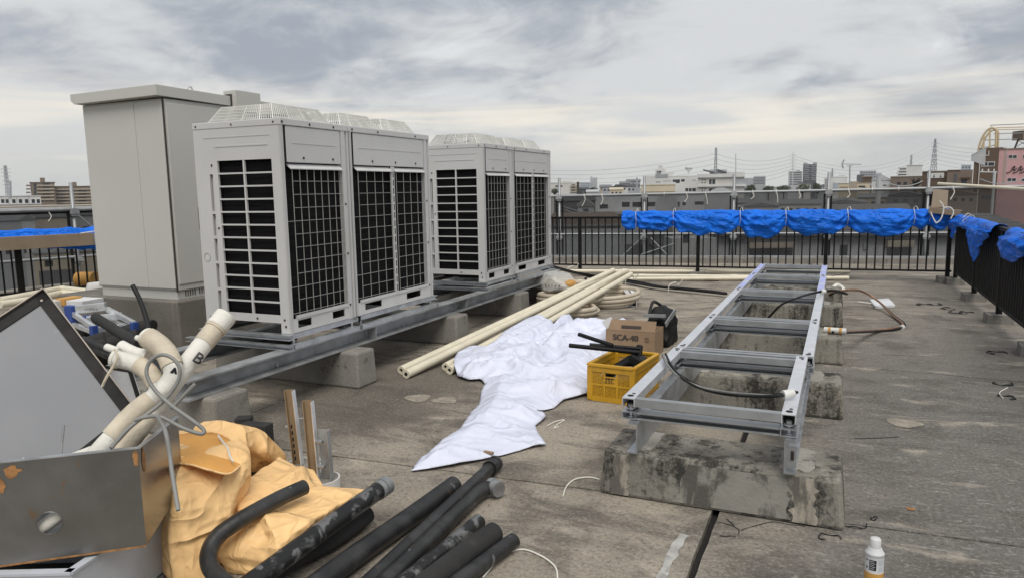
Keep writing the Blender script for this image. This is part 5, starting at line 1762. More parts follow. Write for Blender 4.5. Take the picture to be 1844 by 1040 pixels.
# pocket and string on the first bag
M().tube(smooth_path([gp(393, 783, .50), gp(403, 797, .49), gp(410, 806, .48), gp(414, 820, .465), gp(420, 830, .455)], 6), .005, 6).obj('draw_string', 'string', bagA)
# open mouth of the first bag: a deep orange fold with a rolled rim
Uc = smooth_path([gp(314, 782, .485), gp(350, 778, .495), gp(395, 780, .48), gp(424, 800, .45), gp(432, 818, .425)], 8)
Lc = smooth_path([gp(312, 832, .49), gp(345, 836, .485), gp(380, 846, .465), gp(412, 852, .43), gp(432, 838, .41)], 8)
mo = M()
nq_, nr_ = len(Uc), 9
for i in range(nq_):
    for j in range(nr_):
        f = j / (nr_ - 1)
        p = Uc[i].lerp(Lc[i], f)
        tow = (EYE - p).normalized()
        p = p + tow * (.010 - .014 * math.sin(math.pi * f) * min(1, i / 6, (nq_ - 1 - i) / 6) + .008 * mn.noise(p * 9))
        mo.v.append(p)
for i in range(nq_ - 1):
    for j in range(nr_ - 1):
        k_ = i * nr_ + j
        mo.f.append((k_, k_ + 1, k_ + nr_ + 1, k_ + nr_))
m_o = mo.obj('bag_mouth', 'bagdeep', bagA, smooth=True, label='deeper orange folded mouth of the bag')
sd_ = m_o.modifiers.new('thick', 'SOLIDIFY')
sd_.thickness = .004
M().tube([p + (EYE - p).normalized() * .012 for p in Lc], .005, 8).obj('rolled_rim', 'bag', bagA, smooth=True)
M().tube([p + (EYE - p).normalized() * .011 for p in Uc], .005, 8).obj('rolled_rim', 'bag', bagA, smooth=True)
# ------------------------------------------------------------------ peeling black pipes
gpip = 'old peeling pipes on the roof'
def opipe(label, path, r, m='oldpipe', collar=None, seg=8, bend=True):
    t = thing('scrap_pipe', label, 'pipe', V((path[-1].x, path[-1].y, 0)), gpip)
    core = smooth_path(path, seg) if bend else path
    M().tube(core, r, 18).obj('pipe', m, t, smooth=True)
    e_ = (core[0] - core[1]).normalized()
    if collar == 'ring':
        M().tube([core[0] - e_ * .075, core[0] - e_ * .045], r * 1.10, 18).obj('collar', 'galvdull', t, smooth=True)
        M().tube([core[0] - e_ * .04, core[0] + e_ * .004], r * 1.10, 18).obj('end_cap', 'galvdull', t, smooth=True)
    elif collar == 'coupling':
        for q in range(3):
            M().tube([core[0] - e_ * (.10 - q * .035), core[0] - e_ * (.075 - q * .035)], r * (1.30 if q != 1 else 1.22), 18).obj('coupling_ring', 'oldpipe', t, smooth=True)
        M().tube([core[0] - e_ * .10, core[0]], r * 1.17, 18).obj('coupling', 'oldpipe', t, smooth=True)
    M().tube([core[0] - e_ * .01, core[0] + e_ * .003], r * .86, 16).obj('bore', 'dark', t)
    return t
opipe('peeling black pipe bent in a U over the orange bags', [gp(548, 876, .27), gp(510, 893, .27), gp(468, 915, .26), gp(425, 940, .24), gp(392, 965, .21), gp(376, 995, .17), gp(380, 1022, .14), gp(402, 1045, .12), gp(440, 1075, .10)], .036, 'oldpipe')
opipe('long grey black pipe with pale ring end, resting against the front orange bag', [gp(696, 872, .19), gp(600, 940, .17), gp(440, 1058, .13)], .043, 'greypipe', 'ring')
opipe('matte black foam covered pipe right of the pale ringed pipe', [gp(660, 925, .06), gp(600, 968, .06), gp(520, 1010, .06), gp(430, 1075, .06)], .046, 'foam')
opipe('thick black pipe with flat open end, second from the sheet corner', [gp(817, 872, .055), gp(760, 915, .055), gp(640, 1000, .055), gp(540, 1075, .055)], .050, 'oldpipe')
opipe('black pipe with ribbed coupling pointing at the white sheet', [gp(893, 832, .05), gp(850, 872, .05), gp(730, 985, .05), gp(630, 1080, .05)], .036, 'oldpipe', 'coupling')
opipe('rusty elbow pipe beside the ribbed coupling', [gp(898, 880, .06), gp(888, 876, .06), gp(872, 880, .055), gp(850, 897, .05), gp(790, 955, .05), gp(680, 1060, .05)], .038, 'oldpipe', 'ring', 6)
opipe('grey peeling pipe lying right of the black foam pipe at the bottom edge', [gp(862, 938, .05), gp(800, 990, .05), gp(690, 1080, .05)], .038, 'greypipe')
opipe('thick dark foam pipe near the bottom edge of the picture', [gp(890, 958, .075), gp(845, 990, .075), gp(735, 1075, .075)], .050, 'foam')
opipe('rightmost peeling black pipe of the heap at the bottom edge', [gp(925, 972, .045), gp(893, 995, .045), gp(780, 1080, .045)], .036, 'oldpipe')
# ------------------------------------------------------------------ strut posts in round feet
def strut_post(label, base, h, tilt, m, bracket):
    t = thing('strut_post', label, 'post', V((base.x, base.y, 0)), 'strut posts in round concrete feet')
    b0 = V((base.x, base.y, .09))
    tp_ = b0 + V((tilt, 0, h))
    uv = V((.35, -.94, 0)).normalized()
    M().sweep([(-.024, -.014), (.024, -.014), (.024, -.004), (.020, -.004), (.020, -.011), (-.020, -.011), (-.020, .014), (-.024, .014)], b0, tp_, uv).obj('front_strut', m, t)
    M().sweep([(.026, -.02), (.032, -.02), (.032, .024), (.026, .024)], b0 + V((0, 0, 0)), tp_ - V((0, 0, .005)), uv).obj('side_strut', 'galvnew', t)
    if bracket == 'front':
        M().sweep([(-.03, -.022), (.03, -.022), (.03, -.017), (-.03, -.017)], b0, b0 + (tp_ - b0) * .56, uv).obj('perforated_strip', 'galv', t)
        for q in range(6):
            p = b0 + (tp_ - b0) * (.08 + q * .085) + uv * -.0225 * -1
            M().bar(p, p + V((0, 0, .022)), .008, .004, uv).obj('strip_slot', 'dark', t)
        M().lathe([(.01, 0), (.01, .02)], b0 + (tp_ - b0) * .5 - V((.03, .0, 0)), 8, V((-1, -.3, 0)).normalized()).obj('bolt', 'galv', t)
    else:
        M().sweep([(.04, -.02), (.105, -.02), (.105, .03), (.10, .03), (.10, -.014), (.04, -.014)], b0, b0 + (tp_ - b0) * .62, uv).obj('back_plate', 'galvdull', t)
        for f in (.18, .50):
            M().lathe([(.011, 0), (.011, .05)], b0 + (tp_ - b0) * f + V((.03, 0, 0)), 8, V((1, 0, 0))).obj('bolt', 'galv', t)
    M().lathe([(.095, 0.002), (.095, .09)], (base.x + .03, base.y + .02, 0), 24).obj('concrete_foot', 'block', t)
    M().pipe((base.x + .03, base.y + .02, .002), (base.x + .03, base.y + .02, .097), .103, .0955, 28).obj('plastic_ring', 'pvc', t)
    return t
strut_post('taller galvanised strut post with painted tan reflection and perforated strip, left of the pair', gp(536, 836, .09), .445, -.035, 'strut_reflect', 'front')
strut_post('shorter galvanised strut post with painted tan reflection and grey back plate, right of the pair', gp(566, 862, .09), .445, -.02, 'strut_reflect', 'back')
# small scrap by the block
for (px, py, L, a, m, lab) in ((400, 752, .22, .9, 'galvdull', 'short dark strut channel offcut behind the orange bags'), (372, 752, .16, -.4, 'lip', 'brown rusty plate offcut behind the orange bags'), (462, 780, .20, .15, 'foam', 'dark rubber block behind the orange bags'), (440, 768, .10, .5, 'foam', 'small dark lump of scrap behind the orange bags')):
    p = gp(px, py, .10)
    e_ = V((math.cos(a), math.sin(a), .25 if m == 'galvdull' else 0)) * L / 2
    b = M()
    if m == 'galvdull':
        b.sweep(chan(.04, .04, .004), p - e_ + V((0, 0, .05)), p + e_ + V((0, 0, .05)))
    else:
        b.bar(p - e_, p + e_, .09, .14)
    tag(b.obj('metal_offcut' if m != 'foam' else 'rubber_offcut', m, bevel=.004), lab, 'scrap')
for (px, py, lab) in ((537, 693, ''), ):
    pass
t = thing('perforated_clip', 'small galvanised clip standing at the near concrete block', 'clip', gp(386, 752))
M().bar(gp(386, 752, .10), gp(386, 752, .10) + V((0, 0, .16)), .014, .006).obj('strip', 'galvnew', t)
for (px, py, lab) in ((484, 772, 'small galvanised perforated tab on the roof right of the orange bags'), (547, 752, 'small galvanised tab on the roof near the strut posts')):
    p = gp(px, py, .006)
    tag(M().bar(p - V((.03, .02, 0)), p + V((.03, .02, 0)), .022, .005).obj('metal_tab', 'galvnew'), lab, 'tab')

# ------------------------------------------------------------------ ladder, boxes and black roll by the plinth
t = thing('step_ladder', 'folded aluminium step ladder with blue end caps lying before the plinth', 'ladder', V((gp(190, 600).x, gp(190, 600).y, .2)))
DL = 6.6
def lp(x, y, dd=0):
    return at(x, y, DL + dd)
for (p, q, wd, ht, m, nm, d0, d1) in (
        ((138, 557), (191, 551), .05, .075, 'alu', 'step', .1, .1), ((158, 574), (218, 568), .05, .06, 'alu', 'step', 0, 0), ((172, 593), (217, 588), .05, .05, 'alu', 'step', -.1, -.1),
        ((130, 563), (170, 590), .035, .045, 'alu', 'stile', .1, -.2), ((132, 583), (168, 597), .035, .04, 'alu', 'stile', .1, -.2),
        ((193, 556), (242, 582), .035, .045, 'alu', 'stile', .1, -.2), ((200, 577), (240, 592), .035, .04, 'alu', 'stile', .1, -.2), ((193, 558), (222, 572), .02, .03, 'alu', 'hinge_bar', 0, 0)):
    M().bar(lp(*p, d0), lp(*q, d1), wd, ht).obj(nm, m, t, bevel=.004)
for (x, y, w_, h_, d0) in ((128, 565, .10, .16, .1), (169, 594, .045, .085, -.2), (242, 588, .045, .085, -.2), (156, 573, .03, .06, 0)):
    M().box(lp(x, y, d0), (w_, .06, h_)).obj('end_cap', 'bluecap', t, bevel=.006)
for x in (152, 156, 161, 165, 169, 174):
    M().box(lp(x, 556.5, .045), (.018, .004, .012)).obj('faded_print', 'galvdull', t)
for (px, py, w_, h_, d_, m, lab) in ((107, 556, .20, .16, .25, 'boxwhite', 'white carton leftmost of the cartons behind the large panel'), (124, 541, .12, .07, .2, 'boxorange', 'small orange carton on top of the white cartons'), (150, 545, .26, .08, .25, 'boxwhite', 'flat white carton behind the step ladder'), (112, 545, .15, .08, .3, 'boxwhite', 'upper white carton left of the orange one')):
    p = at(px, py, 7.3)
    tag(M().box(p, (w_, d_, h_), Matrix.Rotation(.1, 3, 'Z')).obj('carton', m, bevel=.003), lab, 'carton', 'cartons stacked by the plinth')
lowp = at(120, 575, 7.3)
tag(M().bx(lowp.x - .45, lowp.x + .6, lowp.y - .25, lowp.y + .3, .002, lowp.z - .03).obj('crate_stack', 'blackplastic', bevel=.01), 'dark stacked crates under the cartons and ladder', 'crate')
tag(M().tube(smooth_path([at(160, 618, 6.3), at(210, 603, 6.4), at(262, 588, 6.5), at(274, 588, 6.5)], 6), .065, 14).obj('black_roll', 'foam', smooth=True), 'black roll lying below the step ladder before the plinth', 'roll')
tag(M().tube(smooth_path([at(140, 632, 6.2), at(195, 618, 6.3), at(250, 602, 6.35)], 6), .055, 14).obj('black_roll', 'foam', smooth=True), 'lower black roll behind the wrapped pipes', 'roll')
tag(M().tube(smooth_path([at(186, 600, 6.0), at(192, 618, 5.9), at(203, 632, 5.8), at(220, 640, 5.7)], 6), .012, 8).obj('cable', 'rubber', smooth=True), 'thin black cable hanging below the step ladder', 'cable')
# cream pipes by the left balustrade
for i, (path, r, lab) in enumerate((([(0, 541), (60, 530), (112, 520), (178, 528)], .055, 'upper cream pipe bending along the left balustrade'), ([(0, 548), (70, 537), (114, 527), (176, 534)], .05, 'lower cream pipe bending along the left balustrade'))):
    pts = [gp(x, y, .22) for x, y in path]
    tag(M().tube(pts, r, 12).obj('cream_pipe', 'tube', smooth=True), lab, 'pipe')
t = tag(M().tube([gp(141, 503, .25), gp(172, 503, .25)], .13, 16).obj('cardboard_roll', 'boxorange', smooth=True), 'orange brown roll beside the cabinet at the left balustrade', 'roll')
tag(M().lathe([(.14, 0), (.16, .06), (.13, .14)], gp(178, 527, .35), 14).obj('white_reel', 'pvc', smooth=True), 'white plastic reel at the left foot of the cabinet', 'reel')

# ------------------------------------------------------------------ spray can
cq = gp(1577, 968, .235)
can = thing('spray_can', 'white spray can with orange label band standing at the bottom right', 'spray can', V((cq.x, cq.y, 0)))
cr_ = .0335 * 1.03
C0 = V((cq.x, cq.y, 0))
M().lathe([(cr_, .002), (cr_, .105), (cr_, .165), (cr_ * 1.02, .170), (cr_ * 1.02, .176), (cr_ * .95, .180), (cr_ * .74, .192), (cr_ * .70, .196)], C0, 32).obj('can_body', 'boxwhite', can, smooth=True)
M().lathe([(cr_ + .0006, .015), (cr_ + .0006, .098)], C0, 32).obj('label_band', 'boxorange', can, smooth=True)
M().lathe([(cr_ * 1.045, .168), (cr_ * 1.045, .175)], C0, 32).obj('seam_ring', 'galvnew', can, smooth=True)
M().lathe([(cr_ * .64, .192), (cr_ * .60, .200), (cr_ * .60, .232), (cr_ * .50, .2365), (.001, .2375)], C0, 24).obj('cap', 'whiteplain', can, smooth=True)
def on_can(th0, th1, z0, z1, m, nm, off=.0009):
    f0 = math.atan2(-C0.y, -C0.x)
    b = M()
    pts, ff = [], []
    for k_ in range(9):
        a = f0 + th0 + (th1 - th0) * k_ / 8
        for z in (z0, z1):
            pts.append(V((C0.x + (cr_ + off) * math.cos(a), C0.y + (cr_ + off) * math.sin(a), z)))
    for k_ in range(8):
        ff.append((2 * k_, 2 * k_ + 2, 2 * k_ + 3, 2 * k_ + 1))
    return b.add(pts, ff).obj(nm, m, can)
on_can(-.55, .22, .112, .155, 'ink', 'printed_panel')
for k_ in range(5):
    on_can(-.48, -.02 + .2 * (k_ % 2) * .6, .118 + k_ * .0075, .1205 + k_ * .0075, 'galvnew', 'print_line', .0014)
on_can(.45, 1.0, .135, .158, 'panellight', 'printed_panel')
on_can(.45, 1.0, .108, .128, 'panellight', 'printed_panel')
on_can(-1.0, -.75, .148, .152, 'ink', 'printed_panel')
on_can(-1.0, -.72, .114, .124, 'panelgrey', 'printed_panel')

# ------------------------------------------------------------------ cable ties, strings and crumbs on the floor
zips = [(1495, 970, .05, .3, 'black cable tie curled on the roof left of the spray can, nearest the camera'), (1538, 944, .055, 2.6, 'black cable tie at the corner of the near frame block'), (1576, 935, .02, 1.0, 'tiny black tie beside the near joint right of the frame block'),
        (1797, 636, .09, .4, 'black cable tie on the roof at the right edge near the balustrade footing'), (1806, 691, .07, 2.9, 'upper of two black cable ties near the right edge'), (1812, 716, .06, 5.0, 'lower of two black cable ties near the right edge'),
        (1665, 549, .10, .2, 'black cable tie between the cover plate and the right balustrade'), (1683, 548, .09, 3.4, 'rectangular black tie near the right balustrade footing'), (1710, 556, .10, 1.4, 'black tie in the middle of the roof before the right balustrade'), (1725, 563, .10, 2.2, 'black tie nearest the second footing of the right balustrade'), (1740, 563, .08, .1, 'last black tie in the line towards the right balustrade')]
for (px, py, r, a0, lab) in zips:
    c = gp(px, py)
    pts = [V((c.x + r * math.cos(a0 + q * .28), c.y + r * .8 * math.sin(a0 + q * .28), .006 + .006 * math.sin(q))) for q in range(15)]
    tag(M().tube(pts, .0035 if py > 900 else .007, 5).obj('cable_tie', 'ink'), lab, 'cable tie', 'cut cable ties on the roof')
for (path, lab) in (([(985, 766), (1000, 758), (1016, 755), (1004, 763), (998, 770), (1006, 767)], 'white string snippet on the roof right of the sheet'),
                    ([(1014, 892), (1020, 875), (1035, 862), (1060, 858), (1080, 862)], 'white cord arching over the roof left of the near frame block'),
                    ([(870, 1038), (905, 1000), (940, 988), (975, 1000), (1000, 1020), (1004, 1045)], 'thin white cord looped on the roof at the bottom edge'),
                    ([(1815, 697), (1800, 706), (1806, 716)], 'pale string scrap near the right edge')):
    tag(M().tube(smooth_path([gp(x, y, .006) for x, y in path], 6), .004, 6).obj('string', 'string', smooth=True), lab, 'string')
crumbs = M()
rnd = random.Random(12)
for k_ in range(420):
    x, y = rnd.uniform(-3.6, 1.7), 2.3 + abs(rnd.gauss(0, 3.2))
    if y > 13:
        continue
    s = rnd.uniform(.002, .006)
    crumbs.box((x, y, s * .5 + .001), (s * rnd.uniform(.8, 2), s * 1.2, s), Matrix.Rotation(rnd.uniform(0, 3), 3, 'Z'))
co_ = crumbs.obj('grit', 'patch')
tag(co_, 'pale grit and crumbs scattered over the roof', 'grit', kind='stuff')
# ------------------------------------------------------------------ the town beyond the roof
def cm_(name, c, rough=.85, var=.08, vsc=.3, dirt=()):
    MT[name] = mat(name, c, rough, 0, var, vsc, dirt=dirt)
for nme, c in (('w_white', (.60, .60, .585)), ('w_offwhite', (.52, .51, .48)), ('w_cream', (.52, .455, .34)), ('w_tan', (.36, .31, .245)), ('w_grey', (.33, .345, .36)), ('w_dark', (.10, .105, .115)),
               ('w_brown', (.115, .078, .056)), ('w_brick', (.19, .15, .12)), ('w_bluegrey', (.34, .375, .42)), ('w_pink', (.56, .33, .33)), ('w_roofgrey', (.16, .165, .17)), ('w_roofdark', (.07, .072, .075)), ('w_palegrey', (.42, .43, .44)),
               ('w_frame', (.50, .49, .46)), ('w_yellow', (.50, .40, .25)), ('w_steel', (.30, .32, .34)), ('w_wall', (.50, .51, .52)), ('w_green', (.05, .062, .045)), ('w_leaf', (.045, .06, .03)), ('w_branch', (.06, .05, .04))):
    cm_(nme, c, dirt=[(tuple(x * .6 for x in c), .56, .78, .35, (1, 1, .3), .35)])
GZ = -11.0


class Bld:
    """a building whose facade faces the roof; rectangles on it are given by where the photograph shows them"""
    def __init__(s, name, label, x0, x1, ytop, dep, thick, m, ybase=None, cat='building', group='buildings of the town', turn=0.0):
        xm = (x0 + x1) / 2
        s.dep, s.n = dep, (V((fw.x, fw.y, 0)).normalized())
        s.c = at(xm, 340, dep)
        if x1 - x0 < 400:
            s.n = V((s.c.x, s.c.y, 0)).normalized()
        s.n = Matrix.Rotation(turn, 3, 'Z') @ s.n
        s.e = V((s.n.y, -s.n.x, 0))
        zt = s.p(xm, ytop).z
        zb = GZ if ybase is None else s.p(xm, ybase).z
        a, b = s.p(x0, ytop), s.p(x1, ytop)
        s.t = thing(name, label, cat, V((a.x, a.y, zb)), group)
        s.k = 0
        s.a, s.b, s.zt, s.thick = a, b, zt, thick
        A, B = V((a.x, a.y, zb)), V((b.x, b.y, zb))
        M().extr([A, B, B + s.n * thick, A + s.n * thick], (0, 0, zt - zb)).obj('wall', m, s.t)
    def p(s, px, py, proud=0.0):
        d = ray(px, py)
        t = (s.c - EYE).dot(s.n) / d.dot(s.n)
        return EYE + d * t - s.n * proud
    def rect(s, x0, y0, x1, y1, m, name='window', proud=.05, depth=None):
        xm, ym = (x0 + x1) / 2, (y0 + y1) / 2
        a, b = s.p(x0, ym), s.p(x1, ym)
        z1, z0 = s.p(xm, y0).z, s.p(xm, y1).z
        u = s.px
        pr = proud * u
        A, B = V((a.x, a.y, z0)) - s.n * pr, V((b.x, b.y, z0)) - s.n * pr
        return M().extr([A, B, B + s.n * (depth * u if depth else pr), A + s.n * (depth * u if depth else pr)], (0, 0, z1 - z0)).obj(name, m, s.t)
    @property
    def px(s):
        return s.dep / FPX
    def grid(s, x0, x1, y0, y1, nx, ny, fx=.6, fy=.55, m='glass', name='window', proud=.12):
        w_, h_ = (x1 - x0) / nx, (y1 - y0) / ny
        for i in range(nx):
            for j in range(ny):
                s.rect(x0 + w_ * (i + .5 - fx / 2), y0 + h_ * (j + .5 - fy / 2), x0 + w_ * (i + .5 + fx / 2), y0 + h_ * (j + .5 + fy / 2), m, name, proud)
    def roof(s, m='w_roofgrey', over=1.0, h=1.2, name='roof'):
        """flat roof slab, sizes in photo pixels at this distance"""
        u = s.px
        A, B = s.a - s.e * over * u - s.n * over * u, s.b + s.e * over * u - s.n * over * u
        A.z = B.z = s.zt
        return M().extr([A, B, B + s.n * (s.thick + 2 * over * u), A + s.n * (s.thick + 2 * over * u)], (0, 0, h * u)).obj(name, m, s.t)
    def gable(s, m='w_roofgrey', rise=6, over=1.5):
        """pitched roof with its ridge along the facade"""
        u = s.px
        A, B = s.a - s.e * over * u, s.b + s.e * over * u
        A.z = B.z = s.zt
        C = A + s.n * s.thick
        pr = [A - s.n * over * u, A + s.n * s.thick / 2 + V((0, 0, rise * u)), C + s.n * over * u]
        pr2 = [p + V((0, 0, .8 * u)) for p in pr]
        return M().extr([pr[0], pr2[0], pr2[1], pr2[2], pr[2], pr[1]], B - A).obj('roof', m, s.t)
    def hip_end(s, m='w_roofgrey', rise=6, over=1.5):
        """pitched roof with its gable towards us"""
        u = s.px
        A, B = s.a - s.e * over * u, s.b + s.e * over * u
        A.z = B.z = s.zt
        R_ = (A + B) / 2 + V((0, 0, rise * u))
        D = s.n * (s.thick + 2 * over * u)
        h = V((0, 0, .9 * u))
        o = -s.n * over * u
        return M().extr([A + o, B + o, R_ + o, ], D).extr([A + o, A + o + h, R_ + o + h, B + o + h, B + o, R_ + o + h * .05], D).obj('roof', m, s.t)


def lattice_tower(name, label, px, ytop, ybase, dep, wtop, wbase, arms, m='w_steel', group='masts and pylons'):
    a, b = at(px, ytop, dep), at(px, ybase, dep)
    b.z = max(GZ, b.z)
    u = dep / FPX
    e = r0
    n_ = V((fw.x, fw.y, 0)).normalized()
    t = thing(name, label, 'pylon', V((a.x, a.y, b.z)), group)
    base, top = V((a.x, a.y, b.z)), V((a.x, a.y, a.z))
    mb = M()
    cs = [(-1, -1), (1, -1), (1, 1), (-1, 1)]
    def cor(i, f):
        wdt = (wbase + (wtop - wbase) * f) / 2 * u
        return base.lerp(top, f) + e * cs[i % 4][0] * wdt + n_ * cs[i % 4][1] * wdt
    th = .55 * u
    for i in range(4):
        mb.bar(cor(i, 0), cor(i, 1), th, th)
    N = 9
    for k_ in range(N):
        for i in range(4):
            mb.bar(cor(i, k_ / N), cor(i + 1, (k_ + 1) / N), th * .6, th * .6)
            mb.bar(cor(i + 1, k_ / N), cor(i, (k_ + 1) / N), th * .6, th * .6)
    mb.obj('lattice_body', m, t)
    for (f, w_) in arms:
        p = base.lerp(top, f)
        M().bar(p - e * w_ * u, p + e * w_ * u, th * .9, th * .9).bar(p - e * w_ * u, p + V((0, 0, 1.6 * u)), th * .5, th * .5).bar(p + e * w_ * u, p + V((0, 0, 1.6 * u)), th * .5, th * .5).obj('cross_arm', m, t)
    return t
def tree(label, px, ytop, ybase, dep, wpx, seed, bare=False, n=900):
    u = dep / FPX
    rnd = random.Random(seed)
    top, bot = at(px, ytop, dep), at(px, ybase, dep)
    base = V((top.x, top.y, GZ))
    t = thing('tree', label, 'tree', base, 'trees among the houses')
    H = top.z - bot.z
    M().tube([base, V((top.x, top.y, bot.z + H * .4))], [.22, .1], 8).obj('trunk', 'w_branch', t)
    c = V((top.x, top.y, (top.z + bot.z) / 2))
    br = M()
    for k_ in range(14 if not bare else 60):
        a = rnd.uniform(0, 6.28)
        q = c + V((math.cos(a) * wpx * u * rnd.uniform(.2, .5), math.sin(a) * wpx * u * .4, rnd.uniform(-.2, .5) * H))
        br.tube([V((top.x, top.y, bot.z + H * rnd.uniform(0, .5))), q], [.08, .02], 5)
    br.obj('limb', 'w_branch', t)
    if not bare:
        lf_ = M()
        for k_ in range(n):
            d_ = V((rnd.gauss(0, 1), rnd.gauss(0, 1), rnd.gauss(0, 1))).normalized() * rnd.uniform(.45, 1) ** .6
            ll = .75 + .35 * mn.noise(d_ * 2.2 + V((seed, 0, 0)))
            p = c + V((d_.x * wpx * u / 2 * ll, d_.y * wpx * u / 2 * ll, d_.z * H / 2 * ll))
            s = .8 * u * rnd.uniform(.7, 1.6)
            x_ = V((rnd.uniform(-1, 1), rnd.uniform(-1, 1), rnd.uniform(-1, 1))).normalized()
            y_ = x_.orthogonal().normalized()
            lf_.add([p - x_ * s, p + y_ * s * .6, p + x_ * s, p - y_ * s * .6], [(0, 1, 2, 3)])
        lf_.obj('crown', 'w_leaf', t)
    return t
# --- left
b = Bld('apartment_block', 'white low apartment block with square windows at the far left', -60, 73, 354, 95, 12, 'w_white', None)
b.roof('w_white', 1, 1.2)
for x in (2, 10, 22, 34, 45, 57, 66):
    b.rect(x, 359, x + 6, 366, 'glass')
for x in (16, 30, 52):
    b.rect(x - .5, 354, x + .5, 371, 'w_palegrey', 'downpipe', .8)
b.rect(-60, 368, 76, 369.5, 'w_grey', 'balcony_rail', 2)
b = Bld('apartment_block', 'brown brick apartment block with curved balconies, left of the beige cabinet', 54, 98, 329, 230, 30, 'w_brick')
b.roof('w_brick', 1.2, 1)
b.rect(72, 320, 81, 330, 'w_brick', 'penthouse', -8, 20)
for j in range(5):
    y = 333 + j * 6.2
    b.rect(47, y, 55, y + 2.8, 'w_brick', 'balcony', 2, 6)
    b.rect(66, y, 98, y + 2.6, 'w_tan', 'balcony', 2.5)
    b.rect(61, y - 2, 66, y + 3, 'glass', 'window', .3)
    b.rect(77, y - 2.6, 90, y - .4, 'glass', 'window', .3)
b = Bld('apartment_block', 'lower brown brick apartment block touching the beige cabinet', 97, 190, 336, 240, 30, 'w_brick')
b.roof('w_brick', 1, 1)
b.rect(131, 328, 138, 336, 'w_brick', 'penthouse', -6, 18)
for j in range(5):
    y = 340 + j * 6
    b.rect(97, y, 165, y + 2.2, 'w_tan', 'balcony', 2)
    b.rect(105, y + 2.6, 118, y + 5, 'glass', 'window', .3)
    b.rect(141, y + 2.6, 156, y + 5, 'glass', 'window', .3)
lattice_tower('pylon', 'steel power pylon at the far left edge', 9, 298, 356, 600, 3, 5.5, ((.88, 10), (.77, 9), (.66, 9), (.52, 9), (.40, 8)))
t = tag(M().tube([at(19, 358, 90), at(18.5, 327, 90)], .12, 8).obj('mast', 'w_steel'), 'slim roof mast on the white block at the far left', 'mast', 'masts and pylons')
for (x0, x1, yt, dep, m, rm, lab) in ((-30, 42, 398, 34, 'w_grey', 'w_roofgrey', 'grey house with a pitched roof low behind the left netting'), (38, 62, 396, 30, 'w_palegrey', 'w_roofgrey', 'small gabled house behind the left netting'), (62, 120, 392, 40, 'w_tan', 'w_roofdark', 'tan house behind the left netting near the scaffold upright'), (120, 190, 388, 45, 'w_grey', 'w_roofdark', 'grey house behind the left netting beside the cabinet'), (-60, 200, 372, 70, 'w_offwhite', 'w_tan', 'long low pale building below the far left apartments')):
    b = Bld('house', lab, x0, x1, yt, dep, 9, m, group='houses close below the roof')
    if x1 - x0 < 40:
        b.hip_end(rm, 9, 2)
    elif x0 == -60:
        b.roof(rm, 1, 1)
    else:
        b.gable(rm, 10, 2)
    b.grid(x0 + 3, x1 - 3, yt + 10, yt + 70, max(2, int((x1 - x0) / 18)), 2, .5, .35)
b = Bld('house', 'pale rendered house wall seen low between the left balusters', 60, 200, 455, 26, 8, 'w_cream', group='houses close below the roof')
b.rect(72, 486, 132, 530, 'w_dark', 'shutter', .5)
b.rect(80, 462, 95, 480, 'glass')
b.roof('w_roofgrey', 2, 2)
# --- middle distance
b = Bld('apartment_block', 'cream apartment house with balconies right of the last white unit', 988, 1042, 330, 150, 18, 'w_offwhite')
b.roof('w_offwhite', .5, .8)
b.rect(1008, 326, 1031, 331, 'w_offwhite', 'penthouse', -4, 14)
b.rect(1000, 334, 1006, 337, 'glass'); b.rect(1009, 334, 1013, 337, 'glass')
for y in (334, 339, 344):
    b.rect(1027, y, 1040, y + 2.2, 'w_tan', 'balcony', 2)
    b.rect(1029, y - 1.8, 1036, y, 'glass')
b = Bld('office_block', 'pale blue office slab left of the small distant tower', 1044, 1063, 328.5, 600, 60, 'w_bluegrey')
b.grid(1045, 1062, 329.5, 343, 5, 4, .6, .4, 'glasslight', 'window', .1)
b = Bld('tower_block', 'small distant grey tower block right of the last white unit', 1062.5, 1075.5, 320, 620, 50, 'w_palegrey')
b.grid(1063, 1075, 321, 342, 1, 8, .95, .4, 'w_grey', 'window_band', .2)
b.rect(1063, 318, 1067, 320.5, 'w_palegrey', 'penthouse', -2, 8)
for (x0, x1, yt, m, rm, lab, dep) in ((1084, 1101, 337, 'w_grey', 'w_roofgrey', 'grey house with dark roof in the dip of the skyline', 260), (1098, 1122, 342, 'w_cream', 'w_cream', 'cream gabled house behind the scaffold rail', 120), (1108, 1152, 336, 'w_grey', 'w_roofdark', 'dark roofed house left of the tan hall', 180), (1116, 1135, 331, 'w_palegrey', 'w_roofgrey', 'grey house stepping up the slope', 240), (1128, 1153, 327, 'w_grey', 'w_roofgrey', 'uppermost grey house on the slope left of the white school', 260), (1056, 1078, 346, 'w_palegrey', 'w_palegrey', 'low pale shed roof behind the scaffold rail', 100), (1040, 1060, 341, 'w_dark', 'w_roofdark', 'dark low house below the pale blue office slab', 160)):
    b = Bld('house', lab, x0, x1, yt, dep, 10, m, group='houses of the town')
    b.gable(rm, 3.5, 1)
    b.grid(x0 + 1.5, x1 - 1.5, yt + 2, yt + 9, max(2, int((x1 - x0) / 7)), 1, .5, .5)
tree('dark round tree beside the small distant tower', 1066, 337, 349, 170, 15, 3)
tree('bare brown tree in front of the cream apartment house', 999, 338, 352, 120, 18, 5, n=350)
tree('dark tree on the slope left of the tan hall', 1104, 336, 344, 260, 12, 6)
tag(M().tube([at(1041, 350, 60), at(1041, 328, 60)], .12, 8).obj('utility_pole', 'w_branch'), 'dark utility pole right of the cream apartment house', 'pole', 'masts and pylons')
tag(M().tube([at(1147, 345, 150), at(1147, 320, 150)], .18, 8).obj('utility_pole', 'w_steel'), 'utility pole on the slope left of the white school', 'pole', 'masts and pylons')
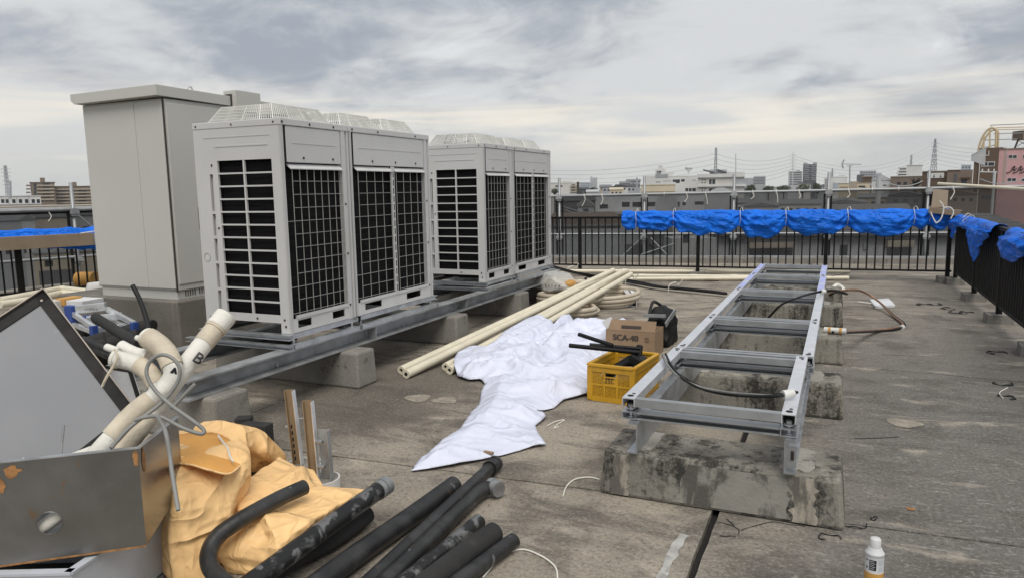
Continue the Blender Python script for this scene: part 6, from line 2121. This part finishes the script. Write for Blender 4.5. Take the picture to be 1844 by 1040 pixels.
b = Bld('hall', 'tan windowless hall in front of the white school', 1154, 1216, 333.5, 75, 14, 'w_cream')
b.roof('w_cream', .8, 1)
b.rect(1154, 344.5, 1216, 345.5, 'w_tan', 'trim', .6)
# white school complex
b = Bld('school_building', 'left wing of the large white concrete school with a stair tower', 1159, 1258, 318, 125, 22, 'w_white')
b.roof('w_white', .3, .6)
b.rect(1159, 316, 1178, 319, 'w_white', 'parapet', -2, 10)
b.rect(1179.5, 305, 1198.5, 318.5, 'w_white', 'stair_tower', -4, 24)
b.rect(1185.5, 298, 1193, 306, 'w_offwhite', 'turret', -8, 18)
b.rect(1198.5, 311, 1214, 318.5, 'w_white', 'penthouse', -3, 20)
b.rect(1183, 308.2, 1185.5, 310, 'glass', 'window', -3.5, -4.2); b.rect(1186.5, 308, 1190.5, 310, 'glass', 'window', -3.5, -4.2)
b.rect(1180, 314, 1203, 320, 'w_steel', 'roof_plant', 0.6, 8)
b.rect(1182, 327, 1184.5, 329, 'glass'); b.rect(1186.5, 327, 1189, 329, 'glass')
b.rect(1194, 325.5, 1209, 327, 'w_grey', 'louvre')
b.rect(1211.5, 323.5, 1224.5, 328, 'glass'); b.rect(1226.5, 323, 1233, 327.5, 'glass'); b.rect(1217, 327.5, 1224, 330, 'glass')
b.rect(1247, 324, 1253, 326, 'w_grey', 'louvre')
b = Bld('school_building', 'right wing of the white concrete school with overhanging roof slab', 1257, 1341, 319, 115, 26, 'w_offwhite')
b.rect(1255, 313, 1341, 319.5, 'w_white', 'roof_slab', 3, 40)
b.rect(1252, 332.5, 1344, 336.2, 'w_white', 'canopy', 4)
b.rect(1324, 321, 1341, 333, 'w_grey', 'side_wall', .5)
for x in (1263.5, 1268.5):
    for y in (323, 328, 338.5, 343):
        b.rect(x, y, x + 2.5, y + 2.4, 'glass')
b.rect(1277, 323, 1288, 332, 'glass'); b.rect(1277, 339.5, 1288, 345, 'glass')
b.rect(1281.5, 323, 1282.5, 332, 'w_white', 'mullion', .6)
b.rect(1234, 339, 1253, 345, 'glass')
for x in (1240, 1246):
    b.rect(x - .5, 339, x + .5, 345, 'w_white', 'mullion', .6)
b.rect(1278, 305.5, 1309, 313.5, 'w_palegrey', 'roof_house', -6, 20)
b.rect(1310, 310, 1341, 313.5, 'w_palegrey', 'parapet', -3, 14)
u_ = 115 / FPX
for (xa, ya, xb, yb) in ((1266, 307, 1290, 312.5), (1290, 306, 1309, 312)):
    p, q = b.p(xa, ya), b.p(xb, yb)
    M().extr([p, q, q + b.n * 5, p + b.n * 5], (0, 0, .18)).obj('solar_panel', 'w_dark', b.t)
# goblet water tank
wt = thing('water_tank', 'goblet shaped white water tank on the school roof', 'water tank', at(1240, 313, 128))
u_ = 128 / FPX
o_ = at(1240, 313, 128)
M().lathe([(1.2 * u_, 0), (1.2 * u_, 3 * u_), (2 * u_, 4 * u_), (6 * u_, 7.5 * u_), (6.3 * u_, 9 * u_)], o_, 20).obj('bowl', 'w_white', wt, smooth=True)
M().lathe([(6.4 * u_, 9 * u_), (6.4 * u_, 10 * u_)], o_, 20).obj('band', 'w_dark', wt)
M().lathe([(6.3 * u_, 10 * u_), (6.2 * u_, 12 * u_), (3.5 * u_, 12.8 * u_), (.1, 13 * u_)], o_, 20).obj('lid', 'w_white', wt, smooth=True)
lattice_tower('radio_mast', 'lattice radio mast rising over the white school', 1289.5, 266, 314, 112, 2.6, 4.2, ((.9, 2.5), (.75, 2.3), (.55, 2.6)))
tag(M().tube([at(1325, 312, 112), at(1325, 277, 112)], [.09, .06], 8).obj('mast', 'w_palegrey'), 'thin white pole right of the radio mast', 'mast', 'masts and pylons')
tag(M().lathe([(.0, 0), (.35, .05), (.6, .22), (.62, .24)], at(1200, 371, 40), 18, (EYE - at(1200, 371, 40)).normalized()).obj('satellite_dish', 'w_palegrey', smooth=True), 'grey satellite dish behind the netting left of the tarp crest', 'dish')
tag(M().lathe([(.0, 0), (.5, .05), (.85, .3), (.88, .33)], at(1297, 367, 40), 18, (EYE - at(1297, 367, 40)).normalized()).obj('satellite_dish', 'w_palegrey', smooth=True), 'pale satellite dish behind the netting above the tarp crest', 'dish')
# centre right
b = Bld('office_block', 'dark grey distant block right of the white school', 1340, 1378, 321, 330, 30, 'w_grey')
b.grid(1356, 1378, 319, 332, 1, 5, .95, .4, 'w_dark', 'window_band', .2)
b = Bld('office_block', 'light grey distant block stepping above its darker neighbour', 1357, 1379, 317, 345, 25, 'w_palegrey')
b.grid(1358, 1378, 318, 330, 1, 5, .95, .35, 'w_grey', 'window_band', .2)
b = Bld('apartment_block', 'white balconied apartment block left of the dark tower', 1420, 1445, 308.5, 380, 25, 'w_palegrey')
for j in range(6):
    y = 310 + j * 4.2
    b.rect(1422, y, 1426, y + 1.9, 'w_dark', 'window', .2)
    b.rect(1428.5, y, 1443.5, y + 1.9, 'w_dark', 'window', .2)
b.rect(1434, 306, 1441, 309, 'w_palegrey', 'penthouse', -2, 8)
b = Bld('tower_block', 'dark grey twin topped apartment tower on the skyline', 1446.5, 1471, 296, 400, 28, 'w_dark')
b.rect(1446.5, 293.3, 1454, 297, 'w_grey', 'penthouse', -.5, 10); b.rect(1463.5, 292.8, 1471, 297, 'w_grey', 'penthouse', -.5, 10)
for j in range(8):
    y = 298.5 + j * 3.6
    b.rect(1448, y, 1457, y + 1.2, 'w_grey', 'balcony', 1)
    b.rect(1461, y, 1469.5, y + 1.2, 'w_grey', 'balcony', 1)
    b.rect(1458.4, y, 1459.8, y + 1.8, 'w_roofdark', 'window', .3)
mp = thing('pylon', 'slim white monopole pylon with curved arms left of the dark tower', 'pylon', V((at(1428, 330, 330).x, at(1428, 330, 330).y, GZ)), 'masts and pylons')
tpp, bpp = at(1428, 274, 330), at(1427.5, 331, 330)
u_ = 330 / FPX
M().tube([bpp, tpp], [1.1 * u_, .5 * u_], 10).obj('pole', 'w_palegrey', mp, smooth=True)
for f in (.92, .82, .73, .62, .53, .44):
    p = bpp.lerp(tpp, f)
    M().tube(smooth_path([p - r0 * 5.2 * u_ - V((0, 0, 1.2 * u_)), p - r0 * 3 * u_, p, p + r0 * 3 * u_, p + r0 * 5.2 * u_ - V((0, 0, 1.2 * u_))], 4), .32 * u_, 6).obj('cross_arm', 'w_palegrey', mp)
for i, (px, yt, w_, lab) in enumerate(((1353, 331, 22, 'dark green tree right of the white school'), (1384, 333, 26, 'dark green tree below the grey blocks'), (1412, 332, 30, 'broad dark tree left of the monopole pylon foot'), (1446, 330, 30, 'dark tree below the white apartment block'), (1472, 327, 20, 'dark tree at the foot of the dark tower'))):
    tree(lab, px, yt, 350, 150 + 8 * i, w_, 20 + i, n=1100)
b = Bld('apartment_block', 'white block with curved balconies right of the dark tower', 1486, 1526, 319.5, 160, 20, 'w_white')
b.rect(1485, 319, 1494, 348, 'w_offwhite', 'stair_bay', 3)
for y in (322, 327, 332, 337):
    b.rect(1483.5, y, 1493, y + 2.0, 'w_palegrey', 'balcony', 4.5)
b.roof('w_white', .4, .6)
b.rect(1510, 316.5, 1522, 317.5, 'w_steel', 'roof_rail', .5)
b.rect(1500, 329.5, 1513, 345, 'w_bluegrey', 'stair_glazing', .6)
ant = thing('tv_antenna', 'rooftop parabola antenna on a thin mast against the sky', 'antenna', at(1530, 330, 55))
M().tube([at(1530, 330, 55), at(1530.5, 299, 55)], .05, 8).obj('mast', 'w_steel', ant)
M().bar(at(1519, 295.5, 55), at(1551, 296.5, 55), .05, .05).obj('boom', 'w_steel', ant)
M().tube(smooth_path([at(1520, 288, 55), at(1516.8, 295.5, 55), at(1518.6, 303.5, 55)], 6), .055, 8).obj('reflector', 'w_steel', ant)
M().bar(at(1525, 298.5, 55), at(1536, 298.5, 55), .04, .04).obj('stay', 'w_steel', ant)
b = Bld('house', 'cream flat roofed house below the antenna', 1510, 1529, 331, 60, 8, 'w_cream', group='houses of the town')
b.roof('w_tan', .6, .8); b.rect(1513, 336, 1528, 337, 'w_tan', 'balcony', 1)
b = Bld('house', 'second cream house right of the antenna mast', 1544, 1567, 330, 62, 8, 'w_cream', group='houses of the town')
b.roof('w_tan', .6, .8); b.rect(1546, 334.5, 1558, 337.5, 'glass'); b.rect(1552, 336.5, 1559, 337.5, 'w_dark', 'balcony', 1)
b = Bld('house', 'tan flat building between the two cream houses', 1529, 1546, 327, 80, 8, 'w_tan', group='houses of the town')
b = Bld('apartment_block', 'grey distant apartment block above the red brown house', 1548, 1578, 308, 330, 25, 'w_grey')
b.grid(1549, 1577, 309, 328, 6, 5, .6, .5, 'glasslight')
b = Bld('apartment_block', 'darker grey block left of the grey apartment block', 1543, 1556, 315, 300, 20, 'w_dark')
b = Bld('apartment_block', 'pale grey block right of the grey apartments', 1570, 1588, 312.5, 350, 25, 'w_bluegrey')
b = Bld('house', 'red brown house with dark eaves left of the white condominium', 1553, 1570, 320, 120, 10, 'w_brown', group='houses of the town')
b.gable('w_brown', 2.5, 1)
b = Bld('house', 'white gabled house right of the red brown house', 1570, 1606, 325, 95, 10, 'w_white', group='houses of the town')
b.hip_end('w_palegrey', 9, 1)
b.rect(1576, 330, 1581, 334, 'glass'); b.rect(1590, 330, 1596, 335, 'glass')
b = Bld('apartment_block', 'white condominium with stepped balconies on the skyline', 1633, 1661, 298, 190, 25, 'w_white')
b.roof('w_white', .8, .8)
for j in range(4):
    y = 301 + j * 5
    b.rect(1611 + (4 - j) * 1.5, y, 1633, y + 2.6, 'w_white', 'balcony', 3, 12)
    b.rect(1614 + (4 - j) * 1.5, y + 2.6, 1632, y + 5, 'w_grey', 'recess', -1, 8)
b = Bld('house', 'brown tiled flat house below the white condominium', 1604, 1662, 318, 85, 12, 'w_brick', group='houses of the town')
b.roof('w_offwhite', 1, 1)
b.rect(1615, 328, 1622, 333, 'glass'); b.rect(1627, 328, 1633, 333, 'glass')
tree('bare scrubby tree before the brown tiled house', 1650, 319, 337, 70, 22, 40, True)
b = Bld('shop_building', 'dark brown building with a white sign board right of the condominium', 1661, 1708, 308.5, 70, 12, 'w_brown')
b.rect(1669.5, 311.5, 1700, 321, 'w_white', 'sign_board', 1)
b.rect(1682.5, 314, 1683.5, 320, 'w_palegrey', 'sign_joint', 1.4)
for x in (1682, 1694):
    b.rect(x - 1.4, 317.5, x + 1.4, 319.5, 'w_dark', 'sign_mark', 1.4); b.rect(x - .6, 314.5, x + .6, 317, 'w_dark', 'sign_mark', 1.4)
b.rect(1661, 308, 1708, 310, 'w_brick', 'fascia', 1.5)
b = Bld('shop_building', 'brown brick building with a dark arched opening', 1706, 1752, 306.5, 66, 12, 'w_brick')
b.rect(1717, 313, 1723, 340, 'w_dark', 'opening', .4)
b.rect(1706, 306, 1730, 307.5, 'w_brown', 'fascia', 1)
b.rect(1730, 319, 1748, 322, 'w_brown', 'eaves', 2)
b.rect(1731, 323, 1741, 330, 'glass')
b = Bld('apartment_block', 'grey apartment block squeezed against the brown and pink building', 1731, 1749, 297, 150, 15, 'w_bluegrey')
b.grid(1732, 1748, 299, 314, 3, 3, .55, .55, 'glasslight')
lattice_tower('pylon', 'tall lattice power pylon left of the brown and pink building', 1684.5, 250, 330, 420, 1.6, 10, ((.90, 7), (.82, 7), (.74, 7), (.62, 7), (.52, 7), (.42, 6.5)))
lattice_tower('pylon', 'small distant lattice pylon above the white condominium', 1641.5, 279, 330, 900, 1.4, 4.5, ((.62, 9), (.46, 9)))
lattice_tower('pylon', 'tiny distant lattice pylon right of the dark tower', 1499, 303, 330, 900, .8, 3, ((.8, 4), (.6, 4)))
# brown and pink building
pk = Bld('commercial_building', 'brown and pink building with a yellow arch frame on its roof', 1800, 1990, 266, 48, 16, 'w_pink', None)
pk.rect(1750, 281, 1759, 420, 'w_brown', 'side_wall', -1.0, 60)
pk.rect(1758.5, 266.5, 1800.5, 420, 'w_brown', 'side_wall', .0, 60)
pk.rect(1799.5, 264.5, 1990, 266.5, 'w_brick', 'coping', 1, 60)
a_, b_ = pk.p(1749, 281.5), pk.p(1776, 266.5)
M().extr([a_ - pk.n * .05, b_ - pk.n * .05, b_ + pk.n * 4, a_ + pk.n * 4], (0, 0, .10)).extr([a_ - pk.n * .03, b_ - pk.n * .03, b_ - pk.n * .03 + V((0, 0, -1.2)), a_ - pk.n * .03 + V((0, 0, -.3))], pk.n * .3).obj('sloping_roof', 'w_palegrey', pk.t)
for (x0, y0, x1, y1) in ((1767, 291.5, 1791.5, 300), ):
    pk.rect(x0, y0, x1, y1, 'w_white', 'window_frame', .5); pk.rect(x0 + 1, y0 + 1, x1 - 13, y1 - 1.3, 'glass', 'window', .7); pk.rect(x0 + 12.8, y0 + 1, x1 - 1, y1 - 1.3, 'glass', 'window', .7)
for (x0, y0, x1, y1) in ((1816, 279, 1831.5, 286), (1842, 279, 1858, 286), (1814, 320.5, 1830, 327.5), (1840, 320.5, 1856, 327.5), (1868, 279, 1884, 286), (1868, 320.5, 1884, 327.5)):
    pk.rect(x0, y0, x1, y1, 'w_white', 'window_frame', .4); pk.rect(x0 + .6, y0 + .6, x0 + 7.3, y1 - 1.2, 'glass', 'window', .6); pk.rect(x0 + 8.3, y0 + .6, x1 - .6, y1 - 1.2, 'glass', 'window', .6)
pk.rect(1767, 352, 1785, 358, 'glass', 'window', .4)
pk.rect(1760.5, 281, 1762, 400, 'w_offwhite', 'downpipe', 1); pk.rect(1762, 279.5, 1781.5, 281, 'w_offwhite', 'downpipe', 1); pk.rect(1780, 272, 1781.5, 280, 'w_offwhite', 'downpipe', 1)
pk.rect(1811.5, 266, 1812.6, 332, 'w_palegrey', 'downpipe', .8)
pk.rect(1806.5, 266, 1809.5, 332, 'w_tan', 'cable_duct', .4)
# painted black curls on the pink wall
for (x0, y0) in ((1824, 300), (1836, 300), (1848, 300)):
    cu_ = [(x0 - 12, y0 + 12), (x0 - 4, y0 + 9), (x0 - 1, y0 + 3), (x0 + 3, y0 - .5), (x0 + 3.5, y0 + 2), (x0 + .5, y0 + 5), (x0 + 2, y0 + 7.5), (x0 + 5, y0 + 5), (x0 + 7, y0 + 3)]
    M().tube(smooth_path([pk.p(x, y, .03) for x, y in cu_], 5), .026, 6).obj('painted_curl', 'ink', pk.t)
    M().lathe([(.055, 0), (.055, .03)], pk.p(x0 + 3, y0 + 6.5, .02), 10, -pk.n).obj('painted_curl', 'ink', pk.t)
# yellow arch frame
ar = thing('arch_frame', 'yellow steel arch frame on the roof of the pink building', 'frame', V((pk.p(1760, 275).x, pk.p(1760, 275).y, pk.p(1760, 270).z)))
ap = [(1758.5, 276), (1759, 268), (1761, 259), (1765, 248), (1770, 239), (1776, 232), (1783, 228.5), (1788, 229.5), (1791.5, 234), (1791, 250), (1790.5, 266)]
for dz in (0, 2.4):
    M().tube(smooth_path([pk.p(x, y) + pk.n * (1.5 + dz) for x, y in ap], 4), .075, 6).obj('arch_tube', 'w_yellow', ar)
for (x, y0, y1) in ((1768.5, 244, 268), (1779.5, 231, 267), (1790.5, 234, 266)):
    M().bar(pk.p(x, y0) + pk.n * 1.5, pk.p(x, y1) + pk.n * 1.5, .10, .10).obj('arch_post', 'w_yellow', ar)
for (x0, y0, x1, y1, m) in ((1781, 223, 1900, 218, 'w_steel'), (1790, 228, 1900, 224, 'w_yellow'), (1788, 231.5, 1900, 229, 'w_yellow'), (1786, 239, 1900, 235, 'w_steel'), (1770, 250.5, 1830, 248.5, 'w_steel'), (1762, 267, 1790, 259, 'w_yellow')):
    M().bar(pk.p(x0, y0) + pk.n * 1.8, pk.p(x1, y1) + pk.n * 1.8, .055, .055).obj('roof_rail', m, ar)
M().bar(pk.p(1781, 223) + pk.n * 1.8, pk.p(1781, 231) + pk.n * 1.8, .05, .05).obj('roof_rail', 'w_steel', ar)
wt = thing('roof_tank', 'brown water tank on a braced stand at the right edge', 'water tank', pk.p(1842, 265) + pk.n * 2)
o_ = pk.p(1845, 249) + pk.n * 2.5
M().box(o_ + V((0, 0, .30)), (1.15, 1.1, .62), Matrix.Rotation(yaw, 3, 'Z')).obj('tank', 'w_brick', wt)
for (x0, x1) in ((1831, 1824), (1850, 1850)):
    for dn in (1.9, 3.1):
        M().bar(pk.p(x0, 249) + pk.n * dn, pk.p(x1, 266) + pk.n * dn, .06, .06).obj('stand_leg', 'w_branch', wt)
M().bar(pk.p(1829, 262) + pk.n * 1.9, pk.p(1850, 250) + pk.n * 1.9, .04, .04).bar(pk.p(1830, 250) + pk.n * 1.9, pk.p(1850, 262) + pk.n * 1.9, .04, .04).obj('stand_brace', 'w_branch', wt)
# --- close buildings seen through the netting
b = Bld('workshop', 'long pale flat workshop with a window row just behind the netting', 1071, 1312, 352, 42, 12, 'w_wall', group='houses close below the roof')
b.roof('w_wall', .5, 1)
b.rect(1071, 379, 1312, 384, 'w_palegrey', 'lower_roof', 30)
for (x0, x1, y0, y1) in ((1080, 1095, 368, 376), (1120, 1134, 364, 373), (1139, 1155, 364, 373), (1165, 1187, 364, 372), (1190, 1224, 364, 373), (1229, 1235, 364, 370), (1251, 1268, 363, 369), (1280, 1290, 360, 366)):
    b.rect(x0, y0, x1, y1, 'glass')
b = Bld('house', 'dark tiled house low at the left behind the netting', 1000, 1072, 362, 38, 8, 'w_roofdark', group='houses close below the roof')
b.gable('w_roofdark', 10, 2)
b.grid(1005, 1068, 372, 384, 4, 1, .5, .6)
b = Bld('house', 'grey gabled house between the dark house and the workshop', 1040, 1070, 372, 32, 7, 'w_grey', group='houses close below the roof')
b.hip_end('w_roofgrey', 12, 2)
b.rect(1050, 376, 1060, 384, 'glass')
b = Bld('house', 'brown boarded house seen between the balusters at the left', 985, 1118, 392, 25, 6, 'w_brown', group='houses close below the roof')
b.rect(985, 404, 1118, 407, 'w_roofgrey', 'eaves', 6)
b.rect(1000, 415, 1030, 440, 'w_dark', 'window', .5); b.rect(1060, 430, 1100, 452, 'w_dark', 'window', .5)
b.rect(988, 412, 1118, 480, 'w_grey', 'lower_wall', 3)
for i, (x0, x1, yt, dep, m, rm, lab) in enumerate(((1305, 1360, 366, 44, 'w_wall', 'w_roofgrey', 'grey roofed house behind the netting right of the workshop'), (1340, 1402, 372, 38, 'w_wall', 'w_roofgrey', 'grey metal roofed house in the middle behind the netting'), (1398, 1478, 368, 44, 'w_offwhite', 'w_roofgrey', 'pale house with metal roof behind the netting'), (1484, 1560, 366, 46, 'w_tan', 'w_roofgrey', 'tan house behind the netting right of the fourth upright'), (1545, 1600, 356, 55, 'w_tan', 'w_roofgrey', 'cream walled house behind the netting below the cream houses'), (1600, 1662, 352, 50, 'w_dark', 'w_roofdark', 'dark cluttered house behind the netting near the corner'), (1480, 1640, 378, 32, 'w_grey', 'w_roofgrey', 'broad grey tiled house roof just above the right tarp'), (1680, 1760, 350, 46, 'w_brick', 'w_brown', 'brown house behind the corner board'))):
    b = Bld('house', lab, x0, x1, yt, dep, 8, m, group='houses close below the roof')
    (b.gable if i % 2 == 0 else b.hip_end)(rm, 6, 2)
    b.grid(x0 + 4, x1 - 4, yt + 4, yt + 16, max(2, int((x1 - x0) / 16)), 1, .45, .5)
b = Bld('rendered_house', 'grey rendered house with tiled eaves seen through the far balusters', 1210, 1900, 424, 23.5, 7, 'w_wall', group='houses close below the roof')
u_ = b.px
for k_ in range(36):
    x = 1290 + k_ * 17
    pass
tl_ = M()
for k_ in range(70):
    x = 1296 + k_ * 8.6
    p = b.p(x, 424, 12 * u_)
    q = b.p(x, 424) + b.n * 3.2 + V((0, 0, .55))
    tl_.tube([p, q], .085, 8)
    for j in range(6):
        tl_.tube([p.lerp(q, j / 6), p.lerp(q, j / 6 + .03)], .105, 8)
tl_.obj('roof_tiles', 'w_roofgrey', b.t)
M().extr([b.p(1292, 424, 13 * u_), b.p(1900, 424, 13 * u_), b.p(1900, 424) + b.n * 3.3 + V((0, 0, .50)), b.p(1292, 424) + b.n * 3.3 + V((0, 0, .50))], (0, 0, .05)).obj('roof', 'w_roofgrey', b.t)
b.rect(1347, 436, 1428, 446, 'w_tan', 'awning', 10); b.rect(1349, 446, 1427, 472, 'glass', 'window', .6)
b.rect(1594, 432, 1642, 444, 'w_tan', 'awning', 10); b.rect(1597, 445, 1641, 463, 'glass', 'window', .6)
b.rect(1512, 441, 1526, 463, 'glass', 'window', .6); b.rect(1230, 408, 1241, 437, 'glass', 'window', .6)
b.rect(1554, 439, 1563, 449, 'w_grey', 'meter_box', 3)
for x in (1218, 1226, 1243, 1251, 1258, 1266, 1274, 1282, 1290, 1300, 1340, 1437, 1500, 1580, 1660):
    b.rect(x, 424, x + .8, 500, 'w_palegrey', 'wall_rib', .8)
b2 = Bld('rendered_house', 'ribbed grey wall left of the rendered house behind the balusters', 1212, 1298, 398, 24.5, 5, 'w_wall', group='houses close below the roof')
for k_ in range(11):
    b2.rect(1215 + k_ * 7.5, 398, 1215.8 + k_ * 7.5, 480, 'w_palegrey', 'wall_rib', .8)
b2.rect(1230, 408, 1241, 437, 'glass', 'window', .6)
b3 = Bld('store_shed', 'dark shed with round opening seen through the balusters by the brace', 1118, 1214, 405, 25, 5, 'w_grey', group='houses close below the roof')
M().lathe([(.45, 0), (.45, .1)], b3.p(1190, 425, .02), 20, -b3.n).obj('round_vent', 'w_dark', b3.t)
b3.rect(1125, 440, 1180, 470, 'w_dark', 'shutter', .4)
# wide belt of roofs filling the far ground
rnd = random.Random(31)
belt = [(-100, 1000, 0), (990, 1900, 1)]
CN = {'w_palegrey': 'pale grey', 'w_offwhite': 'off-white', 'w_grey': 'grey', 'w_tan': 'tan', 'w_white': 'white', 'w_brick': 'brown'}
RN = {'w_roofgrey': 'grey', 'w_roofdark': 'dark', 'w_tan': 'tan'}
ORD = 'first second third fourth fifth sixth seventh eighth ninth tenth eleventh twelfth thirteenth fourteenth fifteenth sixteenth seventeenth eighteenth nineteenth twentieth twenty-first twenty-second twenty-third twenty-fourth twenty-fifth twenty-sixth twenty-seventh twenty-eighth twenty-ninth thirtieth'.split()
spots = sorted(rnd.uniform(985, 1830) for _ in range(30))
for i, px in enumerate(spots):
    dep = rnd.uniform(140, 420)
    wpx = rnd.uniform(900, 2200) / dep * 2.2
    yh = 358 - .0172 * px
    yt = yh + rnd.uniform(-3.5, 6) * (150 / dep) ** .3
    mm = rnd.choice(list(CN))
    rm = rnd.choice(['w_roofgrey', 'w_roofdark', 'w_roofgrey', 'w_tan'])
    b = Bld('far_house', 'small distant %s house with %s roof, %s from the left along the skyline' % (CN[mm], RN[rm], ORD[i]), px, px + wpx, yt, dep, rnd.uniform(7, 12), mm, cat='house', group='small distant houses along the skyline')
    (b.gable if rnd.random() < .7 else b.hip_end)(rm, rnd.uniform(2, 4), 1)
    if wpx > 9:
        b.grid(px + 1, px + wpx - 1, yt + 1, yt + 6, 2, 1, .5, .6)
# power lines
def wirel(label, pts, dep, sag, r):
    P = [at(x, y, dd) for (x, y), dd in zip(pts, dep)]
    out = []
    for i in range(len(P) - 1):
        for k_ in range(14):
            f = k_ / 14
            q = P[i].lerp(P[i + 1], f)
            q = q - V((0, 0, sag * 4 * f * (1 - f)))
            out.append(q)
    out.append(P[-1])
    return tag(M().tube(out, r, 5).obj('power_line', 'w_steel'), label, 'power line', 'power lines across the sky')
lw = ('uppermost', 'second', 'third', 'fourth', 'fifth', 'lowest')
for k_ in range(6):
    wirel(lw[k_] + ' of the power lines sagging left from the radio mast area to the monopole pylon', [(960, 306 + k_ * 7), (1289, 277 + k_ * 9), (1428, 280 + k_ * 6.0)], [330, 335, 330], 3.0, .06)
    wirel(lw[k_] + ' of the power lines between the monopole pylon and the tall lattice pylon', [(1428, 280 + k_ * 6.0), (1684, 258 + k_ * 7.2)], [330, 420], 9.0, .06)
    wirel(lw[k_] + ' of the power lines running right from the tall lattice pylon', [(1684, 258 + k_ * 7.2), (1900, 254 + k_ * 8)], [420, 380], 4.0, .07)
for (p, q, lab) in (((1765, 322), (1850, 318), 'black service cable crossing before the pink wall'), ((1000, 372), (1150, 388), 'black service cable behind the left part of the netting'), ((1000, 366), (1130, 380), 'upper service cable behind the left part of the netting'), ((1585, 322), (1662, 326), 'dark service cable left of the brown sign building')):
    wirel(lab, [p, q], [30, 30], .25, .018)
up_ = thing('utility_pole', 'concrete utility pole behind the netting near the corner board', 'pole', V((at(1583, 330, 45).x, at(1583, 330, 45).y, GZ)), 'masts and pylons')
tpz = at(1583, 317, 45)
M().tube([V((tpz.x, tpz.y, GZ)), tpz], .15, 10).obj('pole', 'w_palegrey', up_)
M().bar(tpz + r0 * -.6 + V((0, 0, -.5)), tpz + r0 * .6 + V((0, 0, -.5)), .08, .08).obj('cross_arm', 'w_palegrey', up_)
up_ = thing('utility_pole', 'grey utility pole with insulator arm before the brown and pink building', 'pole', V((at(1791, 330, 40).x, at(1791, 330, 40).y, GZ)), 'masts and pylons')
tpz = at(1791, 311, 40)
M().tube([V((tpz.x, tpz.y, GZ)), tpz], .07, 10).obj('pole', 'w_palegrey', up_)
M().bar(at(1764, 309.5, 40), at(1795, 310, 40), .06, .06).obj('cross_arm', 'w_palegrey', up_)
for x in (1769, 1780, 1790):
    M().tube([at(x, 309, 40), at(x, 304.5, 40)], .035, 8).obj('insulator', 'w_offwhite', up_)

# ------------------------------------------------------------------ air
hm_ = bpy.data.materials.new('haze_air')
hm_.use_nodes = True
hm_.node_tree.nodes.clear()
g = NG(hm_.node_tree)
pv = g.n('ShaderNodeVolumePrincipled')
pv.inputs['Color'].default_value = (.95, .97, 1.0, 1)
pv.inputs['Density'].default_value = .00020
pv.inputs['Anisotropy'].default_value = .2
mo_ = g.n('ShaderNodeOutputMaterial')
g.put(mo_.inputs['Volume'], pv.outputs[0])
hz_o = M().bx(-1400, 1400, -300, 1400, -12.6, 70).obj('haze', hm_)
tag(hz_o, 'thin pale haze over the town', None, kind='stuff')
